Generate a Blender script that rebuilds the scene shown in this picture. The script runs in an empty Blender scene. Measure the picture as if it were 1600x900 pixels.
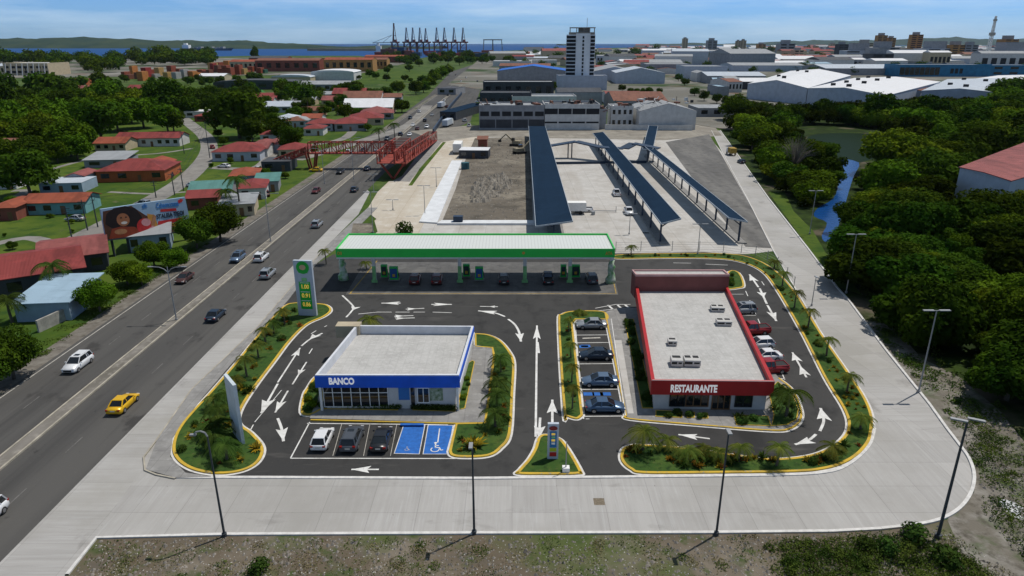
import bpy, bmesh, math, random
from math import sin, cos, tan, atan, radians as R, pi, hypot
from mathutils import Vector, Matrix
import numpy as np
rnd = random.Random(7)
SC = bpy.context.scene
COL = SC.collection
# ------------------------------------------------------------------ camera, sky, sun, exposure
CH = 40.0                      # camera height above the ground
F = 1067.0; PIT = atan(382 / F)
cam = bpy.data.cameras.new('camera'); co = bpy.data.objects.new('camera', cam); COL.objects.link(co)
co.location = (0, 0, CH); co.rotation_euler = (pi / 2 - PIT, 0, 0)
cam.sensor_width = 36; cam.lens = 36 * F / 1600; cam.clip_start = 1; cam.clip_end = 80000
SC.camera = co
W = bpy.data.worlds.new('World'); SC.world = W; W.use_nodes = True
SUN_EL = R(64); SUN_AZ = math.atan2(.82, .57)     # azimuth clockwise from +Y
nt = W.node_tree; nt.nodes.clear()
def wn(t): return nt.nodes.new(t)
out = wn('ShaderNodeOutputWorld'); bg = wn('ShaderNodeBackground'); sky = wn('ShaderNodeTexSky')
sky.sky_type = 'NISHITA'; sky.sun_disc = False; sky.sun_elevation = SUN_EL; sky.sun_rotation = SUN_AZ
sky.altitude = 40; sky.air_density = 1.0; sky.dust_density = .25; sky.ozone_density = 3.0
tc = wn('ShaderNodeTexCoord'); mp = wn('ShaderNodeMapping'); mp.inputs['Scale'].default_value = (1.6, 1.6, 16)
nz = wn('ShaderNodeTexNoise'); nz.inputs['Scale'].default_value = 2.1; nz.inputs['Detail'].default_value = 7; nz.inputs['Roughness'].default_value = .6
cr = wn('ShaderNodeValToRGB'); cr.color_ramp.elements[0].position = .42; cr.color_ramp.elements[1].position = .80
cr.color_ramp.elements[1].color = (.75, .75, .75, 1)
mx = wn('ShaderNodeMix'); mx.data_type = 'RGBA'; mx.inputs['B'].default_value = (14.5, 18, 21.5, 1)
tint = wn('ShaderNodeMix'); tint.data_type = 'RGBA'; tint.blend_type = 'MULTIPLY'; tint.inputs['Factor'].default_value = 1
sx = wn('ShaderNodeSeparateXYZ'); gm = wn('ShaderNodeMapRange'); gm.interpolation_type = 'SMOOTHSTEP'; gm.inputs['From Max'].default_value = .30
gt = wn('ShaderNodeMix'); gt.data_type = 'RGBA'; gt.inputs['A'].default_value = (.90, 1.62, 3.1, 1); gt.inputs['B'].default_value = (.95, 1.0, 1.0, 1)   # clear blue low down, neutral overhead
nt.links.new(tc.outputs['Generated'], sx.inputs[0]); nt.links.new(sx.outputs['Z'], gm.inputs[0]); nt.links.new(gm.outputs[0], gt.inputs['Factor']); nt.links.new(gt.outputs['Result'], tint.inputs['B'])
nt.links.new(tc.outputs['Generated'], mp.inputs[0]); nt.links.new(mp.outputs[0], nz.inputs[0]); nt.links.new(nz.outputs[0], cr.inputs[0])
nt.links.new(sky.outputs[0], tint.inputs['A']); nt.links.new(tint.outputs['Result'], mx.inputs['A'])
nt.links.new(cr.outputs[0], mx.inputs['Factor']); nt.links.new(mx.outputs['Result'], bg.inputs[0]); nt.links.new(bg.outputs[0], out.inputs[0])
bg.inputs[1].default_value = .052
sl = bpy.data.lights.new('sun', 'SUN'); so = bpy.data.objects.new('sun', sl); COL.objects.link(so)
sl.energy = 4.3; sl.angle = R(.5); sl.color = (1, .945, .865)
sd = Vector((.82 * cos(SUN_EL), .57 * cos(SUN_EL), sin(SUN_EL)))
so.rotation_euler = sd.to_track_quat('Z', 'Y').to_euler()
SC.view_settings.view_transform = 'Standard'; SC.view_settings.look = 'None'; SC.view_settings.gamma = 1
SC.view_settings.use_curve_mapping = False; SC.view_settings.exposure = -.22
# ------------------------------------------------------------------ survey: pixel of the photo -> point of the place
def ray(px, py):
    u = (px - 800) / F; v = (450 - py) / F
    return u, cos(PIT) + v * sin(PIT), -sin(PIT) + v * cos(PIT)
def G(px, py, z=0.0):
    a, b, c = ray(px, py); t = (z - CH) / c
    return (a * t, b * t, z)
def G2(px, py, z=0.0): return G(px, py, z)[:2]
def VP(px, py, p, q):          # point of the vertical plane through ground points p, q
    a, b, c = ray(px, py); nx, ny = -(q[1] - p[1]), q[0] - p[0]
    t = (nx * p[0] + ny * p[1]) / (nx * a + ny * b)
    return Vector((a * t, b * t, CH + c * t))
def HZ(px, py, top):           # height of something standing at px,py whose top shows at row `top`
    x, y, _ = G(px, py); a, b, c = ray(px, top); return CH + y * c / b
def ppm(py, px=800):
    return F / (G(px, py)[1] * cos(PIT) + CH * sin(PIT))
def proj(x, y, z):
    d = y * cos(PIT) - (z - CH) * sin(PIT); v = y * sin(PIT) + (z - CH) * cos(PIT)
    return 800 + F * x / d, 450 - F * v / d
# ------------------------------------------------------------------ mesh helpers
class MB:
    def __init__(s): s.v = []; s.f = []; s.m = []; s.cur = 0
    def face(s, pts, m=None):
        n = len(s.v); s.v += [tuple(p) for p in pts]; s.f.append(tuple(range(n, n + len(pts)))); s.m.append(s.cur if m is None else m)
    def prism(s, poly, z0, z1, m=None, mt=None):
        m = s.cur if m is None else m; mt = m if mt is None else mt
        a = sum(poly[i][0] * poly[(i + 1) % len(poly)][1] - poly[(i + 1) % len(poly)][0] * poly[i][1] for i in range(len(poly)))
        if a < 0: poly = poly[::-1]
        n = len(s.v); k = len(poly)
        s.v += [(p[0], p[1], z0) for p in poly] + [(p[0], p[1], z1) for p in poly]
        for i in range(k):
            j = (i + 1) % k; s.f.append((n + i, n + j, n + k + j, n + k + i)); s.m.append(m)
        s.f.append(tuple(n + k + i for i in range(k))); s.m.append(mt)
        s.f.append(tuple(n + i for i in reversed(range(k)))); s.m.append(m)
    def box(s, x0, y0, z0, x1, y1, z1, m=None): s.prism([(x0, y0), (x1, y0), (x1, y1), (x0, y1)], z0, z1, m)
    def rbox(s, cx, cy, z0, lx, ly, h, rz=0, m=None):
        c, q = cos(rz), sin(rz)
        s.prism([(cx + c * a - q * b, cy + q * a + c * b) for a, b in ((-lx / 2, -ly / 2), (lx / 2, -ly / 2), (lx / 2, ly / 2), (-lx / 2, ly / 2))], z0, z0 + h, m)
    def tube(s, p, q, r0, r1=None, n=6, m=None):
        r1 = r0 if r1 is None else r1; p = Vector(p); q = Vector(q); d = q - p
        if d.length < 1e-6: return
        d.normalize(); a = d.orthogonal().normalized(); b = d.cross(a); k = len(s.v)
        for c, r in ((p, r0), (q, r1)):
            for i in range(n):
                t = 2 * pi * i / n; s.v.append(tuple(c + a * (r * cos(t)) + b * (r * sin(t))))
        m = s.cur if m is None else m
        for i in range(n):
            j = (i + 1) % n; s.f.append((k + i, k + j, k + n + j, k + n + i)); s.m.append(m)
        s.f.append(tuple(k + n + i for i in range(n))); s.m.append(m); s.f.append(tuple(k + i for i in reversed(range(n)))); s.m.append(m)
    def beam(s, p, q, w, h=None, m=None):
        h = w if h is None else h; p = Vector(p); q = Vector(q); d = (q - p)
        if d.length < 1e-6: return
        d.normalize(); up = Vector((0, 0, 1)) if abs(d.z) < .95 else Vector((0, 1, 0))
        a = d.cross(up).normalized() * (w / 2); b = a.cross(d).normalized() * (h / 2); k = len(s.v)
        for c in (p, q): s.v += [tuple(c + a + b), tuple(c - a + b), tuple(c - a - b), tuple(c + a - b)]
        m = s.cur if m is None else m
        for i in range(4):
            j = (i + 1) % 4; s.f.append((k + i, k + j, k + 4 + j, k + 4 + i)); s.m.append(m)
        s.f.append((k + 3, k + 2, k + 1, k)); s.f.append((k + 4, k + 5, k + 6, k + 7)); s.m += [m, m]
    def loft(s, rings, m=None, cap=True):
        m = s.cur if m is None else m; n = len(rings[0]); k = len(s.v)
        for r in rings: s.v += [tuple(p) for p in r]
        for a in range(len(rings) - 1):
            for i in range(n):
                j = (i + 1) % n; s.f.append((k + a * n + i, k + a * n + j, k + (a + 1) * n + j, k + (a + 1) * n + i)); s.m.append(m)
        if cap:
            s.f.append(tuple(k + i for i in reversed(range(n)))); s.f.append(tuple(k + (len(rings) - 1) * n + i for i in range(n))); s.m += [m, m]
    def mesh(s, name, mats, smooth=False):
        me = bpy.data.meshes.new(name); me.from_pydata(s.v, [], s.f)
        for q in (mats if isinstance(mats, (list, tuple)) else [mats]): me.materials.append(q)
        if len(me.materials) > 1: me.polygons.foreach_set('material_index', s.m)
        if smooth: me.polygons.foreach_set('use_smooth', [True] * len(me.polygons))
        me.update(); return me
    def build(s, name, mats, parent=None, smooth=False):
        return link(name, s.mesh(name, mats, smooth), parent)
def link(name, me, parent=None, loc=(0, 0, 0), rz=0):
    o = bpy.data.objects.new(name, me); COL.objects.link(o); o.location = loc; o.rotation_euler = (0, 0, rz)
    if parent: o.parent = parent
    return o
def tag(o, label=None, cat=None, group=None, kind=None):
    if label: o['label'] = label
    if cat: o['category'] = cat
    if group: o['group'] = group
    if kind: o['kind'] = kind
    return o
def empty(name, loc=(0, 0, 0), rz=0, **k):
    o = bpy.data.objects.new(name, None); COL.objects.link(o); o.location = loc; o.rotation_euler = (0, 0, rz); o.empty_display_size = .5
    return tag(o, **k)
KIDS = {}
def kids(o):
    if o.name not in KIDS: KIDS[o.name] = list(o.children)
    return KIDS[o.name]
def copy_tree(o, parent=None):
    c = o.copy(); COL.objects.link(c); c.parent = parent
    for ch in kids(o): copy_tree(ch, c)
    KIDS.pop(c.name, None)
    return c
def struct(o): o['kind'] = 'structure'; return o
def sheet(name, pts, z, m, kind='structure', thick=0):
    b = MB()
    if thick: b.prism(pts, z - thick, z)
    else:
        a = sum(pts[i][0] * pts[(i + 1) % len(pts)][1] - pts[(i + 1) % len(pts)][0] * pts[i][1] for i in range(len(pts)))
        b.face([(p[0], p[1], z) for p in (pts if a > 0 else pts[::-1])])
    o = b.build(name, m); o['kind'] = kind; return o
def gs(l): return [G2(*p) for p in l]
def smooth(pts, closed=True, n=5):
    o = []; k = len(pts); rng = range(k) if closed else range(k - 1)
    for i in rng:
        g = (lambda j: pts[j % k]) if closed else (lambda j: pts[max(0, min(k - 1, j))])
        p0, p1, p2, p3 = (Vector(g(i + d)[:2]) for d in (-1, 0, 1, 2))
        for t in range(n):
            t /= n
            q = .5 * ((2 * p1) + (p2 - p0) * t + (2 * p0 - 5 * p1 + 4 * p2 - p3) * t * t + (3 * p1 - p0 - 3 * p2 + p3) * t ** 3)
            o.append((q.x, q.y))
    if not closed: o.append(tuple(pts[-1][:2]))
    return o
def offset(pts, d, closed=True):
    a = sum(pts[i][0] * pts[(i + 1) % len(pts)][1] - pts[(i + 1) % len(pts)][0] * pts[i][1] for i in range(len(pts)))
    sg = 1 if (a > 0 or not closed) else -1; o = []; k = len(pts)
    for i in range(k):
        p = Vector(pts[i]); a_ = Vector(pts[(i - 1) % k] if closed or i else pts[i]); b_ = Vector(pts[(i + 1) % k] if closed or i < k - 1 else pts[i])
        n = Vector((0, 0))
        for e in (p - a_, b_ - p):
            if e.length > 1e-6: e.normalize(); n += Vector((-e.y, e.x))
        n.normalize(); o.append((p.x + n.x * d * sg, p.y + n.y * d * sg))
    return o                       # positive d: inward
def band(mb, a, b, z0, z1, closed=True):
    k = len(a); rng = range(k) if closed else range(k - 1)
    for i in rng:
        j = (i + 1) % k; p, q, r, s = a[i], a[j], b[j], b[i]
        mb.face([(p[0], p[1], z1), (q[0], q[1], z1), (r[0], r[1], z1), (s[0], s[1], z1)])
        if z1 - z0 > .02:
            mb.face([(p[0], p[1], z0), (q[0], q[1], z0), (q[0], q[1], z1), (p[0], p[1], z1)])
            mb.face([(s[0], s[1], z1), (r[0], r[1], z1), (r[0], r[1], z0), (s[0], s[1], z0)])
def inside(p, poly):
    x, y = p; c = False
    for i in range(len(poly)):
        a, b = poly[i], poly[i - 1]
        if (a[1] > y) != (b[1] > y) and x < (b[0] - a[0]) * (y - a[1]) / (b[1] - a[1]) + a[0]: c = not c
    return c
# ------------------------------------------------------------------ materials
MATS = {}
def mat(name, c, rough=.8, var=.12, scale=.5, metal=0., spec=.3, c2=None, bump=0., detail=5, stretch=None, rndv=0., emit=0):
    if name in MATS: return MATS[name]
    m = bpy.data.materials.new(name); m.use_nodes = True; t = m.node_tree; L = t.links.new
    b = t.nodes['Principled BSDF']; b.inputs['Roughness'].default_value = rough; b.inputs['Metallic'].default_value = metal
    b.inputs['Specular IOR Level'].default_value = spec; b.inputs['Base Color'].default_value = (*c, 1)
    if var or c2:
        tx = t.nodes.new('ShaderNodeTexCoord'); mpn = t.nodes.new('ShaderNodeMapping'); n = t.nodes.new('ShaderNodeTexNoise')
        n.inputs['Scale'].default_value = scale; n.inputs['Detail'].default_value = detail; n.inputs['Roughness'].default_value = .62
        if stretch: mpn.inputs['Scale'].default_value = stretch
        L(tx.outputs['Object'], mpn.inputs[0]); L(mpn.outputs[0], n.inputs[0])
        r = t.nodes.new('ShaderNodeValToRGB'); r.color_ramp.elements[0].position = .34; r.color_ramp.elements[1].position = .66
        a = c if c2 else [x * (1 - var) for x in c]; d = c2 if c2 else [min(1, x * (1 + var)) for x in c]
        r.color_ramp.elements[0].color = (*a, 1); r.color_ramp.elements[1].color = (*d, 1)
        L(n.outputs[0], r.inputs[0]); src = r.outputs[0]
        if rndv:
            oi = t.nodes.new('ShaderNodeObjectInfo'); hs = t.nodes.new('ShaderNodeHueSaturation')
            mr = t.nodes.new('ShaderNodeMapRange'); mr.inputs['To Min'].default_value = 1 - rndv; mr.inputs['To Max'].default_value = 1 + rndv
            mh = t.nodes.new('ShaderNodeMapRange'); mh.inputs['To Min'].default_value = .5 - rndv * .06; mh.inputs['To Max'].default_value = .5 + rndv * .06
            L(oi.outputs['Random'], mr.inputs[0]); L(mr.outputs[0], hs.inputs['Value']); L(oi.outputs['Random'], mh.inputs[0]); L(mh.outputs[0], hs.inputs['Hue'])
            L(src, hs.inputs['Color']); src = hs.outputs[0]
        L(src, b.inputs['Base Color'])
        if bump:
            bp = t.nodes.new('ShaderNodeBump'); bp.inputs['Strength'].default_value = bump; bp.inputs['Distance'].default_value = .05
            L(n.outputs[0], bp.inputs['Height']); L(bp.outputs[0], b.inputs['Normal'])
    if emit:
        b.inputs['Emission Color'].default_value = (*c, 1); b.inputs['Emission Strength'].default_value = emit
    MATS[name] = m; return m
def layered(name, base, layers, rough=.85, bump=.3, bscale=6, grid=None, spec=.25):
    """base colour + list of (colour, noise scale, lo, hi, stretch) blended over it; grid=(bw,bh,mortar,colour,rot,offset)"""
    m = bpy.data.materials.new(name); m.use_nodes = True; t = m.node_tree; L = t.links.new
    b = t.nodes['Principled BSDF']; b.inputs['Roughness'].default_value = rough; b.inputs['Specular IOR Level'].default_value = spec
    tx = t.nodes.new('ShaderNodeTexCoord'); src = None
    rgb = t.nodes.new('ShaderNodeRGB'); rgb.outputs[0].default_value = (*base, 1); src = rgb.outputs[0]
    for i, (c, sc, lo, hi, st) in enumerate(layers):
        mpn = t.nodes.new('ShaderNodeMapping'); mpn.inputs['Location'].default_value = (i * 37.1, i * 11.7, 0)
        if st: mpn.inputs['Scale'].default_value = st
        n = t.nodes.new('ShaderNodeTexNoise'); n.inputs['Scale'].default_value = sc; n.inputs['Detail'].default_value = 6; n.inputs['Roughness'].default_value = .62
        mr = t.nodes.new('ShaderNodeMapRange'); mr.inputs['From Min'].default_value = lo; mr.inputs['From Max'].default_value = hi
        mixn = t.nodes.new('ShaderNodeMix'); mixn.data_type = 'RGBA'; mixn.inputs['B'].default_value = (*c, 1)
        L(tx.outputs['Object'], mpn.inputs[0]); L(mpn.outputs[0], n.inputs[0]); L(n.outputs[0], mr.inputs[0])
        L(mr.outputs[0], mixn.inputs['Factor']); L(src, mixn.inputs['A']); src = mixn.outputs['Result']
    if grid:
        bw, bh, mo, gc, rz, tone = grid
        mpn = t.nodes.new('ShaderNodeMapping'); mpn.inputs['Rotation'].default_value = (0, 0, rz)
        br = t.nodes.new('ShaderNodeTexBrick'); br.offset = 0; br.inputs['Scale'].default_value = 1
        br.inputs['Brick Width'].default_value = bw; br.inputs['Row Height'].default_value = bh; br.inputs['Mortar Size'].default_value = mo
        br.inputs['Mortar Smooth'].default_value = .3; br.inputs['Color1'].default_value = (1, 1, 1, 1); br.inputs['Color2'].default_value = (tone, tone, tone, 1)
        br.inputs['Mortar'].default_value = (*gc, 1)
        mu = t.nodes.new('ShaderNodeMix'); mu.data_type = 'RGBA'; mu.blend_type = 'MULTIPLY'; mu.inputs['Factor'].default_value = 1
        L(tx.outputs['Object'], mpn.inputs[0]); L(mpn.outputs[0], br.inputs[0]); L(src, mu.inputs['A']); L(br.outputs[0], mu.inputs['B']); src = mu.outputs['Result']
    L(src, b.inputs['Base Color'])
    n = t.nodes.new('ShaderNodeTexNoise'); n.inputs['Scale'].default_value = bscale; n.inputs['Detail'].default_value = 6
    bp = t.nodes.new('ShaderNodeBump'); bp.inputs['Strength'].default_value = bump; bp.inputs['Distance'].default_value = .04
    L(tx.outputs['Object'], n.inputs[0]); L(n.outputs[0], bp.inputs['Height']); L(bp.outputs[0], b.inputs['Normal'])
    MATS[name] = m; return m
M_asph = layered('asphalt', (.040, .0395, .039), [((.056, .055, .053), .05, .42, .62, (1, .5, 1)), ((.027, .027, .027), .35, .52, .72, None), ((.085, .08, .075), 3.2, .6, .85, None), ((.024, .024, .024), .12, .58, .70, (1, .25, 1)), ((.075, .072, .068), .16, .62, .70, (.3, 1.4, 1)), ((.016, .016, .016), 1.1, .68, .76, None)], .88, .25, 14)
M_road = layered('highway asphalt', (.070, .068, .065), [((.088, .085, .080), .10, .4, .6, (1.4, .08, 1)), ((.046, .045, .044), .30, .5, .72, (1.6, .06, 1)), ((.115, .11, .10), 2.5, .6, .85, None), ((.048, .046, .044), .4, .58, .66, (.6, .35, 1)), ((.10, .097, .09), .06, .6, .68, (1, .3, 1)), ((.028, .027, .026), .9, .66, .72, (.5, .3, 1))], .88, .25, 12)
M_con1 = layered('concrete broomed lengthwise', (.40, .39, .375), [((.35, .34, .325), .7, .42, .70, (2.6, .13, 1)), ((.435, .43, .42), .9, .52, .7, (5, .2, 1)), ((.33, .32, .30), .06, .48, .66, None), ((.27, .26, .245), .25, .60, .72, (.5, 1, 1)), ((.20, .19, .175), 1.6, .68, .76, None)], .85, .15, 10, (4.3, 3.95, .03, (.72, .72, .72), 0, .88))
M_con2 = layered('concrete broomed crosswise', (.40, .39, .375), [((.34, .33, .315), .7, .42, .70, (.13, 2.6, 1)), ((.435, .43, .42), .9, .52, .7, (.2, 5, 1)), ((.32, .31, .285), .06, .48, .66, None), ((.26, .25, .235), .25, .60, .72, (1, .5, 1)), ((.20, .19, .175), 1.6, .68, .76, None)], .85, .15, 10, (5.2, 4.3, .03, (.74, .74, .74), 0, .88))
M_con3 = layered('concrete of right road', (.40, .39, .375), [((.34, .33, .315), .7, .42, .70, (.13, 2.6, 1)), ((.435, .43, .42), .9, .52, .7, (.2, 5, 1)), ((.32, .31, .285), .06, .48, .66, None), ((.26, .25, .235), .25, .60, .72, (1, .5, 1)), ((.20, .19, .175), 1.6, .68, .76, None)], .85, .15, 10, (4.1, 4.6, .03, (.74, .74, .74), -.2, .9))
M_yard = layered('yard concrete', (.47, .455, .43), [((.38, .36, .33), .12, .45, .68, None), ((.53, .52, .50), .5, .5, .7, None), ((.36, .33, .29), .03, .5, .66, (2, .3, 1))], .88, .1, 5, (6, 8, .05, (.68, .68, .68), 0, .94))
M_cream = layered('stained concrete', (.50, .455, .38), [((.42, .36, .28), .06, .42, .66, (2.5, .4, 1)), ((.56, .53, .47), .3, .5, .7, None)], .9, .1, 5, (7, 9, .05, (.75, .72, .66), 0, .95))
M_walk = layered('pavement concrete', (.26, .255, .245), [((.19, .185, .18), .3, .42, .66, None), ((.32, .315, .305), 1.1, .5, .72, None)], .9, .1, 8, (1.8, 1.8, .03, (.7, .7, .7), 0, .94))
M_dirt = layered('rubble dirt', (.115, .092, .065), [((.18, .155, .12), .12, .45, .62, None), ((.10, .088, .07), .5, .5, .68, None), ((.075, .095, .03), .09, .50, .62, None), ((.05, .075, .02), .45, .54, .68, None), ((.26, .25, .22), 3.5, .64, .74, None)], .95, .9, 5)
M_debris = layered('demolition ground', (.13, .112, .088), [((.22, .195, .155), .05, .44, .60, None), ((.075, .066, .052), .12, .52, .64, None), ((.10, .09, .075), .6, .5, .66, None), ((.34, .32, .29), 1.6, .62, .74, None)], .95, 1., 2)
M_lot = layered('weathered asphalt yard', (.115, .112, .108), [((.17, .165, .155), .08, .42, .62, (3, .3, 1)), ((.08, .078, .075), .4, .5, .7, None)], .9, .3, 6)
M_lawn = layered('lawn', (.042, .082, .011), [((.16, .135, .085), .13, .62, .70, None), ((.080, .118, .016), .05, .42, .6, None), ((.025, .062, .012), .22, .5, .68, None), ((.12, .13, .05), .8, .62, .78, None)], .95, .6, 8, spec=.1)
M_base = layered('land', (.055, .095, .014), [((.09, .13, .032), .02, .42, .6, None), ((.022, .05, .014), .06, .48, .64, None), ((.17, .15, .11), .035, .60, .70, None), ((.03, .06, .02), .6, .5, .7, None)], .95, .5, 2, spec=.1)
M_island = layered('island grass', (.038, .082, .018), [((.065, .105, .022), .5, .45, .65, None), ((.02, .045, .012), 1.6, .5, .68, None), ((.11, .10, .04), 2.4, .60, .76, None)], .95, .7, 14, spec=.1)
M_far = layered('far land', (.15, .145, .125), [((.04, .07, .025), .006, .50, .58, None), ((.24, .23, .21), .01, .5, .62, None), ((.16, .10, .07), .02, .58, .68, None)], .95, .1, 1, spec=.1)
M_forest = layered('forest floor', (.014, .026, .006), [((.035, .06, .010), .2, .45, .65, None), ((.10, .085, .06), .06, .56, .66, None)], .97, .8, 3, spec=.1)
M_white = mat('white paint', (.78, .78, .76), .6, .06, 2)
M_line = layered('road paint', (.68, .68, .66), [((.50, .49, .47), .7, .45, .65, None), ((.22, .215, .21), 4.5, .62, .72, None)], .75, .1, 10)
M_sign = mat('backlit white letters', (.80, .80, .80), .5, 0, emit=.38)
M_oldline = mat('worn road paint', (.42, .40, .36), .8, .3, 1.2)
M_yel = layered('yellow kerb paint', (.56, .37, .04), [((.40, .27, .05), .5, .45, .65, None), ((.26, .24, .19), 2.2, .60, .68, None), ((.12, .10, .06), 5, .64, .74, None)], .8, .1, 10)
M_kerbw = mat('pale kerb', (.58, .57, .55), .8, .15, 2)
M_blueline = mat('blue bay paint', (.018, .12, .42), .7, .18, 2)
def water(name, c, rough, bs, bd):
    m = bpy.data.materials.new(name); m.use_nodes = True; t = m.node_tree; b = t.nodes['Principled BSDF']
    b.inputs['Base Color'].default_value = (*c, 1); b.inputs['Roughness'].default_value = rough; b.inputs['IOR'].default_value = 1.33
    tx = t.nodes.new('ShaderNodeTexCoord'); n = t.nodes.new('ShaderNodeTexNoise'); n.inputs['Scale'].default_value = bs; n.inputs['Detail'].default_value = 5
    bp = t.nodes.new('ShaderNodeBump'); bp.inputs['Strength'].default_value = bd; bp.inputs['Distance'].default_value = 1
    t.links.new(tx.outputs['Object'], n.inputs[0]); t.links.new(n.outputs[0], bp.inputs['Height']); t.links.new(bp.outputs[0], b.inputs['Normal']); return m
M_sea = water('sea water', (.008, .06, .20), .55, .02, .6); M_sea.node_tree.nodes['Principled BSDF'].inputs['Specular IOR Level'].default_value = .12
M_creek = water('creek water', (.008, .055, .20), .2, .6, .1); M_creek.node_tree.nodes['Principled BSDF'].inputs['Specular IOR Level'].default_value = .2
M_pond = water('green water', (.010, .022, .008), .5, .6, .1); M_pond.node_tree.nodes['Principled BSDF'].inputs['Specular IOR Level'].default_value = .05
M_glass = mat('dark glass', (.012, .015, .018), .06, 0, spec=.6)
M_tyre = mat('tyre rubber', (.02, .02, .02), .85, 0); M_rim = mat('wheel rim', (.42, .42, .43), .35, 0, metal=.7)
M_red = mat('tail lamp', (.35, .015, .01), .25, 0, spec=.6); M_lamp = mat('headlamp glass', (.72, .73, .74), .15, 0, spec=.7)
M_plate = mat('licence plate', (.55, .55, .5), .5, 0); M_trim = mat('black trim', (.018, .018, .018), .6, 0)
M_metal = mat('galvanised steel', (.30, .31, .32), .5, .1, 1, metal=.3); M_dkmetal = mat('dark painted pole', (.045, .055, .065), .5, .1, 1)
M_trunk = mat('bark', (.085, .07, .055), .95, .3, 3, bump=.5); M_palmtr = mat('palm trunk', (.11, .095, .075), .95, .3, 4, bump=.5)
def leafmat(name, a, b, rv=.3):
    m = mat(name, a, .9, 0, .45, c2=b, rndv=rv, spec=.0, detail=3)
    t = m.node_tree; P = t.nodes['Principled BSDF']; o = [n for n in t.nodes if n.type == 'OUTPUT_MATERIAL'][0]
    tr = t.nodes.new('ShaderNodeBsdfTranslucent'); ms = t.nodes.new('ShaderNodeMixShader'); ms.inputs[0].default_value = .22
    t.links.new(P.inputs['Base Color'].links[0].from_socket, tr.inputs[0]); t.links.new(P.outputs[0], ms.inputs[1]); t.links.new(tr.outputs[0], ms.inputs[2]); t.links.new(ms.outputs[0], o.inputs[0]); return m
M_leafA = leafmat('dark leaves', (.024, .050, .005), (.068, .115, .010))
M_leafB = leafmat('mid green leaves', (.036, .075, .005), (.10, .16, .011))
M_leafC = leafmat('yellow green leaves', (.065, .11, .007), (.15, .19, .012))
M_leafD = leafmat('deep mangrove leaves', (.010, .026, .003), (.050, .085, .007), .45)
M_palm = leafmat('palm fronds', (.055, .085, .014), (.15, .16, .03)); M_palmd = leafmat('dark palm fronds', (.03, .06, .012), (.07, .11, .02))
M_croton = leafmat('croton leaves', (.10, .10, .015), (.42, .24, .02), .4); M_ti = leafmat('red leaves', (.16, .05, .02), (.40, .14, .03), .4)
M_shrub = leafmat('shrub leaves', (.025, .055, .012), (.07, .12, .02)); M_bare = mat('bare twigs', (.19, .165, .14), .95, .2, 2)
# ------------------------------------------------------------------ THE SETTING
coast = [G2(-600, 90), G2(0, 90), G2(300, 89), G2(400, 87), G2(560, 87), G2(600, 92), G2(655, 91), G2(700, 84), G2(800, 79), G2(880, 76.5), G2(1000, 74), G2(1200, 72.5), G2(1700, 71.6), G2(2600, 71.6)]
land = [(-9000, -400), (9000, -400)] + [(12000, coast[-1][1])] + coast[::-1] + [(-9000, coast[0][1])]
sheet('ground', land, 0, M_base)
sheet('sea', [(-70000, -2000), (70000, -2000), (70000, 75000), (-70000, 75000)], -2.0, M_sea)
nearfar = [(-900, G(0, 170)[1]), (2500, G(0, 170)[1])] + [(2500, coast[-4][1])] + [coast[-5], coast[-6], coast[-7], coast[-8], coast[-9], (coast[2][0] + 300, coast[2][1] - 60)]
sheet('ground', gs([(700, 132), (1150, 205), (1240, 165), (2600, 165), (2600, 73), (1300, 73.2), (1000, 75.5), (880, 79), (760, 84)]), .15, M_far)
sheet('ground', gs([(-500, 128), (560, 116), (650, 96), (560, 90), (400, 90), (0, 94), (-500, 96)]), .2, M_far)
# far shore and hills: ridged strips of real depth
def ridge(name, x0, x1, y, depth, hfun, m, n=160):
    b = MB(); k = 7
    for i in range(n + 1):
        x = x0 + (x1 - x0) * i / n
        for j in range(k):
            t = j / (k - 1); h = hfun(x) * sin(pi * t) ** .8 * (1 + .12 * rnd.uniform(-1, 1)) if 0 < j < k - 1 else -6
            b.v.append((x, y + depth * t + rnd.uniform(-1, 1) * depth * .02, h))
    for i in range(n):
        for j in range(k - 1):
            b.f.append((i * k + j, (i + 1) * k + j, (i + 1) * k + j + 1, i * k + j + 1)); b.m.append(0)
    return struct(b.build(name, m, smooth=True))
M_hill = mat('far wooded hills', (.018, .04, .03), .95, 0, .004, c2=(.045, .065, .035), spec=.05)
yh = 6600
def hx(px): return (px - 800) / F * (yh * cos(PIT) + CH * sin(PIT))
ridge('hills', hx(-700), hx(470), yh, 1500, lambda x: 26 + 62 * max(0, min(1, (hx(470) - x) / (hx(470) - hx(60)))) ** .7 + 7 * sin(x * .004) + 5 * sin(x * .011), M_hill)
ridge('hills', hx(380), hx(700), yh * .9, 700, lambda x: 20 + 6 * sin(x * .01), M_hill, 60)
ridge('hills', hx(880) * 2.4, hx(2300) * 2.4, yh * 2.4, 3000, lambda x: max(10, 150 * max(0, min(1, (x - hx(1000) * 2.4) / (hx(1500) * 2.4 - hx(1000) * 2.4)))) + 20 * sin(x * .002) + 12 * sin(x * .0061), M_hill)

def XL(px, py): return G(px, py)[0]
xr = XL(300, 575); xm1 = XL(0, 735); xm0 = XL(0, 715); xl = XL(0, 622)
yb = 16; yf = G(730, 132)[1]
sheet('highway', [(xl - .6, yb), (xr, yb), (xr, yf), (xl - .6, yf)], .008, M_road)
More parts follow.
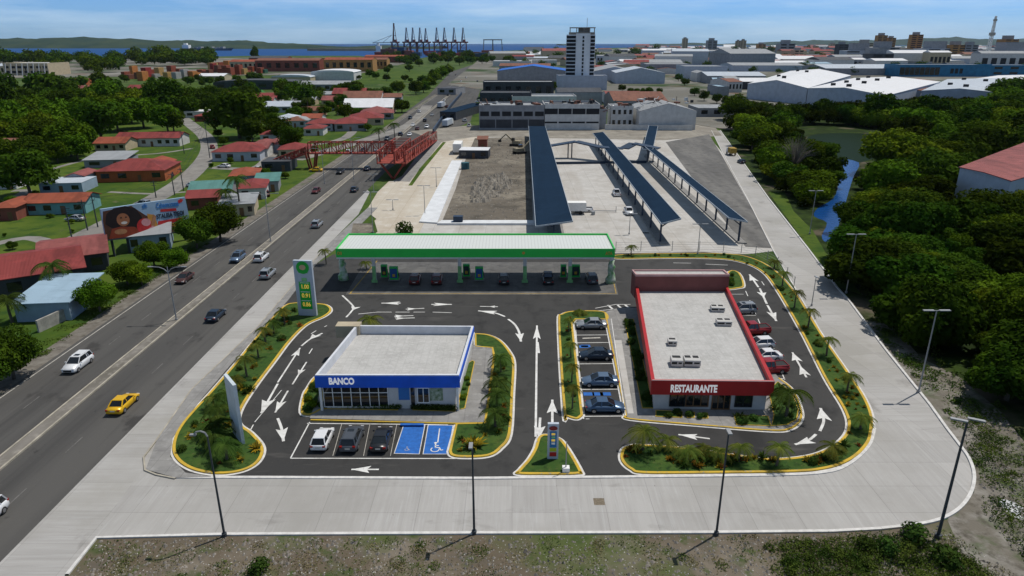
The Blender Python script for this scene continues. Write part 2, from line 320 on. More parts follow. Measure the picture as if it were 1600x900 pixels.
# far part of the highway: widening interchange with a flyover approach
sheet('highway', gs([(470, 300), (600, 270), (660, 225), (735, 190), (752, 135), (764, 110), (742, 100), (705, 112), (668, 150), (600, 200), (520, 240), (455, 270)]), .006, M_road)
b = MB(); b.prism([(xm0 + .15, yb), (xm1 - .15, yb), (xm1 - .15, yf), (xm0 + .15, yf)], 0, .14); struct(b.build('median', layered('median concrete', (.20, .185, .165), [((.13, .12, .10), .3, .42, .62, (1, .2, 1)), ((.27, .25, .22), .9, .5, .7, None)], .9)))
b = MB()
for x, w in ((xm0 - .1, .2), (xm1 - .1, .2)): b.prism([(x, yb), (x + w, yb), (x + w, yf), (x, yf)], .0, .19)
struct(b.build('kerb', mat('weathered kerb', (.36, .33, .27), .9, .25, .6)))
b = MB(); b.box(xl - .05, yb, .011, xl + .1, yf, .012); struct(b.build('road_marking', M_oldline))
b = MB()
for k in range(0, 60):
    for x in ((xl + xm0) / 2, (xm1 + xr) / 2): b.box(x, yb + k * 9, .011, x + .13, yb + k * 9 + 3, .012)
struct(b.build('road_marking', mat('faded lane paint', (.125, .12, .115), .8, .3, 1.5)))
sheet('verge', [(xl - 3.4, yb), (xl - .6, yb), (xl - .6, yf * .8), (xl - 3.4, yf * .8)], .012, layered('gravel verge', (.14, .125, .105), [((.20, .185, .16), .5, .42, .62, None), ((.09, .08, .065), .6, .5, .68, None), ((.05, .08, .02), .12, .55, .64, None)], .95, .8, 6))
# concrete roads around the plot
xs = XL(200, 743)
sideroad = [(xr, yb), (G(20, 905)[0] + 6, yb), G2(102, 899), G2(150, 840), G2(228, 735), G2(245, 690), G2(300, 610), G2(405, 510), G2(510, 385), G2(560, 335), G2(578, 300), (xr, G(570, 297)[1])]
sheet('road', [(xr - .02, yb)] + sideroad[1:], .010, M_con2)
sheet('road', gs([(148, 838), (351, 834), (740, 832), (1119, 831), (1300, 829)]) + smooth(gs([(1375, 825), (1440, 817), (1475, 807), (1500, 790), (1515, 767), (1519, 742), (1512, 718), (1500, 700)]), False) + gs([(1494, 690), (1356, 643), (1358, 655), (1350, 690), (1330, 712), (1305, 724), (1270, 733), (1200, 742), (1000, 747), (740, 748), (275, 747), (222, 733)]), .016, M_con1)
rr = gs([(1500, 700), (1477, 670), (1450, 632), (1382, 547), (1325, 470), (1307, 450), (1260, 387), (1200, 310), (1140, 225), (1125, 204)])
rl = gs([(1112, 204), (1130, 240), (1178, 330), (1208, 390), (1246, 456), (1284, 520), (1328, 588), (1360, 652)])
sheet('road', rr + rl, .014, M_con3)
orr = smooth(gs([(1375, 825), (1440, 817), (1475, 807), (1500, 790), (1515, 767), (1519, 742), (1512, 718), (1500, 700)]), False) + rr[1:]
oro = offset(orr, -.3, False); b = MB(); band(b, orr, oro, 0, .16, False); struct(b.build('kerb', M_kerbw))
fr = gs([(102, 899), (150, 840), (351, 834), (740, 832), (1119, 831), (1300, 829), (1375, 825)]); b = MB(); band(b, fr, offset(fr, -.3, False), 0, .15, False); struct(b.build('kerb', M_kerbw))
rlk = rl[:-1]; b = MB(); band(b, rlk, offset(rlk, -.2, False), 0, .15, False); struct(b.build('kerb', M_kerbw))
# front strip of rubble, right bank
sheet('ground', gs([(102, 899), (150, 842), (351, 838), (1119, 834), (1380, 829), (1480, 812), (1520, 760), (1600, 770)]) + [(75, 20), (-30, 14), G2(60, 960)], .006, M_dirt)
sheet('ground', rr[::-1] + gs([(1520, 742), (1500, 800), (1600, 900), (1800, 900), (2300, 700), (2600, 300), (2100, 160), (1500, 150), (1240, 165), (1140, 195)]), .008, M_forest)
M_bank = layered('gravel bank', (.15, .135, .11), [((.24, .225, .20), .3, .45, .62, None), ((.05, .08, .02), .15, .50, .62, None), ((.08, .07, .055), .7, .5, .68, None)], .95, .8, 5)
sheet('ground', gs([(1502, 700), (1452, 630), (1384, 545), (1350, 500), (1392, 505), (1440, 560), (1500, 590), (1560, 640), (1640, 740), (1700, 860), (1620, 950), (1500, 860), (1480, 812), (1522, 770), (1524, 742)]), .020, M_bank)
sheet('verge', gs([(1200, 300), (1262, 385), (1309, 448), (1345, 460), (1318, 420), (1290, 395), (1270, 360), (1240, 330), (1226, 300)]), .018, M_lawn)
# sidewalk (dark strip) between highway service road and planted strip
swl = gs([(228, 735), (245, 690), (300, 610), (405, 510), (510, 385), (575, 325)])
swr = gs([(590, 325), (530, 385), (495, 412), (450, 470), (370, 560), (310, 630), (270, 685), (266, 715), (290, 740), (330, 746), (275, 748)])
sheet('pavement', swl + swr, .13, M_walk, thick=.12)
b = MB(); swk = gs([(275, 748), (245, 742), (228, 735), (226, 715), (245, 690), (300, 610), (405, 510), (510, 385)]); band(b, swk, offset(swk, .16, False), 0, .15, False); struct(b.build('kerb', MATS['weathered kerb']))
# the plot
lot = gs([(275, 746), (400, 746), (1005, 745), (1200, 736), (1280, 729), (1330, 710), (1352, 685), (1352, 652), (1322, 590), (1282, 530), (1238, 460), (1200, 416), (1170, 399), (1100, 394), (960, 396), (800, 398), (520, 398), (495, 412), (450, 470), (370, 560), (310, 630), (272, 690), (266, 720)])
sheet('car_park', lot, .030, M_asph)
fk = gs([(275, 748), (400, 748), (740, 749.5), (1005, 747), (1200, 744.5), (1290, 740), (1330, 726), (1360, 698), (1369, 670)]); fk = fk[:3] + smooth(fk[3:], False); b = MB(); band(b, offset(fk, .35, False), fk, 0, .10, False); struct(b.build('kerb', M_kerbw))
stn = gs([(540, 461), (966, 461), (955, 410), (570, 410)])
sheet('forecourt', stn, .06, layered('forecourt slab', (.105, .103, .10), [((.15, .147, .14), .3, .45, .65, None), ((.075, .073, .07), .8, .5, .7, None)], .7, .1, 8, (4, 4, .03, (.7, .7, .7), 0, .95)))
b = MB(); s2 = gs([(545, 459), (962, 459), (952, 412)]); band(b, s2, offset(s2, -.2, False), .05, .065, False)
s3 = gs([(548, 459), (590, 408)]); band(b, s3, offset(s3, .2, False), .05, .066, False); struct(b.build('road_marking', mat('worn yellow line', (.36, .24, .05), .8, .3, 1)))
def island(px, name='lawn', m=None, n=5, z=.14, white=True, sm=True, part_=None):
    p = gs(px); p = smooth(p, True, n) if sm else p
    if part_: i, j = part_; p = smooth(p[i:] + p[:j], False, 4) + p[j:i]
    sheet(name, offset(p, .2), z, m or M_island)
    b = MB(); band(b, offset(p, .02), offset(p, .32), .0, z + .03); struct(b.build('kerb', M_yel))
    if white:
        b = MB(); band(b, offset(p, -.24), offset(p, -.0), .0, .05); struct(b.build('kerb', M_kerbw))
    return p
I1 = island([(412, 700), (405, 722), (380, 737), (340, 742), (300, 735), (275, 718), (270, 695), (285, 662), (330, 612), (368, 568), (400, 528), (440, 482), (462, 474), (490, 475), (510, 477), (518, 485), (508, 495), (480, 508), (455, 532), (430, 565), (400, 605), (378, 640), (375, 662), (395, 678)])
I2 = island([(701, 706), (712, 663), (756, 662), (763, 615), (770, 557), (768, 545), (742, 543), (742, 522), (763, 524), (782, 533), (798, 552), (804, 570), (802, 615), (798, 678), (784, 701), (763, 714), (723, 716), (705, 713)], sm=False, part_=(7, 1))
I3 = island([(808, 742), (860, 743), (905, 742), (908, 736), (885, 697), (872, 685), (852, 680), (841, 685), (835, 702), (825, 719), (811, 735)])
I4 = island([(872, 505), (877, 492), (896, 487), (938, 487), (950, 493), (951, 500), (900, 500), (895, 506), (911, 650), (902, 656), (887, 652), (880, 643)], sm=False, part_=(8, 6))
I7 = island([(969, 714), (973, 702), (985, 697), (1000, 696), (1050, 699), (1100, 705), (1150, 712), (1200, 718), (1250, 715), (1285, 706), (1312, 689), (1324, 668), (1317, 640), (1287, 590), (1250, 517), (1212, 452), (1190, 425), (1160, 411), (1120, 405), (1040, 404), (965, 405), (965, 399), (1040, 397), (1130, 397), (1175, 404), (1212, 424), (1245, 461), (1282, 520), (1320, 575), (1350, 620), (1363, 652), (1362, 678), (1357, 694), (1340, 713), (1315, 727), (1285, 735), (1240, 739), (1100, 741), (1005, 741), (985, 735), (973, 725)], n=6)
I6 = island([(1138, 425), (1155, 427), (1163, 446), (1155, 451), (1128, 451)], n=3)
I8 = island([(470, 645), (474, 618), (480, 607), (492, 590), (506, 590), (506, 635), (500, 643), (484, 650)], n=4)
# bank pavement
sheet('pavement', gs([(484, 655), (500, 615), (520, 560), (600, 540), (742, 540), (770, 546), (763, 615), (756, 661), (712, 662)]), .15, M_walk, thick=.13)
b = MB(); k = gs([(486, 657), (712, 662.5), (756, 662)]); band(b, k, offset(k, -.18, False), .0, .18, False); struct(b.build('kerb', M_yel))
# restaurant pavement
rp = gs([(944, 489), (968, 482), (1000, 482), (1136, 482), (1190, 560), (1215, 590), (1240, 612), (1252, 640), (1250, 660), (1235, 671), (1205, 675), (1100, 667), (985, 657), (976, 650)])
sheet('pavement', rp, .15, M_walk, thick=.13)
rpo = gs([(944, 489), (976, 650), (985, 657), (1100, 667), (1205, 675), (1235, 672), (1251, 660), (1253, 642), (1240, 611), (1218, 592)]); rpo = rpo[:1] + smooth(rpo[1:], False)
b = MB(); band(b, offset(rpo, .04, False), offset(rpo, .26, False), .0, .18, False); struct(b.build('kerb', M_yel))
b = MB(); band(b, offset(rpo, -.2, False), offset(rpo, .03, False), .0, .06, False); struct(b.build('kerb', M_kerbw))
for pts in ([(975, 500), (990, 500), (1022, 640), (1003, 640)], [(1200, 612), (1215, 598), (1238, 616), (1248, 642), (1245, 658), (1230, 666), (1205, 668), (1208, 650)], [(1024, 643), (1066, 645), (1066, 655), (1024, 653)], [(1072, 646), (1086, 646), (1085, 655), (1073, 655)], [(1092, 647), (1106, 647), (1107, 656), (1092, 656)], [(1146, 650), (1200, 652), (1205, 668), (1150, 666)],
            [(504, 634), (624, 637), (622, 643), (502, 641)], [(646, 638), (712, 640), (712, 645), (645, 643)], [(722, 575), (738, 565), (742, 567), (727, 640), (716, 643)]):
    sheet('lawn', gs(pts), .19, M_island)
    b = MB(); band(b, gs(pts), offset(gs(pts), .12), .1, .215); struct(b.build('kerb', M_yel))
sheet('pavement', gs([(1001, 533), (1003, 533), (984, 640), (1000, 640)]) if False else gs([(960, 533), (971, 533), (990, 648), (981, 648)]), .165, M_yard)
# ------------------------------------------------------------------ painted markings
def stripe(pts, w, z=.045, name='road_marking', m=None, closed=False):
    b = MB(); band(b, offset(pts, w / 2, closed), offset(pts, -w / 2, closed), z, z, closed); return struct(b.build(name, m or M_line))
def lines(segs, w=.13, z=.045, m=None):
    b = MB()
    for s in segs:
        p = gs(s); band(b, offset(p, w / 2, False), offset(p, -w / 2, False), z, z, False)
    return struct(b.build('road_marking', m or M_line))
def arrow(px, heads=(1,), w=.24, hl=2.0, hw=1.25):
    p = smooth(gs(px), False, 6) if len(px) > 2 else gs(px); b = MB(); z = .046
    band(b, offset(p, w / 2, False), offset(p, -w / 2, False), z, z, False)
    def head(tip, d):
        d = Vector(d).normalized(); n = Vector((-d.y, d.x)); t = Vector(tip)
        a = t - d * hl
        b.face([(*(t), z + .002), (*(a + n * hw / 2), z + .002), (*(a + d * hl * .18), z + .002), (*(a - n * hw / 2), z + .002)])
    for h in heads:
        if h == 1: head(p[-1], Vector(p[-1]) - Vector(p[-2]))
        elif h == 0: head(p[0], Vector(p[0]) - Vector(p[1]))
        else:
            i = int(h * (len(p) - 1)) if len(p) > 2 else 0; q = Vector(p[i]).lerp(Vector(p[i + 1]), .5 if len(p) > 2 else h); head(q, Vector(p[i + 1]) - Vector(p[i]))
    return struct(b.build('arrow_marking', M_line))
arrow([(541, 496), (549, 487), (552, 479), (535, 462)][::-1], (.6,), .3, 1.6, 1.6)
arrow([(626, 474), (596, 474)], w=.34, hl=3, hw=1.5); arrow([(674, 476), (706, 476)], w=.34, hl=3, hw=1.5)
arrow([(634, 483.5), (663, 482)], (.55,), .22, 1.4, 1.3); arrow([(616, 494.5), (646, 493.5)], (.5,), .22, 1.4, 1.2); arrow([(618, 498), (648, 497)], (.5,), .22, 1.4, 1.2)
arrow([(789, 495), (772, 489), (747, 486)], w=.34, hl=3, hw=1.6); arrow([(794, 499), (804, 507), (811, 519), (814, 534)], w=.34, hl=3.0, hw=1.3)
arrow([(778, 479.6), (750, 479)], (.5,), .22, 1, 1)
arrow([(837, 683), (839, 509)], w=.26, hl=5.0, hw=1.1); lines([[(842, 552), (840, 535)]], .3)
arrow([(863, 672), (863, 625)], w=.28, hl=3.2, hw=1.3); arrow([(844, 653), (842, 686)], w=.28, hl=2.6, hw=1.3)
arrow([(504, 521), (485, 530), (471, 541)], (.5,), .28, 1.8, 1.5); arrow([(434, 598), (469, 544)], w=.22, hl=2.6, hw=1.1)
arrow([(434, 600), (408, 646)], w=.26, hl=3.2, hw=1.6); arrow([(479, 566), (457, 601)], (.62,), .2, 1.7, 1.0); arrow([(450, 611), (430, 645)], w=.22, hl=2.6, hw=1.1)
arrow([(434, 654), (440, 670), (443, 690)], w=.3, hl=2.8, hw=1.3); arrow([(592, 734), (549, 734)], w=.22, hl=1.9, hw=1.2)
arrow([(1109, 686), (1060, 679.5)], w=.24, hl=2.0, hw=1.2); arrow([(1275, 679), (1262, 689), (1242, 695)], w=.3, hl=2.3, hw=1.3)
arrow([(1281, 674), (1287, 657), (1282, 638)], w=.3, hl=2.8, hw=1.6); arrow([(1260, 590), (1238, 551)], (.45, 1), .26, 2.8, 1.4)
arrow([(1185, 449), (1171, 429)], w=.34, hl=3.8, hw=1.6); arrow([(1187, 451), (1198, 475)], (.6,), .36, 2.6, 1.6); arrow([(1199, 477), (1213, 502)], w=.34, hl=3.8, hw=1.5)
lines([[(1190, 440), (1194, 446)], [(494, 517), (486, 522)], [(507, 511), (511, 509)], [(530, 507), (536, 503)], [(483, 553), (488, 545)]], .14)
lines([[(1052, 411), (1080, 411.5)], [(1102, 413), (1137, 414.5)], [(930, 482), (962, 476), (985, 476)], [(934, 486), (985, 481)], [(560, 491), (590, 488), (612, 488)], [(618, 488), (640, 488)], [(646, 488), (664, 488)], [(676, 488), (706, 489)]], .16)
lines([[(950, 480 - 3), (958, 484)], [(965, 477), (972, 483)], [(976, 476), (983, 482)]], .35)
arrow([(440, 610), (398, 660)], (), .09); lines([[(396, 664), (390, 675)]], .12)
# bank bays
lines([[(454, 716.5), (712, 717)], [(454, 716.5), (484, 660)], [(480, 662), (700, 664)]], .14)
lines([[(520, 713), (534, 663)], [(568, 713), (578, 663)], [(610, 713), (620, 664)]], .06, m=M_oldline)
for q in ([(616, 709), (631, 664), (664, 664.5), (655, 710)], [(661, 710), (669, 664.5), (708, 665), (700, 710)]):
    sheet('road_marking', gs(q), .044, M_blueline); stripe(gs(q), .12, .048, closed=True)
def wheelchair(px, py, s=1.0):
    cx, cy = G2(px, py); b = MB(); z = .052
    a = [(cx - .05 * s + .45 * s * cos(t), cy - .35 * s + .45 * s * sin(t)) for t in [pi * .75 + i * pi * 1.35 / 14 for i in range(15)]]
    band(b, offset(a, .06 * s, False), offset(a, -.06 * s, False), z, z, False)
    for l in ([(cx - .1 * s, cy + .75 * s), (cx - .05 * s, cy)], [(cx - .08 * s, cy + .02 * s), (cx + .4 * s, cy), (cx + .62 * s, cy - .5 * s), (cx + .85 * s, cy - .42 * s)], [(cx - .08 * s, cy + .4 * s), (cx + .3 * s, cy + .4 * s)]):
        band(b, offset(l, .07 * s, False), offset(l, -.07 * s, False), z, z, False)
    b.face([(cx - .12 * s + .17 * s * cos(i * pi / 5), cy + .95 * s + .17 * s * sin(i * pi / 5), z) for i in range(10)])
    return struct(b.build('road_marking', M_line))
wheelchair(681, 700, .95); lines([[(687, 670), (684, 692)]], .12, .051)
wheelchair(636, 702, .4).data.materials[0] = M_oldline
b = MB(); b.rbox(*G2(644, 666), .15, 2.6, .35, .13); struct(b.build('kerb', M_blueline))
# row beside the restaurant (left)
for i, y in enumerate((524, 536, 569, 609, 651)):
    x0 = 898 + (y - 505) * .098 + 1; x1 = 955 + (y - 500) * .14
    lines([[(x0, y), (x1, y - .5)]], .14)
lines([[(899, 510), (912, 655)]], .12); lines([[(955, 500), (977, 651)]], .12, .19)
lines([[(910, 529), (938, 528)]], .35, m=M_oldline)
lines([[(915, 655), (921, 655)]], .1)
b = MB()
for px, py in ((915, 541), (912, 542), (920, 616), (934, 616), (946, 616)):
    b.rbox(*G2(px, py), .034, 1.3, .8, .012)
struct(b.build('road_marking', M_blueline))
# right of restaurant: short bay lines and dashed edge
for y, x0 in ((460, 1144), (493, 1163), (528, 1182), (545, 1192), (584, 1205), (592, 1208)):
    lines([[(x0 - 6, y), (x0 + 18, y)]], .13)
lines([[(1165 + i * 6.4, 455 + i * 14.5), (1168.5 + i * 6.4, 463 + i * 14.5)] for i in range(10)], .13)
# bus yard etc behind
sheet('yard', gs([(640, 398), (655, 352), (716, 225), (720, 205), (1100, 205), (1130, 240), (1180, 330), (1212, 392), (1170, 397), (960, 397)]), .020, M_yard)
sheet('yard', gs([(1040, 222), (1108, 210), (1128, 243), (1178, 332), (1205, 388), (1165, 386), (1120, 330)]), .028, M_lot)
sheet('yard', gs([(548, 398), (590, 362), (585, 345), (640, 300), (612, 283), (640, 284), (690, 222), (745, 212), (760, 216), (716, 255), (690, 285), (662, 350), (640, 397)]), .024, M_cream)
sheet('ground', gs([(690, 348), (712, 295), (722, 262), (742, 216), (828, 214), (833, 350)]), .032, M_debris)
sheet('road', gs([(640, 205), (735, 196), (1112, 192), (1128, 212), (1040, 219), (740, 214), (690, 222)]), .026, layered('dusty road', (.22, .20, .17), [((.29, .27, .23), .1, .42, .62, None), ((.15, .14, .12), .3, .5, .7, None)], .9))
sheet('verge', gs([(638, 290), (657, 262), (692, 222), (697, 222), (662, 265), (644, 290)]), .03, M_lawn)
sheet('pavement', gs([(572, 330), (592, 345), (600, 338), (640, 300), (612, 283), (608, 283), (590, 300)]), .028, M_cream)
sheet('road', gs([(640, 292), (655, 264), (695, 222), (740, 214), (735, 196), (700, 200), (668, 222), (628, 275), (612, 284)]), .012, M_walk)
sheet('ground', gs([(552, 350), (582, 350), (583, 362), (545, 385)]), .142, M_debris)
b = MB()   # low white wall/kerb slab beside the demolition ground
pw = gs([(655, 348), (683, 350), (722, 252), (706, 252)]); b.prism(pw, 0, .35)
tag(b.build('concrete_slab', mat('white slab', (.62, .64, .66), .8, .1, .4)), 'long low whitewashed slab running beside the brown demolition ground', 'slab')
b = MB(); pw = gs([(683, 352), (838, 352), (838, 347), (690, 347)]); b.prism(pw, 0, .5)
tag(b.build('low_wall', MATS['white slab']), 'low white wall along the front edge of the demolition ground', 'wall')
# water on the right
creek = gs([(1308, 250), (1342, 254), (1334, 275), (1326, 300), (1316, 335), (1303, 370), (1290, 378), (1284, 368), (1292, 348), (1272, 338), (1278, 325), (1302, 310), (1310, 285)])
sheet('creek', smooth(creek, True, 3), .026, M_creek)
sheet('pond', smooth(gs([(1262, 214), (1300, 208), (1370, 210), (1392, 218), (1380, 238), (1345, 254), (1308, 252), (1262, 236)]), True, 3), .022, M_pond)
sheet('puddle', smooth(gs([(1560, 783), (1580, 783), (1605, 800), (1600, 812), (1580, 806)]), True, 3), .03, mat('pale slurry', (.55, .56, .58), .5, .1, 1))
# left neighbourhood: streets, drives, lawns
def street(name, px, w, z, m): 
    p = smooth(gs(px), False, 5); b = MB(); band(b, offset(p, w / 2, False), offset(p, -w / 2, False), z, z, False); return struct(b.build(name, m))
M_street = layered('pale street', (.20, .19, .175), [((.26, .25, .23), .1, .42, .62, None), ((.14, .135, .125), .3, .5, .7, None)], .9)
sheet('lawn', [(-160, 30), (xl - 3.4, 30), (xl - 3.4, 300), (-110, 420), (-420, 700), (-420, 100)], .010, M_lawn)
street('street', [(-60, 470), (40, 415), (120, 375), (210, 328), (290, 280), (325, 240), (322, 215), (300, 196), (285, 184)], 6.5, .03, M_street)
street('street', [(-60, 395), (40, 372), (90, 385)], 3.2, .034, M_street)
street('path', [(60, 270), (150, 247), (245, 240), (300, 232)], 2.2, .03, M_street)
street('path', [(-20, 330), (40, 300), (20, 298)], 3, .03, M_street)
street('path', [(100, 415), (170, 300), (240, 303), (290, 300)][1:], 1.8, .036, M_street)
street('street', [(330, 262), (400, 262), (430, 240), (480, 228), (540, 215), (560, 190)], 4.5, .032, M_street)
street('path', [(120, 168), (180, 170), (260, 155)], 3, .03, M_street)
street('street', [(460, 250), (560, 222), (640, 195), (668, 165)], 7, .034, M_street)
sheet('field', gs([(240, 132), (330, 128), (400, 140), (330, 148), (250, 150)]), .014, M_lawn)
sheet('field', gs([(510, 125), (560, 105), (640, 108), (690, 116), (650, 130), (560, 132)]), .014, M_lawn)
sheet('field', gs([(350, 137), (400, 133), (420, 148), (350, 155)]), .016, mat('sports turf', (.03, .16, .03), .9, .1, .1))
sheet('field', gs([(965, 138), (1010, 130), (1060, 134), (1065, 146), (1010, 147), (965, 146)]), .014, M_lawn)
sheet('ground', gs([(742, 108), (790, 130), (745, 135), (735, 120)]), .016, M_lawn)
street('road', [(1070, 128), (1110, 140), (1180, 165), (1230, 170)], 9, .02, M_street)
# ------------------------------------------------------------------ writing
def text_mesh(s, size, ex=.03, bold=.0, align='LEFT'):
    cu = bpy.data.curves.new('writing', 'FONT'); cu.body = s; cu.size = size; cu.extrude = ex; cu.offset = bold; cu.align_x = align; cu.resolution_u = 3
    o = bpy.data.objects.new('writing', cu); COL.objects.link(o)
    bpy.context.view_layer.update(); me = bpy.data.meshes.new_from_object(o.evaluated_get(bpy.context.evaluated_depsgraph_get()))
    bpy.data.objects.remove(o); bpy.data.curves.remove(cu); return me
def writing(s, p, q, height, m, parent=None, name='lettering', off=.05, ex=.03, bold=.02):
    """text on the vertical plane through p -> q (left to right seen from the front), its lower left corner at p"""
    me = text_mesh(s, height / .72, ex, bold * height)
    p = Vector(p); q = Vector(q); d = (q - p); L = d.length; d.normalize(); n = Vector((d.y, -d.x, 0)).normalized(); up = n.cross(d) * -1
    if up.z < 0: up = -up
    w = max(v.co.x for v in me.vertices) or 1; k = L / w
    for v in me.vertices: v.co = p + d * (v.co.x * k) + up * v.co.y + n * (off + v.co.z)
    me.materials.clear(); me.materials.append(m); return link(name, me, parent)
# ------------------------------------------------------------------ bank
BW = mat('off white render', (.55, .55, .55), .85, .08, .6); M_blue = mat('bank blue', (.010, .105, .62), .45, .10, .5)
M_roofg = layered('pale gravel roof', (.46, .455, .44), [((.40, .395, .38), .5, .42, .62, None), ((.52, .515, .50), 2.5, .5, .7, None)], .9, .3, 20, (.9, .45, .04, (.86, .86, .86), 0, .95))
M_cap = mat('parapet cap', (.60, .62, .66), .7, .08, .8)
def quadwall(b, c, z0, z1, t, m=None):
    """hollow ring of walls of thickness t inside the quad c"""
    i = offset(c, t)
    for k in range(4):
        j = (k + 1) % 4; b.prism([c[k], c[j], i[j], i[k]], z0, z1, m)
fl, frr = G2(503, 640), G2(716, 642)
yf_ = fl[1]; zt = HZ(600, 643.5, 587); zb_ = HZ(600, 643.5, 606)
c0 = G2(492, 586, zt); c1 = G2(717, 587, zt); c2 = G2(740, 509, zt); c3 = G2(556, 508, zt); c1 = (c1[0], c0[1])
bank = empty('bank_building', (fl[0], fl[1], 0), label='flat roofed bank with deep blue front fascia reading BANCO', cat='bank')
def child(b, name, m, par, smooth=False):
    o = b.build(name, m, par, smooth); return o
def local(mb, o):                                     # move mesh points into the thing's own frame
    x, y, z = o.location; c, s = cos(-o.rotation_euler.z), sin(-o.rotation_euler.z)
    mb.v = [((vx - x) * c - (vy - y) * s, (vx - x) * s + (vy - y) * c, vz - z) for vx, vy, vz in mb.v]; return mb
def part(mb, name, m, root, parent=None, smooth=False):
    return local(mb, root).build(name, m, parent or root, smooth)
def wtext(s, p, q, h, m, root, **k):
    o = writing(s, p, q, h, m, None, **k); me = o.data; x, y, z = root.location
    for v in me.vertices: v.co -= Vector((x, y, z))
    o.parent = root; return o
def wallq(c):   # wall footprint slightly inside the fascia
    return offset(c, .55)
BC = [c0, c1, c2, c3]
wq = [(c0[0] + .9, yf_), (c1[0] - .5, yf_), (c2[0] - .5, c2[1] - .5), (c3[0] + .6, c3[1] - .5)]
b = MB(); b.prism(wq, .15, zb_ + .3); part(b, 'wall', BW, bank)
b = MB(); b.prism(offset(BC, .3), zb_ + .3, zt - 1.15); part(b, 'roof', M_roofg, bank)
b = MB(); quadwall(b, BC, zb_, zt, .42); part(b, 'parapet', M_cap, bank)
b = MB(); y0 = c0[1] - .06; b.box(c0[0] - .06, y0, zb_ - .05, c1[0] + .06, c0[1] - .004, zt - .12); b.prism([(c1[0] + .004, c1[1]), (c1[0] + .07, c1[1] - .06), (c2[0] + .07, c2[1]), (c2[0] + .004, c2[1])], zt - .9, zt - .12)
part(b, 'fascia', M_blue, bank)
b = MB(); b.prism([(c1[0] + .004, c1[1] + .02), (c1[0] + .12, c1[1]), (c2[0] + .12, c2[1]), (c2[0] + .004, c2[1])], zb_, zt - .92); part(b, 'fascia', M_white, bank)
a_ = VP(514, 600, (c0[0], y0), (c1[0], y0)); d_ = VP(554, 600, (c0[0], y0), (c1[0], y0)); tz = VP(530, 590.2, (c0[0], y0), (c1[0], y0)).z
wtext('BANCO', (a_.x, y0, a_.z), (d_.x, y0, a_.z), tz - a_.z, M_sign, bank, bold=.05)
b = MB(); t1 = G2(535, 512, zt); b.rbox(t1[0] + .6, t1[1] + 1.0, zb_, 3.2, 1.6, zt - zb_ + .12); part(b, 'roof_hatch', mat('ochre roof block', (.42, .36, .26), .8), bank)
def glazing(root, xa, xb, y, z0, z1, n, frame, glass=M_glass, name='window', mull=.09, transom=None, fw=.12):
    b = MB(); b.box(xa, y - .05, z0, xb, y + .02, z1); w = part(b, name, glass, root)
    f = MB(); f.box(xa, y - .09, z0, xb, y - .052, z0 + fw); f.box(xa, y - .09, z1 - fw, xb, y - .052, z1)
    for i in range(n + 1):
        x = xa + (xb - xa - mull) * i / n; f.box(x, y - .09, z0 + fw, x + mull, y - .052, z1 - fw)
    if transom: f.box(xa + mull, y - .085, transom, xb - mull, y - .056, transom + fw * .7)
    fo = local(f, root).build('frame', frame, w); return w
Y = yf_
xat = lambda px: VP(px, 625, fl, frr).x
glazing(bank, xat(506), xat(607), Y, .35, zb_ - .1, 7, M_white, transom=2.2)
glazing(bank, xat(652), xat(671), Y, .9, 2.9, 2, M_white, M_glass)
b = MB(); b.box(xat(623), Y - .06, 1.3, xat(640), Y + .01, 2.9); part(b, 'sign_panel', mat('blue panel', (.03, .16, .45), .4), bank)
b = MB(); b.box(xat(640) + .15, Y - .08, .15, xat(648), Y + .01, 2.9); part(b, 'door', M_glass, bank)
b = MB(); b.box(xat(671) + .05, Y - .06, 1.2, xat(692), Y + .01, 2.8); part(b, 'poster', mat('foliage poster', (.05, .12, .03), .3, 0, 2.5, c2=(.45, .5, .4)), bank)
b = MB(); b.box(c0[0] + .3, Y - .5, .15, c0[0] + .55, Y - .2, zb_); part(b, 'column', M_white, bank)
b = MB(); b.box(c1[0] - .35, Y - .5, .15, c1[0] - .1, Y - .2, zb_); part(b, 'column', M_white, bank)
# ------------------------------------------------------------------ restaurant
M_rred = mat('restaurant red', (.40, .018, .020), .5, .08, .6); M_rcap = mat('pinkish parapet cap', (.50, .30, .29), .6)
w0, w1 = G2(1024, 642), G2(1196, 648)
rot = math.atan2(w1[1] - w0[1], w1[0] - w0[0])
ztR = HZ(1024, 643, 593.5); zbR = HZ(1024, 643, 616)
R0 = G2(1018, 594, ztR); R1 = G2(1211, 596, ztR); R2 = G2(1137, 446, ztR); R3 = G2(993, 446, ztR)
RC = [R0, R1, R2, R3]
rest = empty('restaurant_building', (w0[0], w0[1], 0), label='restaurant with white roof and red parapet reading RESTAURANTE', cat='restaurant')
b = MB(); b.prism(offset(RC, .75), .15, zbR + .3); part(b, 'wall', BW, rest)
b = MB(); b.prism(offset(RC, .35), zbR + .3, ztR - .8); part(b, 'roof', M_roofg, rest)
b = MB(); quadwall(b, RC, zbR, ztR - .07, .6); part(b, 'parapet', M_rred, rest)
b = MB(); cc = offset(RC, .25); i_ = offset(RC, .03); 
for k in (0,): b.prism([i_[0], i_[1], cc[1], cc[0]], ztR - .07, ztR)
part(b, 'parapet_cap', M_rcap, rest)
S0 = G2(992, 449, ztR - .1); S1 = G2(1138, 449, ztR - .1); hb = VP(992, 432, S0, S1).z
b = MB(); b.prism([S0, S1, (S1[0] - .2, S1[1] + 2.4), (S0[0] - .2, S0[1] + 2.4)], zbR, hb, 0, 0); part(b, 'raised_wall', mat('dull red cladding', (.17, .06, .055), .8, .15, .4), rest)
q4 = [S0, S1, (S1[0] - .2, S1[1] + 2.4), (S0[0] - .2, S0[1] + 2.4)]
b = MB(); quadwall(b, q4, hb, hb + .35, .3); part(b, 'parapet_cap', M_rcap, rest)
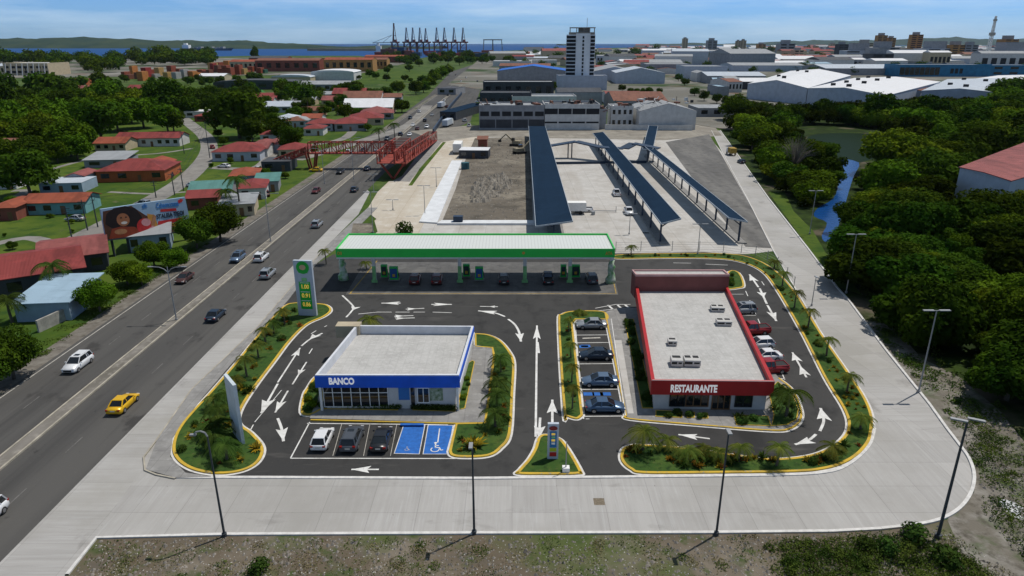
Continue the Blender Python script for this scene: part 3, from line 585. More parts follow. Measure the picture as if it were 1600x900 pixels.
b = MB(); b.prism(offset(q4, .3), hb, hb + .12); part(b, 'roof', M_roofg, rest)
p_ = VP(1047, 612, R0, R1); q_ = VP(1120, 612.5, R0, R1); tz = VP(1060, 601, R0, R1).z
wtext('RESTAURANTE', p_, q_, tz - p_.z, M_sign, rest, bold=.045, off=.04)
def rglaz(pa, pb, z0, z1, n, frame, name='window'):
    A, B = offset(RC, .75)[0], offset(RC, .75)[1]; d = (Vector(B) - Vector(A)).normalized(); nn = Vector((d.y, -d.x))
    a = VP(pa, 630, A, B); c = VP(pb, 630, A, B); L = hypot(c.x - a.x, c.y - a.y); rz = math.atan2(d.y, d.x)
    cx, cy = (a.x + c.x) / 2 + nn.x * .04, (a.y + c.y) / 2 + nn.y * .04
    g = MB(); g.rbox(cx, cy, z0, L, .08, z1 - z0, rz); w = part(g, name, M_glass, rest)
    f = MB(); 
    for i in range(n + 1):
        t = -L / 2 + L * i / n; f.rbox(cx + d.x * t + nn.x * .06, cy + d.y * t + nn.y * .06, z0, .12, .05, z1 - z0, rz)
    f.rbox(cx + nn.x * .063, cy + nn.y * .063, z1 - .15, L, .05, .15, rz); f.rbox(cx + nn.x * .063, cy + nn.y * .063, z0, L, .05, .15, rz)
    local(f, rest).build('frame', frame, w)
M_wood = mat('brown frame', (.16, .085, .04), .6)
rglaz(1046, 1069, .5, 3.2, 2, M_trim); rglaz(1071, 1106, .5, 3.2, 3, M_wood); rglaz(1112, 1140, .15, 3.1, 3, M_wood, 'door'); rglaz(1148, 1174, .5, 3.2, 2, M_trim)
# air conditioners on the roof
M_ac = mat('white sheet metal', (.48, .47, .45), .5, .05, 2)
def ac(px, py, w, d, h, label):
    x, y = G2(px, py, ztR - .8); r = rot
    t = empty('air_conditioner', (x, y, ztR - .8), r, label=label, cat='air conditioner', group='air conditioners on the restaurant roof')
    b = MB(); b.box(-w / 2, 0, .12, w / 2, d, h); b.box(-w / 2 + .1, .1, 0, w / 2 - .1, d - .1, .12, 0); b.build('case', M_ac, t)
    b = MB(); b.box(-w / 2 - .004, -.02, .45 * h, -w * .02, -.003, .8 * h); b.box(w * .08, -.02, .5 * h, w / 2 - .15, -.003, .75 * h); b.build('vent', M_trim, t)
    b = MB(); n = 2 if w > 1.6 else 1
    for i in range(n): cx = -w / 2 + w * (i + .5) / n; b.box(cx - w / n * .36, d * .52, h, cx + w / n * .36, d * .92, h + .03)
    b.build('fan', M_trim, t)
ac(1058, 574, 1.35, 1.5, .9, 'squarish white air conditioner, left one of the touching pair nearest the front'); ac(1082, 574, 1.9, 1.5, .9, 'wide white air conditioner, right one of the touching pair nearest the front')
ac(1051, 541, 1.1, 1.1, .7, 'smallest white air conditioner, standing alone near the left roof edge'); ac(1122, 488, 1.9, 1.3, .7, 'white air conditioner farthest back near the right roof edge'); ac(1132, 510, 2.0, 1.3, .7, 'white air conditioner just in front of the farthest one, right of roof')
# ------------------------------------------------------------------ petrol station canopy
M_grn = mat('canopy green', (.03, .55, .08), .4, .05, .4); M_cwhite = mat('canopy white metal', (.66, .67, .66), .5, .05, .6)
def ribmat():
    m = mat('ribbed white metal', (.62, .63, .62), .5, 0); t = m.node_tree; b = t.nodes['Principled BSDF']
    tx = t.nodes.new('ShaderNodeTexCoord'); w = t.nodes.new('ShaderNodeTexWave'); w.bands_direction = 'X'; w.inputs['Scale'].default_value = .55; w.inputs['Distortion'].default_value = 0
    r = t.nodes.new('ShaderNodeValToRGB'); r.color_ramp.elements[0].position = .0; r.color_ramp.elements[0].color = (.50, .52, .50, 1); r.color_ramp.elements[1].position = .25; r.color_ramp.elements[1].color = (.60, .625, .60, 1)
    t.links.new(tx.outputs['Object'], w.inputs[0]); t.links.new(w.outputs[0], r.inputs[0]); t.links.new(r.outputs[0], b.inputs['Base Color']); return m
M_rib = ribmat()
colY = G2(717, 441)[1]; fY = colY - 3.0
A = (VP(526, 402, (-9, fY), (9, fY))); B = VP(960, 402, (-9, fY), (9, fY)); zc0 = A.z; zc1 = VP(527, 388.5, (-9, fY), (9, fY)).z
bkY = G2(740, 365, zc1)[1]
can = empty('petrol_station_canopy', (0, fY, 0), label='long white ribbed petrol station canopy with bright green fascia', cat='canopy')
xa, xb = A.x, B.x
b = MB(); b.box(xa, fY, zc0, xb, bkY, zc1 - .25); part(b, 'roof', M_rib, can)
b = MB(); b.box(xa - .05, fY - .08, zc0, xb + .05, fY - .004, zc1); b.box(xa - .05, fY - .004, zc1 - .35, xa + .12, bkY, zc1 + .05); b.box(xb - .12, fY - .004, zc1 - .35, xb + .05, bkY, zc1 + .05); b.box(xa + .12, bkY - .15, zc1 - .3, xb - .12, bkY, zc1 + .05)
part(b, 'fascia', M_grn, can)
b = MB(); b.box(xa, fY - .10, zc0 - .22, xb, fY, zc0 - .004); part(b, 'trim', M_cwhite, can)
M_orange = mat('orange emblem', (.62, .30, .05), .5)
f2 = ((-9, fY - .08), (9, fY - .08))
for (x0, x1, s) in ((946, 957, 'ATA'), (527, 534, 'O3')):
    p_ = VP(x0, 398, *f2); q_ = VP(x1, 398, *f2); wtext(s, p_, q_, .55, M_orange, can, off=.03, bold=.03)
b = MB(); e = VP(818, 397, *f2); b.tube((e.x, fY - .12, e.z + .2), (e.x, fY - .085, e.z + .2), .25, n=10); part(b, 'emblem', M_orange, can)
for px, w in ((586, .55), (719, .6), (820, .6), (890, .6)):
    x, y = G2(px, 441); b = MB(); b.box(x - w / 2, y - w / 2, .06, x + w / 2, y + w / 2, zc0 - .0); col = part(b, 'column', M_cwhite, can)
    b = MB(); b.prism([(x - w / 2 - .25, y - w / 2 - .12), (x + w / 2 + .25, y - w / 2 - .12), (x + w / 2 + .06, y - w / 2 - .01), (x - w / 2 - .06, y - w / 2 - .01)], .06, .6); b.box(x - w / 2 - .03, y - w / 2 - .05, .6, x + w / 2 + .03, y - w / 2 - .01, 3.1)
    local(b, can).build('column_panel', mat('pale green panel', (.22, .50, .20), .5, .25, .8), col)
for px, py in ((537, 437), (954, 442)):
    x, y = G2(px, py); b = MB(); b.box(x - .3, y - .3, .0, x + .3, y + .3, zc0); col = part(b, 'column', M_cwhite, can)
    b = MB(); k = 10
    rings = [[(x + r * cos(2 * pi * i / k) + .1 * sin(z * 5), y + r * sin(2 * pi * i / k), z) for i in range(k)] for z, r in ((.0, .95), (.8, .9), (1.5, .62), (2.3, .55), (3.0, .66), (3.5, .5), (4.2, .42))]
    b.loft(rings); o = local(b, can).build('banner_wrap', mat('white and green banner', (.08, .32, .06), .7, 0, .9, c2=(.66, .68, .62)), col, True)
for i in range(5):
    b = MB(); x = xa + (xb - xa) * (.1 + .2 * i); b.box(x - .5, fY + 3, zc0 - .03, x + .5, fY + 4, zc0 - .001); part(b, 'ceiling_light', M_cwhite, can)
# pumps
def pump(px, py, w, h, face, label):
    x, y = G2(px, py)
    t = empty('fuel_pump', (x, y, .06), 0, label=label, cat='fuel pump', group='fuel pumps under the canopy')
    b = MB(); b.box(-w / 2 - .25, -.45, 0, w / 2 + .25, .75, .16); b.build('plinth', M_walk, t)
    b = MB(); b.box(-w / 2, -.25, .16, w / 2, .45, h); b.build('case', M_grn, t)
    b = MB(); b.box(-w / 2 + .12, -.28, .45, w / 2 - .12, -.252, h - .3); p = b.build('front_panel', face, t)
    b = MB(); b.box(-.22, -.31, .7, .25, -.285, 1.2); b.build('badge', M_yel, p)
    b = MB(); b.tube((w / 2 + .04, .1, 1.6), (w / 2 + .12, .1, .6), .04); b.tube((w / 2 + .12, .1, .6), (w / 2 + .04, .1, 1.1), .04); b.build('hose', M_trim, t)
M_pf = mat('blue pump face', (.03, .10, .30), .4, .2, 3); M_pf2 = mat('dark pump face', (.03, .05, .06), .4, .3, 3)
pump(616, 438, 1.5, 2.5, M_pf, 'green fuel pump with blue front panel near the left end'); pump(601, 434, 1.1, 2.4, M_pf2, 'dark fronted green pump behind the second column from left')
pump(749, 438, 1.4, 2.5, M_pf, 'green fuel pump with blue front panel right of middle column'); pump(729, 433, 1.2, 2.4, M_pf2, 'dark fronted green pump just behind the middle column')
pump(899, 434, 1.5, 2.4, M_pf2, 'dark fronted green pump beside the grey car at the right end'); pump(880, 434, 1.0, 2.4, M_pf2, 'narrow green pump beside the dark pickup under the canopy')
# ------------------------------------------------------------------ price boards
def board(name, px0, px1, pybase, pytop0, label, thick, face, root_cat='sign', th=None):
    p, q = G2(*px0), G2(*px1); z = VP(*pytop0, p, q).z
    t = empty(name, (p[0], p[1], 0), label=label, cat=root_cat)
    d = (Vector(q) - Vector(p)).normalized(); n = Vector((-d.y, d.x)) * thick
    b = MB(); b.prism([p, q, (q[0] + n.x, q[1] + n.y), (p[0] + n.x, p[1] + n.y)], 0, z); part(b, 'panel_body', face, t)
    return t, Vector(p), Vector(q), z, d, Vector((d.y, -d.x))
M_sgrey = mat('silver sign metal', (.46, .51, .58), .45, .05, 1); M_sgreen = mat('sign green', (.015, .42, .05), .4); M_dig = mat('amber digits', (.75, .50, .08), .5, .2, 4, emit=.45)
def facebox(t, P, d, n, u0, u1, z0, z1, m, name, off=.03):
    b = MB(); a = P + d * u0 + n * off; c = P + d * u1 + n * off; a2 = P + d * u1 + n * .002; c2_ = P + d * u0 + n * .002
    b.prism([tuple(a), tuple(c), tuple(a2), tuple(c2_)], z0, z1); return part(b, name, m, t)
t, P, Q, z, d, n = board('price_board', (467, 494), (495, 495), 0, (458, 407), 'tall silver fuel price board with green round emblem beside the highway', .5, M_sgrey)
Wd = (Q - P).length
facebox(t, P, d, n, Wd * .2, Wd * .82, z * .14, z * .63, M_sgreen, 'price_panel')
for i, zz in enumerate((.17, .33, .49)):
    facebox(t, P, d, n, Wd * .26, Wd * .76, z * (zz + .115), z * (zz + .125), M_white, 'divider', .05)
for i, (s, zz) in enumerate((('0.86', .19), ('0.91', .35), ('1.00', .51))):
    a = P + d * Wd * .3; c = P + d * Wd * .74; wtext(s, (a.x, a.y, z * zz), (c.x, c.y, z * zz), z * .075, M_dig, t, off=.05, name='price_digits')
b = MB(); c = P + d * Wd * .5; k = [(c.x + d.x * 1.0 * cos(a), c.y + d.y * 1.0 * cos(a), z * .88 + 1.0 * sin(a)) for a in [2 * pi * i / 20 for i in range(20)]]
b.loft([[(x + n.x * .01, y + n.y * .01, zz) for x, y, zz in k], [(x + n.x * .06, y + n.y * .06, zz) for x, y, zz in k]]); part(b, 'emblem', M_sgreen, t)
b = MB(); k = [(c.x + d.x * .5 * cos(a), c.y + d.y * .5 * cos(a), z * .885 + .42 * sin(a)) for a in [2 * pi * i / 12 for i in range(12)]]
b.loft([[(x + n.x * .07, y + n.y * .07, zz) for x, y, zz in k], [(x + n.x * .1, y + n.y * .1, zz) for x, y, zz in k]]); part(b, 'emblem', mat('pale orange emblem', (.62, .42, .25), .5), t)
facebox(t, P, d, n, Wd * .25, Wd * .75, z * .785, z * .80, M_sgreen, 'caption_line'); facebox(t, P, d, n, Wd * .38, Wd * .66, z * .64, z * .70, MATS['pale green panel'], 'badge')
# thin board seen edge on
pb, qb = G2(371, 678), G2(383.5, 695)
t = empty('price_board', (pb[0], pb[1], 0), label='tall thin white and green sign seen almost edge on in the teardrop lawn', cat='sign')
zt2 = HZ(383.5, 695, 601); dd = (Vector(qb) - Vector(pb)).normalized(); n2 = Vector((-dd.y, dd.x)); pb2 = Vector(qb) - dd * 3.2
b = MB(); b.prism([tuple(pb2), qb, tuple(Vector(qb) + n2 * -.35), tuple(pb2 + n2 * -.35)], 0, zt2); part(b, 'panel_body', mat('pale sign edge', (.50, .56, .60), .5), t)
b = MB(); w_ = n2 * .02; b.prism([tuple(pb2 + dd * .2 + w_), tuple(Vector(qb) - dd * .2 + w_), tuple(Vector(qb) - dd * .2), tuple(pb2 + dd * .2)], zt2 * .3, zt2 * .75); part(b, 'price_panel', mat('teal panel', (.03, .28, .18), .4, .3, .5), t)
b = MB(); c = (pb2 + Vector(qb)) / 2; k = [(c.x + dd.x * .9 * cos(a), c.y + dd.y * .9 * cos(a), zt2 * .87 + .9 * sin(a)) for a in [2 * pi * i / 16 for i in range(16)]]
b.loft([[(x + n2.x * .03, y + n2.y * .03, zz) for x, y, zz in k], [(x + n2.x * .01, y + n2.y * .01, zz) for x, y, zz in k]]); part(b, 'emblem', M_sgreen, t)
# small board
t, P, Q, z, d, n = board('menu_board', (855, 719), (872, 719), 0, (853, 662.5), 'silver tenant board with blue, lime and red panels in the triangular lawn', .35, M_sgrey)
Wd = (Q - P).length
facebox(t, P, d, n, Wd * .2, Wd * .82, z * .36, z * .80, mat('board blue', (.02, .16, .40), .4), 'blue_panel')
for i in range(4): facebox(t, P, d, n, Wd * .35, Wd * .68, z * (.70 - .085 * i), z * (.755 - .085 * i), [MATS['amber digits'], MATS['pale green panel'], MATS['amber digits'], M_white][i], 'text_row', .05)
facebox(t, P, d, n, Wd * .2, Wd * .82, z * .245, z * .345, mat('lime panel', (.42, .50, .03), .5), 'lime_panel'); facebox(t, P, d, n, Wd * .2, Wd * .82, z * .11, z * .225, mat('red panel', (.50, .02, .02), .5), 'red_panel')
b = MB(); c = P + d * Wd * .5; k = [(c.x + d.x * .42 * cos(a), c.y + d.y * .42 * cos(a), z * .885 + .25 * sin(a)) for a in [2 * pi * i / 16 for i in range(16)]]
b.loft([[(x + n.x * .01, y + n.y * .01, zz) for x, y, zz in k], [(x + n.x * .05, y + n.y * .05, zz) for x, y, zz in k]]); part(b, 'emblem', mat('maroon emblem', (.22, .02, .02), .5), t)
# ------------------------------------------------------------------ lamp posts
def lamp(px, py, ptop, style, label, group, m=M_dkmetal, r=.11, lean=0, arm=1.5):
    x, y, _ = G(px, py); h = HZ(px, py, ptop)
    t = empty('street_lamp', (x, y, 0), 0, label=label, cat='street lamp', group=group)
    b = MB(); b.tube((0, 0, 0), (0, 0, .35), r * 2.0, n=8); b.tube((0, 0, .2), (lean, 0, h), r, r * .6, n=8); b.build('pole', m, t)
    if style == 'T':
        for s in (-1, 1):
            b = MB(); b.beam((lean, 0, h - .05), (lean + s * .35, 0, h), .08); b.rbox(lean + s * .95, 0, h - .05, 1.25, .34, .1); b.build('lamp_head', M_metal, t)
    elif style == 'cross':
        for s in (-1, 1):
            b = MB(); b.rbox(lean + s * .7, 0, h, 1.2, .3, .12, R(-28)); b.build('lamp_head', M_metal, t)
    elif style == 'none': pass
    elif style == 'one':
        b = MB(); b.rbox(lean - .1, -.3, h - .02, .32, .9, .12); b.build('lamp_head', M_metal, t)
    elif style == 'hook':
        b = MB(); pts = [(lean, 0, h), (lean - .15, 0, h + .35), (lean - .5, 0, h + .5), (lean - .85, 0, h + .42), (lean - 1.05, 0, h + .22)]
        for p, q in zip(pts, pts[1:]): b.tube(p, q, .07)
        b.build('lamp_arm', M_metal, t)
        b = MB(); b.rbox(lean - 1.15, 0, h + .1, .5, .26, .12); b.build('lamp_head', M_metal, t)
    else:
        for s in (-1, 1):
            b = MB(); pts = [(lean, 0, h - .9), (lean + s * .5, 0, h - .35), (lean + s * 1.2, 0, h - .05), (lean + s * 2.2, 0, h + .02)]
            for p, q in zip(pts, pts[1:]): b.tube(p, q, .06)
            b.rbox(lean + s * 2.5, 0, h - .02, .8, .25, .1); b.build('lamp_arm', M_metal, t)
    return t
gl = 'dark lamp posts along the concrete road'
lamp(351, 838, 682, 'hook', 'dark lamp post with hooked arm in front of the teardrop lawn', gl)
lamp(741, 834, 694, 'one', 'dark lamp post in front of the bank side lawn, rising from the rubble edge', gl)
lamp(1119, 836, 672, 'one', 'dark lamp post in front of the restaurant, rising from the rubble edge', gl)
lamp(1465, 840, 657, 'cross', 'dark twin headed lamp post at the outside of the concrete bend', gl, r=.14)
gr = 'grey twin headed lamp posts on the right of the concrete road'
lamp(1435, 613, 485, 'T', 'grey twin headed lamp post at the gravel bank, nearest of the right row', gr, M_metal)
lamp(1322, 458, 366, 'T', 'grey twin headed lamp post in front of the dark mangrove edge', gr, M_metal)
lamp(1265, 366, 298, 'T', 'twin headed lamp post beside the creek mouth', gr, M_metal)
lamp(1268, 478, 432, 'one', 'thin lamp post between the planted strip and right concrete road', gr, M_metal, r=.08)
gh = 'double armed lamp posts in the highway median'
for px, py, tp, l in ((276, 501, 417, 'double armed lamp post in the median near the billboard car, nearest of the row'), (423, 378, 302, 'double armed lamp post in the median beyond the white and silver cars'), (507, 287, 232, 'double armed lamp post in the median just before the red footbridge'), (553, 280, 215, 'double armed lamp post in the median seen through the red footbridge')):
    xm = (xm0 + xm1) / 2; lamp(px, py, tp, 'double', l, gh, M_metal)
gy = 'slim lamp posts around the pale yards'
for px, py, tp, l in ((583, 364, 300, 'tall slim lamp post at the left corner of the cream yard'), (555, 402, 370, 'slim lamp post behind the left end of the canopy'), (664, 335, 290, 'slim lamp post beside the long white slab'), (682, 292, 262, 'slim lamp post farther up the cream yard'), (983, 366, 334, 'slim lamp post with yellow foot in the bus yard'), (614, 328, 312, 'short slim post beside the highway pavement'), (1090, 398, 350, 'slim lamp post between the palm tree and bus yard'), (584, 300, 272, 'slim lamp post on the highway side of the cream yard')):
    lamp(px, py, tp, 'T', l, gy, M_metal, r=.09)
lamp(884, 738, 690, 'none', 'short grey post on a concrete foot in the triangular lawn', gl, M_metal, r=.07)
b = MB(); x, y = G2(884, 738); b.rbox(x, y, .14, .7, .6, .5); tag(b.build('concrete_footing', M_white), 'small whitish concrete block round a post in the triangular lawn', 'footing')
# utility poles in the left neighbourhood
gu = 'utility poles along the left street'
for px, py, tp, l in ((113, 375, 322, 'utility pole at the street left of the billboard, farther left'), (153, 355, 303, 'leaning utility pole just left of the billboard'), (137, 360, 312, 'utility pole between two others left of the billboard'), (244, 309, 282, 'utility pole above the middle of the billboard'), (273, 305, 270, 'utility pole above the right half of the billboard'), (287, 298, 262, 'utility pole above the right corner of the billboard'), (288, 240, 205, 'utility pole near the orange house'), (328, 247, 190, 'utility pole at the bend of the street')):
    x, y, _ = G(px, py); h = HZ(px, py, tp); t = empty('utility_pole', (x, y, 0), 0, label=l, cat='utility pole', group=gu)
    b = MB(); b.tube((0, 0, 0), (0, 0, h), .16, .1, n=7); b.build('pole', M_dkmetal, t)
    b = MB(); b.beam((-.9, 0, h - .5), (.9, 0, h - .5), .12); b.beam((-.6, 0, h - 1.4), (.6, 0, h - 1.4), .1); b.build('crossarm', M_dkmetal, t)
up_ = sorted([o for o in COL.objects if o.name.startswith('utility_pole')], key=lambda o: o.location.y)
tops = [(o.location.x, o.location.y, max(v.co.z for v in o.children[0].data.vertices) - .4) for o in up_]
b = MB()
for p, q in zip(tops, tops[1:]):
    for dx in (-.7, .7):
        pr = None
        for i in range(9):
            u = i / 8; c = (p[0] + (q[0] - p[0]) * u + dx, p[1] + (q[1] - p[1]) * u, p[2] + (q[2] - p[2]) * u - 3 * u * (1 - u))
            if pr: b.beam(pr, c, .05)
            pr = c
tag(b.build('power_line', M_trim), 'sagging dark power line strung along the poles of the left street', 'power line')
# ------------------------------------------------------------------ billboard
b0, b1 = G2(176, 402), G2(300, 374)
C = {k: VP(*p, b0, b1) for k, p in dict(tl=(157, 327), tr=(289, 308), br=(300, 359), bl=(166, 374)).items()}
bb = empty('billboard', (b0[0], b0[1], 0), label='large roadside billboard with a laughing dark haired woman and red bowl', cat='billboard')
dB = (Vector(b1) - Vector(b0)).normalized(); nB = Vector((dB.y, -dB.x, 0)); 
def U(u, v, o=0):
    lo = C['bl'].lerp(C['br'], u); hi = C['tl'].lerp(C['tr'], u); return tuple(lo.lerp(hi, v) + nB * o)
b = MB(); b.loft([[U(0, 0, -.5), U(1, 0, -.5), U(1, 1, -.5), U(0, 1, -.5)], [U(0, 0), U(1, 0), U(1, 1), U(0, 1)]]); part(b, 'panel', mat('billboard sky blue', (.30, .42, .55), .6, .1, .3), bb)
def poly(pts, m, name, o): b = MB(); b.loft([[U(u, v, .0) for u, v in pts], [U(u, v, o) for u, v in pts]]); return part(b, name, m, bb)
def ell(cx, cy, rx, ry, rot_=0, n=18): return [(cx + rx * cos(t) * cos(rot_) - ry * sin(t) * sin(rot_) * .5, cy + ry * sin(t) * cos(rot_) + rx * cos(t) * sin(rot_) * 2) for t in [2 * pi * i / n for i in range(n)]]
k_ = lambda n, c: mat(n, c, .6, .15, 1)
poly([(0, 0), (.52, 0), (.57, .5), (.48, .62), (.34, .97), (.02, .92), (0, .6)], k_('poster dark brown', (.09, .035, .02)), 'picture', .01)
poly([(.50, .0), (1, .0), (1, .22), (.72, .30), (.6, .25), (.58, .60), (.50, .66)], k_('poster orange', (.55, .26, .05)), 'picture', .012)
poly([(.6, .0), (.85, .0), (.98, .08), (.75, .20), (.64, .2)], k_('poster brown shade', (.14, .08, .05)), 'picture', .016)
poly([(.02, .5), (.05, .82), (.14, .97), (.27, .99), (.38, .88), (.43, .62), (.45, .35), (.33, .28), (.1, .3)], k_('poster hair', (.018, .010, .010)), 'picture', .02)
poly(ell(.22, .57, .072, .21), k_('poster skin', (.34, .13, .06)), 'picture', .03)
poly(ell(.225, .47, .035, .045), k_('poster teeth', (.62, .55, .5)), 'picture', .04)
for u_ in (.20, .255): poly(ell(u_, .64, .012, .02), MATS['poster hair'], 'picture', .04)
poly([(.03, .0), (.08, .32), (.18, .36), (.33, .30), (.4, .12), (.36, .0)], k_('poster red brown', (.26, .045, .02)), 'picture', .035)
poly(ell(.17, .2, .07, .09), k_('poster skin light', (.42, .19, .09)), 'picture', .045)
poly(ell(.45, .27, .095, .26), k_('poster red', (.50, .03, .03)), 'picture', .05)
poly(ell(.47, .40, .055, .12), k_('poster pink', (.62, .28, .28)), 'picture', .06)
poly([(.30, .0), (.42, .0), (.56, .22), (.54, .27), (.42, .1)], MATS['poster pink'], 'picture', .065)
poly([(.54, .1), (.60, .55), (.57, .62), (.52, .3)], MATS['poster skin light'], 'picture', .055)
poly([(.66, .66), (.86, .63), (.86, .71), (.67, .74)], MATS['poster red'], 'picture', .03); poly([(.60, .27), (.92, .31), (.92, .41), (.61, .38)], MATS['poster red'], 'picture', .03)
poly([(.9, .84), (.95, .87), (.97, .94), (.94, .97), (.90, .93)], MATS['poster red'], 'picture', .03)
wtext('Cebaenccaaaa', U(.62, .79), U(.90, .78), 1.1, mat('poster blue ink', (.05, .2, .5), .6), bb, off=.04, name='lettering')
wtext('STALEIA TIEOI', U(.60, .46), U(.94, .49), .95, mat('poster black ink', (.02, .02, .03), .6), bb, off=.05, name='lettering')
wtext('aaliic', U(.46, .85), U(.52, .86), .9, MATS['poster blue ink'], bb, off=.03, name='lettering')
for i in range(6):
    u_ = .06 + i * .17; p = Vector(U(u_, 0, -.3)); b = MB(); b.beam((p.x, p.y, 0), (p.x, p.y, p.z + 3), .35); part(b, 'post', M_dkmetal, bb)
b = MB(); b.beam(U(0, -.03, -.1), U(1, -.03, -.1), .3, .25); part(b, 'catwalk', M_dkmetal, bb)
# ------------------------------------------------------------------ vehicles
def ring(y, w, zb, zm, zt_, wt): return [(-w * .93, y, zb), (-w, y, zb + (zm - zb) * .35), (-w, y, zm), (-wt, y, zt_), (wt, y, zt_), (w, y, zm), (w, y, zb + (zm - zb) * .35), (w * .93, y, zb)]
def paint(n, c, metal=.15): return mat('car paint ' + n, c, .28, 0, metal=metal, spec=.5)
PAINTS = dict(white=paint('white', (.74, .75, .76)), yellow=paint('yellow', (.72, .42, .01)), navy=paint('navy', (.02, .035, .06)), black=paint('black', (.022, .024, .028)), grey=paint('grey', (.075, .085, .10)),
              silver=paint('silver', (.36, .38, .40), .4), steel=paint('steel blue', (.13, .19, .28), .4), blue=paint('blue', (.075, .13, .22), .4), maroon=paint('maroon', (.10, .018, .018)), brown=paint('brown', (.07, .03, .025)), red=paint('red', (.28, .02, .025)))
def car_template(kind):
    P = PAINTS['white']
    t = empty('parked_car', (0, -500, 0))
    if kind == 'sedan':
        L, hw, belt, top = 2.28, .89, .92, 1.44; gl = (-1.62, -.98, .22, 1.12); hood = .78; deck = .90
    elif kind == 'suv':
        L, hw, belt, top = 2.27, .93, 1.02, 1.66; gl = (-2.13, -1.86, .25, 1.08); hood = .95; deck = 1.0
    elif kind == 'hatch':
        L, hw, belt, top = 2.0, .87, .93, 1.50; gl = (-1.88, -1.45, .2, 1.08); hood = .84; deck = .93
    else:  # pickup
        L, hw, belt, top = 2.62, .95, 1.05, 1.76; gl = (-.72, -.55, .62, 1.28); hood = 1.0; deck = 1.02
    b = MB()
    st = [(-L, hw * .80, .42, .60, .78, hw * .74), (-L + .06, hw * .93, .30, .66, deck - .06, hw * .82), (-L + .35, hw * .99, .22, .70, deck, hw * .88), (-L * .45, hw, .20, .74, belt, hw * .90), (0, hw, .20, .74, belt, hw * .90), (gl[3] - .05, hw, .20, .72, belt - .02, hw * .88),
          (L * .72, hw * .98, .22, .66, hood, hw * .82), (L - .18, hw * .92, .28, .60, hood - .14, hw * .74), (L, hw * .78, .36, .52, hood - .27, hw * .66)]
    b.loft([ring(*q) for q in st]); body = b.build('body', P, t, True)
    for po in body.data.polygons: po.use_smooth = len(po.vertices) == 4
    y0, y1, y2, y3 = gl; wb, wt_ = hw * .87, hw * .68
    b = MB(); zb = belt - .03
    b.loft([[(-wb, y0, zb), (wb, y0, zb), (wb, y3, zb), (-wb, y3, zb)], [(-wt_, y1, top - .05), (wt_, y1, top - .05), (wt_, y2, top - .05), (-wt_, y2, top - .05)]]); b.build('windows', M_glass, t)
    b = MB(); b.loft([[(-wt_ - .03, y1 - .05, top - .07), (wt_ + .03, y1 - .05, top - .07), (wt_ + .03, y2 + .05, top - .07), (-wt_ - .03, y2 + .05, top - .07)], [(-wt_ - .02, y1 - .02, top - .015), (wt_ + .02, y1 - .02, top - .015), (wt_ + .02, y2, top - .015), (-wt_ - .02, y2, top - .015)], [(-wt_ + .12, y1 + .15, top + .01), (wt_ - .12, y1 + .15, top + .01), (wt_ - .12, y2 - .15, top + .01), (-wt_ + .12, y2 - .15, top + .01)]])
    for s in (-1, 1):
        b.beam((s * wb, y3, zb), (s * (wt_ + .01), y2, top - .05), .07); b.beam((s * wb, y0, zb), (s * (wt_ + .01), y1, top - .05), .11)
        ym = (y1 + y2) / 2 - .1; b.beam((s * (wb + .01), ym - .02, zb), (s * (wt_ + .02), ym, top - .05), .08)
        if kind == 'suv': b.beam((s * (wb + .01), y1 + .55, zb), (s * (wt_ + .02), y1 + .7, top - .05), .10)
    if kind == 'suv':
        for s in (-1, 1): b.beam((s * (wt_ - .06), y1 + .2, top + .05), (s * (wt_ - .06), y2 - .2, top + .05), .04)
    b.build('roof', P, t)
    if kind == 'suv': b = MB(); b.box(-.35, -.5, top + .004, .35, .05, top + .02); b.build('sunroof', M_glass, t)
    if kind == 'pickup':
        b = MB(); b.box(-hw * .78, -L + .14, 1.0, hw * .78, y0 - .08, 1.055); b.build('cargo_bed', M_trim, t)
        b = MB()
        for s in (-1, 1): b.box(s * hw * .82 - .05, -L + .1, 1.0, s * hw * .82 + .05, y0 - .02, 1.14)
        b.box(-hw * .82, -L + .06, 1.0, hw * .82, -L + .14, 1.14); b.build('bed_rail', P, t)
    for s in (-1, 1):
        for y in (-L * .60, L * .62):
            b = MB(); b.tube((s * (hw - .20), y, .33), (s * (hw + .015), y, .33), .33, n=16); wv = b.build('wheel', M_tyre, t)
            b = MB(); b.tube((s * (hw + .012), y, .33), (s * (hw + .035), y, .33), .20, n=12); b.build('rim', M_rim, wv)
        b = MB(); b.box(s * hw * .70 - .17, L - .13, hood - .30, s * hw * .70 + .15, L - .02 - .03, hood - .17); b.build('headlight', M_lamp, t)
        b = MB(); b.box(s * hw * .74 - .15, -L - .01, .66 if kind != 'suv' else .78, s * hw * .74 + .13, -L + .2, .84 if kind != 'suv' else .98); b.build('taillight', M_red, t)
        b = MB(); b.rbox(s * (hw + .09), gl[3] - .32, belt - .02, .18, .12, .14); b.build('mirror', P, t)
    b = MB(); b.box(-.26, -L - .025, .60, .26, -L - .0, .74); b.build('licence_plate', M_plate, t)
    b = MB(); b.box(-hw * .55, L - .02, .40, hw * .55, L + .012, hood - .30); b.build('grille', M_trim, t)
    return t
TPL = {k: car_template(k) for k in ('sedan', 'suv', 'hatch', 'pickup')}
USED = set()
CATN = dict(sedan='car', suv='car', hatch='car', pickup='pickup truck')
def car(kind, color, px, py, rz, label, group, name='car', z=.035):
    c = copy_tree(TPL[kind]); x, y = G2(px, py); c.location = (x, y, z); c.rotation_euler = (0, 0, rz); c.name = name
    tag(c, label, CATN[kind], group)
    for ch in c.children:
        if ch.name.split('.')[0] in ('body', 'roof', 'mirror', 'bed_rail'):
            ch.material_slots[0].link = 'OBJECT'; ch.material_slots[0].material = PAINTS[color]
    return c
gpk = 'cars parked in the bank bays'
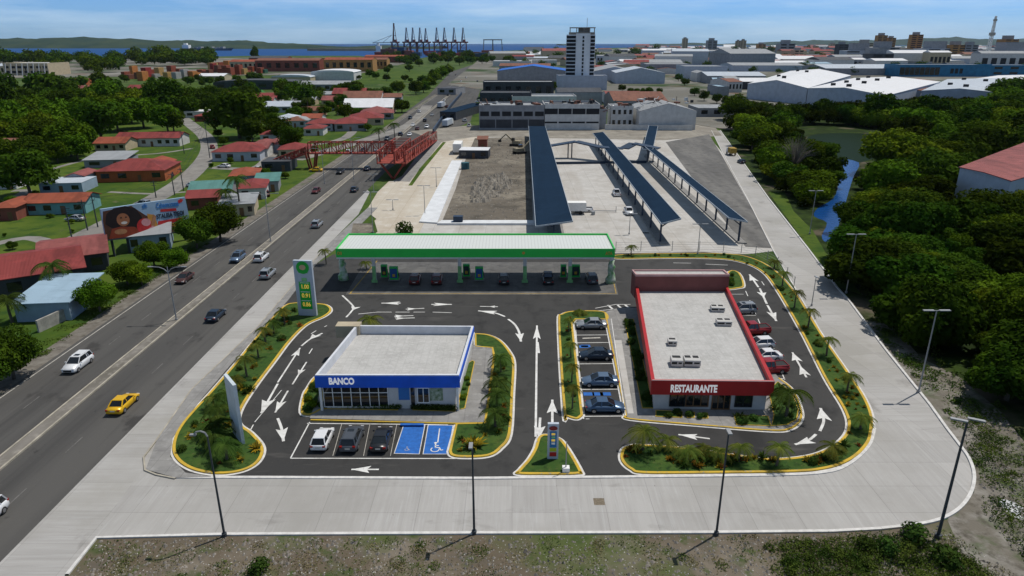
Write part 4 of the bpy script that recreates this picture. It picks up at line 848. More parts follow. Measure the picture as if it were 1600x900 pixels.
car('hatch', 'white', 505, 692, 0, 'white hatchback parked in the leftmost bank bay', gpk, 'parked_car'); car('suv', 'grey', 551, 692, 0, 'dark grey estate parked between the white and black cars', gpk, 'parked_car'); car('sedan', 'black', 597, 692, 0, 'black car parked beside the blue painted bay', gpk, 'parked_car')
gpr = 'sedans parked in the row beside the planted island'; H = pi / 2
car('sedan', 'silver', 924, 512, H, 'silver white sedan at the far end of the island row', gpr, 'parked_car'); car('sedan', 'navy', 931, 560, H, 'dark slate sedan second from the far end of the island row', gpr, 'parked_car')
car('sedan', 'steel', 937, 601, H, 'light steel blue sedan with pale roof in the island row', gpr, 'parked_car'); car('sedan', 'blue', 945, 641, -H, 'darker blue sedan nearest the camera in the island row', gpr, 'parked_car')
gpb = 'vehicles parked on the far side of the restaurant'; rr_ = H + .12
car('suv', 'silver', 1158, 489, rr_, 'silver car parked farthest back beyond the restaurant roof', gpb, 'parked_car'); car('pickup', 'red', 1174, 521, rr_, 'red pickup parked behind the silver car beyond the roof', gpb, 'parked_car')
car('hatch', 'white', 1186, 543, rr_, 'white car parked just after the first red pickup', gpb, 'parked_car'); car('sedan', 'white', 1194, 562, rr_, 'white sedan parked just before the last red pickup', gpb, 'parked_car'); car('pickup', 'red', 1198, 581, rr_, 'red pickup parked nearest the front corner beyond the roof', gpb, 'parked_car')
gps = 'vehicles refuelling under the canopy'
for k, c, x, y, l in (('suv', 'maroon', 649, 441, 'dark maroon car under the canopy beside the blue faced pump'), ('suv', 'maroon', 683, 441, 'maroon car with pale roof under the canopy, second from left'), ('suv', 'black', 787, 441, 'black car under the middle of the canopy'), ('pickup', 'black', 856, 440, 'black pickup under the canopy between two columns'), ('suv', 'grey', 924, 440, 'dark grey car under the right end of the canopy')):
    car(k, c, x, y, 0 if k == 'pickup' else .04, l, gps, 'parked_car', .065)
ghw = 'vehicles driving on the highway'
for k, c, x, y, d, l in (('suv', 'white', 123, 574, 1, 'white car with dark sunroof driving towards the camera'), ('sedan', 'yellow', 194, 636, 0, 'bright yellow sedan on the near carriageway'), ('sedan', 'navy', 338, 497, 0, 'dark navy sedan on the near carriageway beyond the yellow one'), ('sedan', 'brown', 289, 439, 1, 'dark brown sedan driving towards the camera near the billboard'),
                         ('suv', 'steel', 372, 407, 1, 'bluish silver car driving towards the camera beside the white one'), ('suv', 'white', 409, 406, 0, 'white car beside the silver ones on the near carriageway'), ('suv', 'silver', 419, 432, 0, 'silver car nearest the tall price board'), ('suv', 'silver', 496, 354, 0, 'silver car driving alone between the canopy and the footbridge'),
                         ('sedan', 'maroon', 494, 301, 1, 'maroon sedan driving towards the camera before the footbridge'), ('sedan', 'navy', 554, 299, 0, 'dark car on the near carriageway before the footbridge'), ('pickup', 'black', 532, 271, 1, 'black pickup just in front of the red footbridge'), ('sedan', 'navy', 574, 266, 0, 'dark blue car just under the red footbridge'), ('suv', 'white', -25, 818, 1, 'white car cut off by the left edge')):
    car(k, c, x, y, pi * d, l, ghw)
gfar = 'distant vehicles on the highway beyond the footbridge'
for i, (x, y) in enumerate(((545, 240), (567, 237), (588, 240), (605, 219), (626, 212), (645, 197), (652, 203), (667, 200), (664, 190), (675, 181), (685, 168), (641, 186), (655, 176), (612, 226), (694, 158), (700, 150), (690, 140), (703, 143), (714, 140), (720, 128), (698, 168), (640, 212), (712, 118), (728, 122), (746, 128))):
    cl_ = ['white', 'black', 'silver', 'grey', 'navy', 'white', 'maroon'][i % 7]; kd = ['suv', 'sedan', 'hatch', 'pickup'][i % 4]
    zn = 'seen through the red footbridge' if y > 230 else 'just beyond the red footbridge' if y > 192 else 'in the middle distance of the highway' if y > 150 else 'at the far end of the highway'
    c = car(kd, cl_, x, y, pi * (i % 2), f'{cl_} {dict(suv="estate", sedan="sedan", hatch="hatchback", pickup="pickup")[kd]} {zn}', gfar)
gyd = 'vehicles standing in the bus yard'
car('pickup', 'white', 963, 305, 0, 'white pickup standing between two dark shelters', gyd); car('pickup', 'white', 982, 334, pi, 'dark loaded pickup at the foot of the middle shelter', gyd).children[0].material_slots[0].material = PAINTS['black']
car('hatch', 'navy', 1158, 255, .1, 'small blue car on the right concrete road', gyd); car('pickup', 'white', 910, 331, H, 'white truck cab stopped beside the left shelter', gyd)
for i, (x, y) in enumerate(((733, 198), (726, 190), (738, 176), (1177, 196), (748, 160), (725, 176))): car('pickup', 'white', x, y, .3 * i, 'small white vehicle parked beside the old factory buildings', 'white vehicles by the factory')
gH = 'cars parked among the houses'
for k, c, x, y, r_, l in (('suv', 'silver', 224, 322, 1.2, 'silver car on the street above the billboard'), ('sedan', 'white', 300, 292, .9, 'white car at the kerb beyond the billboard'), ('hatch', 'red', 332, 232, .5, 'red car on the street bend'), ('sedan', 'white', 350, 262, 1.4, 'white car in front of the red house at the bend'), ('suv', 'navy', 262, 276, 1.0, 'navy car beside the orange house'), ('sedan', 'silver', 118, 345, 1.5, 'silver car before the turquoise house'), ('pickup', 'white', 404, 268, 1.2, 'white pickup on the side street near the footbridge'), ('suv', 'maroon', 416, 306, .4, 'maroon car on the verge by the teal shed'), ('sedan', 'yellow', 494, 268, 1.5, 'yellow car under the left end of the footbridge')):
    car(k, c, x, y, r_, l, gH, 'parked_car')
for t in TPL.values():
    for ch in list(t.children):
        for g in list(ch.children): bpy.data.objects.remove(g)
        bpy.data.objects.remove(ch)
    bpy.data.objects.remove(t)
KIDS.clear()
def boxveh(name, px, py, L, w, h, rz, m, label, cat, cab=None):
    x, y = G2(px, py); t = empty(name, (x, y, .03), rz, label=label, cat=cat)
    b = MB(); b.box(-w / 2, -L / 2, .9, w / 2, L / 2 - 2.2, h); b.build('cargo_box', m, t)
    b = MB(); b.loft([[(-w / 2 + .1, L / 2 - 2.1, .6), (w / 2 - .1, L / 2 - 2.1, .6), (w / 2 - .1, L / 2, .6), (-w / 2 + .1, L / 2, .6)], [(-w / 2 + .1, L / 2 - 2.1, h * .62), (w / 2 - .1, L / 2 - 2.1, h * .62), (w / 2 - .1, L / 2, h * .62), (-w / 2 + .1, L / 2, h * .62)], [(-w / 2 + .2, L / 2 - 2.1, h * .9), (w / 2 - .2, L / 2 - 2.1, h * .9), (w / 2 - .2, L / 2 - .5, h * .9), (-w / 2 + .2, L / 2 - .5, h * .9)]]); b.build('cab', cab or M_white, t)
    for s in (-1, 1):
        for yy in (-L * .3, L * .33): b = MB(); b.tube((s * (w / 2 - .3), yy, .5), (s * w / 2, yy, .5), .5, n=12); b.build('wheel', M_tyre, t)
    return t
boxveh('tank_truck', 716, 238, 12, 3.2, 4.0, 0, M_white, 'white truck with green base at the top of the cream yard', 'truck', M_grn)
boxveh('truck', 700, 197, 14, 2.8, 3.6, R(-8), MATS['silver sign metal'], 'long grey roofed bus beside the bus station ramp', 'bus'); boxveh('truck', 690, 168, 12, 2.8, 3.6, R(-8), MATS['silver sign metal'], 'grey box truck far up the highway by the bus station', 'truck')
boxveh('truck', 893, 334, 7, 2.4, 3.0, H, M_white, 'white box truck parked against the left dark shelter', 'truck'); boxveh('truck', 1142, 242, 6, 2.3, 2.8, 0, MATS['worn yellow line'], 'small dark and yellow truck on the far right concrete road', 'truck')
# ------------------------------------------------------------------ vegetation
def leaves(n, lobes, size, seed, fill=.55):
    g = np.random.default_rng(seed); L = np.array(lobes); wts = L[:, 3] ** 2; wts /= wts.sum()
    k = g.choice(len(L), n, p=wts); d = g.normal(size=(n, 3)); d /= np.linalg.norm(d, axis=1)[:, None]
    r = np.where(g.random(n) < fill, g.uniform(.88, 1.08, n), g.uniform(.45, 1.0, n)); c = L[k, :3] + d * (L[k, 3] * r)[:, None] * np.array([1, 1, .8])
    c = c[c[:, 2] > -.75 * L[:, 3].max() + L[:, 2].min()]; n = len(c); d = d[:n]
    nn = d + g.normal(size=(n, 3)) * .55; nn[:, 2] += .35; nn /= np.linalg.norm(nn, axis=1)[:, None]
    a = np.cross(nn, g.normal(size=(n, 3))); a /= np.linalg.norm(a, axis=1)[:, None]; b_ = np.cross(nn, a); s = size * g.uniform(.6, 1.35, n)[:, None]
    q = np.stack([c + a * s, c + b_ * s * .6, c - a * s, c - b_ * s * .6], 1).reshape(-1, 3); return q
def quadmesh(name, q, m):
    me = bpy.data.meshes.new(name); n = len(q) // 4; me.vertices.add(len(q)); me.vertices.foreach_set('co', q.ravel().astype('f4')); me.loops.add(len(q)); me.loops.foreach_set('vertex_index', np.arange(len(q), dtype='i4'))
    me.polygons.add(n); me.polygons.foreach_set('loop_start', np.arange(0, len(q), 4, dtype='i4')); me.materials.append(m); me.update(calc_edges=True); return me
def crown_lobes(seed, n=11, flat=.75):
    r = random.Random(seed); o = [(0, 0, 0, .58)]
    for i in range(n):
        a = 2 * pi * i / n + r.uniform(-.3, .3); e = r.uniform(-.25, .75); q = r.uniform(.42, .62); o.append((q * cos(a), q * sin(a), e * flat * .6, r.uniform(.30, .46)))
    o.append((r.uniform(-.2, .2), r.uniform(-.2, .2), .42, .42)); return o
def trunk_mesh(h, r, seed):
    g = random.Random(seed); b = MB(); b.tube((0, 0, -h), (.03, .02, -.15), r, r * .6, 7)
    for i in range(5):
        a = 2 * pi * i / 5 + g.uniform(-.4, .4); b.tube((.02, .01, -h * .45 + g.uniform(-.1, .1)), (.5 * cos(a), .5 * sin(a), g.uniform(-.05, .25)), r * .5, r * .15, 5)
    return b.mesh('trunk', M_trunk)
LM = [M_leafA, M_leafB, M_leafC, M_leafD]
CR = {}
for lod, n, sz in (('near', 8500, .050), ('mid', 3200, .075), ('far', 900, .13)):
    for mi, m in enumerate(LM):
        for v in range(3):
            if lod == 'far' and v == 2: continue
            CR[lod, mi, v] = quadmesh('crown', leaves(n, crown_lobes(v * 7 + mi * 31 + 3, 9 + 4 * v, .75 + .25 * v), sz * (1.25 if mi == 3 else 1), v + mi * 5, .45), m)
TR = {h: trunk_mesh(h, .06, int(h * 10)) for h in (.8, 1.1)}
def tree(x, y, r, mi, lod, label, group, z=0, name='broadleaf_tree', h=.8, cat='tree', sz=None):
    v = rnd.randrange(3) if lod != 'far' else rnd.randrange(2); rz = rnd.uniform(0, 6.28)
    t = empty(name, (x, y, z), rz, label=label, cat=cat, group=group); s = r * rnd.uniform(.92, 1.08); q = r * (sz or rnd.uniform(.85, 1.1)); t.scale = (s, s, q)
    link('crown', CR[lod, mi, v], t, (0, 0, h)); link('trunk', TR[.8], t, (0, 0, h)); return t
def ptree(px, py, dpx, mi, label, group, **k):
    x, y, _ = G(px, py); r = dpx / 2 / ppm(py); dist = hypot(x, y); return tree(x, y, r, mi, 'near' if dist < 230 else ('mid' if dist < 600 else 'far'), label, group, **k)
# -- palms
def palm_crown(seed, n=15, L=1.6, droop=.9, m=M_palm, w=.30, up=.8):
    g = random.Random(seed); b = MB()
    for i in range(n):
        a = 2 * pi * i / n + g.uniform(-.2, .2); e = g.uniform(.15, 1.0) * up; l = L * g.uniform(.8, 1.1); pts = []
        for k in range(8):
            t = k / 7; pts.append(Vector((cos(a) * l * t * (1 - .15 * e), sin(a) * l * t * (1 - .15 * e), l * (e * t - droop * t * t * (.7 + e * .3)))))
        side = Vector((-sin(a), cos(a), 0))
        for k in range(7):
            p, q = pts[k], pts[k + 1]; d = (q - p)
            for s in (-1, 1):
                for f in (0, .5):
                    o = p.lerp(q, f); ww = w * (1.1 - abs(k / 7 - .4)) * L * g.uniform(.8, 1.15)
                    tip = o + side * s * ww + d * 1.1 - Vector((0, 0, ww * .45)); b.face([o, o + d * .42, tip])
        for p, q in zip(pts, pts[1:]): b.beam(p, q, .025 * L)
    return b.mesh('fronds', m)
PC = [palm_crown(i) for i in range(3)] + [palm_crown(9 + i, 16, 1.8, 1.0, M_palmd, .26, .95) for i in range(2)]
def palm_trunk(h, r): b = MB(); b.tube((0, 0, 0), (.03 * h, 0, h * .5), r * 1.25, r, 8); b.tube((.03 * h, 0, h * .5), (.02 * h, .02 * h, h), r, r * .85, 8); return b.mesh('trunk', M_palmtr)
PT = palm_trunk(1, .045)
def palm(px, py, ptop, label, group, k=0, s=1.0, z=.12, name='palm_tree'):
    x, y, _ = G(px, py); h = max(.5, HZ(px, py, ptop) - .35 * s); t = empty(name, (x, y, z), rnd.uniform(0, 6), label=label, cat='palm tree', group=group)
    T = link('trunk', PT, t); T.scale = (2.2 * s + .3, 2.2 * s + .3, h); c = link('fronds', PC[k], t, (.02 * h, .02 * h, h)); c.scale = (s, s, s); return t
g1 = 'young palms on the planted strip right of the drive'
for px, py, tp, l in ((1210, 420, 406, 'smallest'), (1222, 448, 424, 'second from the far end'), (1241, 482, 453, 'third from the far end'), (1262, 513, 483, 'fourth from the far end'), (1291, 557, 527, 'fifth from the far end'), (1323, 613, 583, 'standing opposite the forked arrow'), (1298, 716, 694, 'at the lower bend, left of the yellow shrubs'), (1344, 672, 648, 'nearest, among yellow shrubs on the bend')):
    palm(px, py, tp, f'young palm on the right planted strip, {l}', g1, rnd.randrange(3), .95)
g2 = 'palms on the bottom right island'
for px, py, tp, s, l in ((1004, 704, 668, 1.35, 'tallest palm at the left tip of the bottom right island'), (1042, 703, 684, .95, 'palm just right of the tallest one, in front of the white arrow'), (1074, 720, 699, 1.0, 'bushy palm in the middle of the front shrubs'), (1099, 708, 696, .7, 'very small palm beside the bushy one'), (1122, 719, 701, .95, 'palm immediately left of the lamp post'), (1154, 722, 694, .95, 'slim palm right of the lamp post on the bottom island'), (1213, 729, 695, .95, 'slim palm farthest right on the straight front edge')):
    palm(px, py, tp, l, g2, rnd.randrange(3), s)
g3 = 'dark palms beside the bank'
for px, py, tp, l in ((782, 583, 556, 'farthest full palm beside the bank pavement'), (778, 612, 592, 'second palm beside the bank pavement'), (777, 636, 612, 'third palm beside the bank pavement'), (774, 668, 642, 'nearest dark palm beside the bank pavement, by the lower lawn')):
    palm(px, py, tp, l, g3, 3 + rnd.randrange(2), 1.05)
palm(579, 516, 495, 'palm rising behind the flat bank roof', None, 1, 1.35)
g4 = 'palms on the left planted strip and teardrop lawn'
for px, py, tp, s, k, l in ((355, 719, 690, 1.15, 3, 'palm at the front of the teardrop lawn, behind the hooked lamp'), (338, 702, 674, 1.1, 4, 'palm second from the front of the teardrop lawn'), (346, 684, 656, 1.1, 3, 'palm left of the tall thin sign'), (326, 682, 662, 1.0, 4, 'palm near the left kerb of the teardrop lawn'), (344, 662, 634, 1.1, 3, 'palm just above the thin sign foot'), (335, 640, 618, .9, 0, 'palm by the orange shrubs on the outer kerb'), (359, 640, 612, 1.0, 4, 'palm behind the top of the thin sign'), (386, 590, 556, .95, 0, 'slim palm on the left strip opposite the long arrow'), (404, 560, 535, .9, 1, 'left strip palm below the price board, nearest arrow lane'), (415, 536, 512, .9, 2, 'left strip palm, third below the price board'), (428, 522, 502, .85, 3, 'left strip palm, second below the price board'), (445, 508, 483, .95, 0, 'left strip palm directly below the price board'), (370, 615, 590, .85, 1, 'low palm on the left strip above the thin sign')):
    palm(px, py, tp, l, g4, k, s)
g5 = 'slim palms on the parking island'
for px, py, tp, l in ((894, 640, 603, 'tallest, nearest the camera'), (893, 598, 570, 'in the middle'), (892, 560, 535, 'second from the far end'), (889, 520, 497, 'at the far end')): palm(px, py, tp, 'slim palm on the parking island, ' + l, g5, rnd.randrange(3), .7)
palm(1228, 652, 609, 'large palm on the lawn at the restaurant front corner', None, 3, 1.5)
g6 = 'young palms around the canopy'
for px, py, tp, l in ((573, 421, 408, 'small palm seen beneath the left end of the canopy'), (510, 413, 389, 'young palm left of the canopy beside the highway pavement'), (986, 399, 383, 'small palm behind the canopy right end'), (907, 492, 487, 'small palm at the tip of the parking island')): palm(px, py, tp, l, g6, rnd.randrange(3), .9)
g7 = 'tall coconut palms in the left neighbourhood'
for px, py, tp, s, l in ((376, 335, 275, 1.9, 'tall coconut palm right of the billboard, taller of two'), (356, 330, 295, 1.7, 'coconut palm right of the billboard, shorter of two'), (92, 462, 410, 1.8, 'coconut palm before the large red roof'), (20, 505, 462, 1.7, 'coconut palm at the corner of the pale blue roof'), (593, 222, 200, 1.8, 'tall palm among the roadside trees beyond the footbridge'), (617, 216, 192, 1.7, 'tall palm beyond the footbridge, farther right'), (482, 180, 152, 2.6, 'tall palm standing among the far red roofs')): palm(px, py, tp, l, g7, 3 + rnd.randrange(2), s)
# -- shrubs
def spiky(seed, m, n=26, L=.6):
    g = random.Random(seed); b = MB()
    for i in range(n):
        a = g.uniform(0, 6.28); e = g.uniform(.3, 1.3); l = L * g.uniform(.6, 1.1); d = Vector((cos(a) * cos(e), sin(a) * cos(e), sin(e))) * l; s = Vector((-sin(a), cos(a), 0)) * .07
        o = Vector((g.uniform(-.12, .12), g.uniform(-.12, .12), 0)); b.face([o, o + d * .5 + s, o + d + Vector((0, 0, -.1)), o + d * .5 - s])
    return b.mesh('shrub', m)
SH = [spiky(1, M_croton), spiky(2, M_ti), spiky(3, M_croton, 34, .7), quadmesh('shrub', leaves(420, [(0, 0, .3, .42), (.25, .1, .22, .3), (-.2, -.15, .25, .3)], .07, 5), M_shrub), quadmesh('shrub', leaves(420, [(0, 0, .3, .42), (.2, -.2, .2, .3)], .07, 6), M_leafC), spiky(5, M_palmd, 30, .8)]
def shrub(px, py, k, s, label, group, z=.13, world=None):
    x, y = world or G2(px, py); o = link('garden_shrub', SH[k], None, (x, y, z), rnd.uniform(0, 6)); o.scale = (s, s, s * rnd.uniform(.8, 1.1)); return tag(o, label, 'shrub', group)
def scatter(poly_px, n, kinds, label, group, smin=.6, smax=1.2, z=.13, inset=.4):
    p = gs(poly_px); p = offset(p, inset); xs_ = [a for a, _ in p]; ys_ = [b for _, b in p]; c = 0
    while c < n:
        q = (rnd.uniform(min(xs_), max(xs_)), rnd.uniform(min(ys_), max(ys_)))
        if inside(q, p): shrub(0, 0, rnd.choice(kinds), rnd.uniform(smin, smax), label, group, z, q); c += 1
scatter([(275, 715), (285, 665), (330, 615), (400, 530), (440, 485), (505, 480), (455, 530), (378, 640), (375, 664), (408, 690), (400, 720), (340, 738)], 50, [0, 1, 2, 0, 3, 5], 'low shrub planted on the teardrop lawn and left strip', 'shrubs on the left strip', .7, 1.5)
scatter([(970, 716), (985, 699), (1050, 702), (1250, 718), (1310, 695), (1326, 665), (1361, 655), (1350, 700), (1285, 732), (1005, 738)], 46, [0, 2, 0, 1, 3, 5], 'low yellow green shrub planted on the bottom right island', 'shrubs on the bottom right island', .7, 1.5)
scatter([(1215, 452), (1290, 588), (1325, 650), (1362, 650), (1330, 595), (1282, 523), (1243, 465), (1205, 425), (1170, 405)], 34, [0, 2, 3, 0], 'low shrub between the palms of the right planted strip', 'shrubs on the right strip', .5, 1.1)
scatter([(965, 404), (1130, 403), (1190, 420), (1212, 424), (1175, 406), (1130, 398), (965, 400)], 24, [0, 1, 3, 2], 'tiny shrub in the narrow bed behind the drive', 'shrubs in the back bed', .5, .9, inset=.1)
scatter([(768, 560), (800, 560), (799, 615), (796, 675), (765, 712), (712, 712), (708, 690), (758, 662)], 28, [0, 1, 5, 3, 0], 'shrub on the lawn beside the bank bays', 'shrubs beside the bank', .6, 1.3)
scatter([(876, 500), (895, 492), (895, 510), (906, 650), (886, 648)], 14, [0, 3, 1], 'tiny shrub on the narrow parking island', 'shrubs on the parking island', .4, .8)
scatter([(1202, 614), (1216, 600), (1238, 618), (1247, 642), (1244, 656), (1210, 664)], 9, [3, 0, 5], 'shrub on the lawn at the restaurant corner', 'shrubs at the restaurant corner', .7, 1.3, .19)
scatter([(975, 503), (989, 503), (1020, 640), (1005, 640)], 26, [3, 5, 3], 'dark shrub in the bed along the restaurant side wall', 'shrubs along the restaurant side', .8, 1.4, .19, .2)
for i in range(4): scatter([[(1024, 644), (1066, 646), (1066, 655), (1024, 653)], [(1072, 647), (1086, 647), (1085, 655), (1073, 655)], [(1092, 648), (1106, 648), (1107, 656), (1092, 656)], [(1146, 652), (1200, 654), (1205, 668), (1150, 666)]][i], [6, 3, 3, 10][i], [3, 5, 3], ['dark shrub in the planter left of the restaurant door', 'dark shrub in the small planter before the restaurant glazing', 'dark shrub in the small planter nearest the restaurant door', 'dark shrub in the front bed right of the restaurant door'][i], ['left planter shrubs', 'small planter shrubs', 'door planter shrubs', 'right bed shrubs'][i], .7, 1.2, .19, .1)
def hedge(px, n, label, seed):
    p = gs(px); a, d = Vector(p[0]), Vector(p[1]); q = (Vector(p[3]) + Vector(p[2])) / 2; o = ((a + Vector(p[3])) / 2); e = ((d + Vector(p[2])) / 2)
    lb = [((e.x - o.x) * t / 14, (e.y - o.y) * t / 14, .3, .42) for t in range(15)]; m = quadmesh('hedge', leaves(n, lb, .09, seed), M_shrub)
    tag(link('hedge', m, None, (o.x, o.y, .15)), label, 'hedge')
hedge([(504, 635), (624, 638), (622, 641), (502, 639)], 3800, 'low clipped hedge under the long bank window', 21); hedge([(648, 639), (711, 641), (711, 644), (647, 642)], 2200, 'low clipped hedge right of the bank door', 22)
scatter([(473, 643), (478, 612), (495, 594), (503, 594), (503, 634), (482, 648)], 14, [3, 5, 4], 'dense shrub on the small bed left of the bank', 'shrubs left of the bank', .8, 1.4); scatter([(722, 577), (736, 567), (740, 569), (726, 638), (717, 641)], 7, [4, 3], 'shrub in the narrow bed right of the bank', 'shrubs right of the bank', .5, .9, .19, .1)
scatter([(1134, 428), (1153, 429), (1160, 446), (1134, 449)], 8, [3, 4, 0], 'shrub on the small island behind the restaurant', 'shrubs behind the restaurant', .7, 1.2)
c = shrub(741, 700, 2, 2.6, 'large yellow orange spiky plant on the bank side lawn', None); shrub(632 - 0, 366, 3, 4.5, 'rounded bush showing above the canopy roof', None, .03); shrub(400, 703, 2, 1.6, 'pale starry plant at the right edge of the teardrop lawn', None)
# -- foreground rubble and weeds
def rocks(name, poly_, n, smin, smax, m, label, z=.01, seed=3):
    g = random.Random(seed); xs_ = [p[0] for p in poly_]; ys_ = [p[1] for p in poly_]; b = MB(); c = 0
    while c < n:
        x, y = g.uniform(min(xs_), max(xs_)), g.uniform(min(ys_), max(ys_))
        if not inside((x, y), poly_): continue
        c += 1; s = g.uniform(smin, smax) * g.random() ** .6 + smin * .5; k = [Vector((x + s * g.uniform(.5, 1) * cos(a), y + s * g.uniform(.5, 1) * sin(a), z)) for a in (0, 1.3, 2.5, 3.8, 5)]
        top = Vector((x, y, z + s * g.uniform(.4, .9)))
        for i in range(5): b.face([k[i], k[(i + 1) % 5], top])
    return tag(b.build(name, m), label, 'rubble', kind='stuff')
fp = gs([(110, 899), (155, 845), (351, 841), (1119, 837), (1380, 832), (1470, 822), (1600, 905), (1620, 960), (80, 960)])
rocks('rubble', fp, 2600, .035, .10, mat('pale stones', (.46, .44, .40), .9, .2, 2), 'pale stones scattered over the rubble ground in front'); rocks('rubble', fp, 2600, .08, .28, mat('grey rubble', (.21, .19, .165), .95, .3, 1), 'grey brown lumps scattered over the rubble ground in front', seed=8)
dp = gs([(696, 340), (716, 290), (735, 240), (745, 218), (825, 217), (831, 345)]); rocks('rubble', dp, 1100, .12, .6, mat('demolition lumps', (.22, .20, .17), .95, .35, .3), 'broken concrete heaps on the demolition ground behind the canopy', .03, 5)
rocks('rubble', gs([(735, 300), (745, 280), (790, 272), (800, 290), (770, 315), (735, 318)]), 420, .5, 1.5, MATS['demolition lumps'], 'pile of broken slabs in the middle of the demolition ground', .03, 6)
def weeds(poly_, n, size, m, label, seed, h=.5, z=0.):
    g = np.random.default_rng(seed); xs_ = [p[0] for p in poly_]; ys_ = [p[1] for p in poly_]; P_ = []
    cl = [(g.uniform(min(xs_), max(xs_)), g.uniform(min(ys_), max(ys_)), g.uniform(.5, 2.2)) for _ in range(n // 60)]
    cl = [q for q in cl if inside(q[:2], poly_)]
    for (x, y, r) in cl:
        k = 110; a = g.random(k) * 6.28; q = np.sqrt(g.random(k)) * r; P_.append(np.stack([x + q * np.cos(a), y + q * np.sin(a), z + g.random(k) * h * (1.1 - q / r)], 1))
    c = np.concatenate(P_); c = np.array([q for q in c if inside(q[:2], poly_)]); n = len(c); nn = g.normal(size=(n, 3)); nn[:, 2] = abs(nn[:, 2]) + .4; nn /= np.linalg.norm(nn, axis=1)[:, None]; a = np.cross(nn, g.normal(size=(n, 3))); a /= np.linalg.norm(a, axis=1)[:, None]; b_ = np.cross(nn, a); s = size * g.uniform(.5, 1.3, n)[:, None]
    q = np.stack([c + a * s, c + b_ * s * .4, c - a * s, c - b_ * s * .4], 1).reshape(-1, 3); o = link('weeds', quadmesh('weeds', q, m)); return tag(o, label, 'weeds', kind='stuff')
M_weed = leafmat('weed leaves', (.03, .065, .012), (.10, .14, .025), .1); M_dry = leafmat('dry weed leaves', (.12, .11, .05), (.22, .19, .10), .1)
weeds(fp, 5200, .10, M_weed, 'patchy green weeds growing through the rubble in front', 1, .3); weeds(fp, 6500, .10, M_dry, 'dry straw coloured weeds among the rubble in front', 2, .2)
fr_ = gs([(1200, 848), (1330, 840), (1420, 834), (1470, 850), (1510, 870), (1560, 905), (1600, 960), (1260, 960), (1225, 905), (1185, 890), (1230, 872), (1190, 858)]); weeds(fr_, 16000, .13, M_weed, 'dense green weeds at the lower right of the rubble', 3, .9)
rb = gs([(1520, 640), (1560, 640), (1640, 740), (1700, 860), (1620, 905), (1535, 800), (1530, 740), (1500, 690)]); weeds(rb, 14000, .14, M_weed, 'creeping green weeds outside the concrete bend', 4, .8)
rb2 = gs([(1350, 495), (1395, 505), (1445, 565), (1500, 600), (1540, 650), (1515, 700), (1480, 650), (1400, 560)]); weeds(rb2, 9000, .16, M_weed, 'low green weeds on the bank beside the right concrete road', 5, .7)
rocks('rubble', rb + [], 700, .08, .3, MATS['grey rubble'], 'loose stones outside the concrete bend', .03, 11)
weeds(gs([(160, 470), (245, 440), (330, 380), (350, 385), (255, 452), (150, 520), (60, 590), (50, 570)][:0] + [(140, 462), (225, 430), (318, 372), (335, 376), (240, 440), (135, 508), (55, 570), (40, 560)]), 6000, .16, M_weed, 'rough grass along the left verge of the highway', 6, .4)
for px, py, s, l in ((1427, 842, 2.6, 'tall leafy bush at the lower edge of the concrete road'), (1385, 862, 2.0, 'leafy bush left of the tall one by the rubble edge'), (1352, 858, 1.6, 'low bush between rubble and concrete edge at lower right'), (405, 892, 1.8, 'small green bush in the rubble near the bottom left'), (1475, 880, 2.6, 'green bush near the bottom right corner post')):
    shrub(px, py, 3, s, l, None, 0)
# -- the dense wood on the right
woods = []
W1 = [(1338, 300), (1328, 345), (1318, 400), (1330, 440), (1352, 476), (1405, 492), (1455, 560), (1510, 590), (1570, 640), (1640, 700), (1800, 720), (2000, 640), (1900, 400), (1760, 300), (1700, 215), (1600, 175), (1560, 168), (1500, 172), (1460, 192), (1425, 215), (1400, 248), (1348, 262)]
W2 = [(1142, 204), (1150, 186), (1190, 178), (1226, 186), (1240, 208), (1258, 235), (1304, 250), (1300, 300), (1268, 328), (1280, 345), (1284, 370), (1268, 352), (1238, 318), (1215, 290), (1190, 262)]
W3 = [(1232, 196), (1250, 182), (1330, 172), (1420, 165), (1520, 160), (1700, 156), (1720, 190), (1560, 168), (1480, 176), (1440, 192), (1400, 208), (1320, 196)]
exb = gs([(1495, 330), (1620, 350), (1750, 330), (1700, 255), (1500, 260)])
wpoly = [gs(W1), gs(W2), gs(W3)]
for wi, p in enumerate(wpoly):
    xs_ = [a for a, _ in p]; ys_ = [b for _, b in p]; y = min(ys_)
    while y < max(ys_):
        r = (3.6 if wi != 1 else 2.9) + y * .011; x = min(xs_) + rnd.uniform(0, r)
        while x < max(xs_):
            q = (x + rnd.uniform(-.5, .5) * r, y + rnd.uniform(-.5, .5) * r)
            if inside(q, p) and not inside(q, exb) and proj(q[0], q[1], 0)[0] < 1760: woods.append((q[0], q[1], r * rnd.choice([.6, .8, .9, 1.1, 1.35, 1.5]) * rnd.uniform(.9, 1.1) * (.8 if wi == 1 else 1)))
            x += r * 1.32
        y += r * 1.22
cpts = [(1322, 262), (1334, 258), (1318, 275), (1330, 282), (1314, 295), (1322, 306), (1308, 318), (1316, 328), (1300, 338), (1310, 345), (1302, 358), (1292, 366), (1285, 338), (1280, 333), (1296, 350), (1340, 232), (1325, 244), (1582, 282), (1590, 298), (1576, 300)]
def clear(w):
    x, y, r = w; cx, cy = proj(x, y, r * .62); rp = r * ppm(proj(x, y, 0)[1]); 
    for qx, qy in cpts:
        if G(qx, qy)[1] > y - r and hypot(qx - cx, (qy - cy) * 1.15) < rp * .74: return False
    return True
def fit(w):
    x, y, r = w; px, py = proj(x, y, 0); lim = 150 if px > 1400 else 152 + (1400 - px) * .05
    while r > 2 and px < 1560 and py < 260 and proj(x, y, r * 1.35)[1] < lim: r *= .88
    return (x, y, r)
woods = [fit(w) for w in woods]; woods = [w for w in woods if clear(w)]
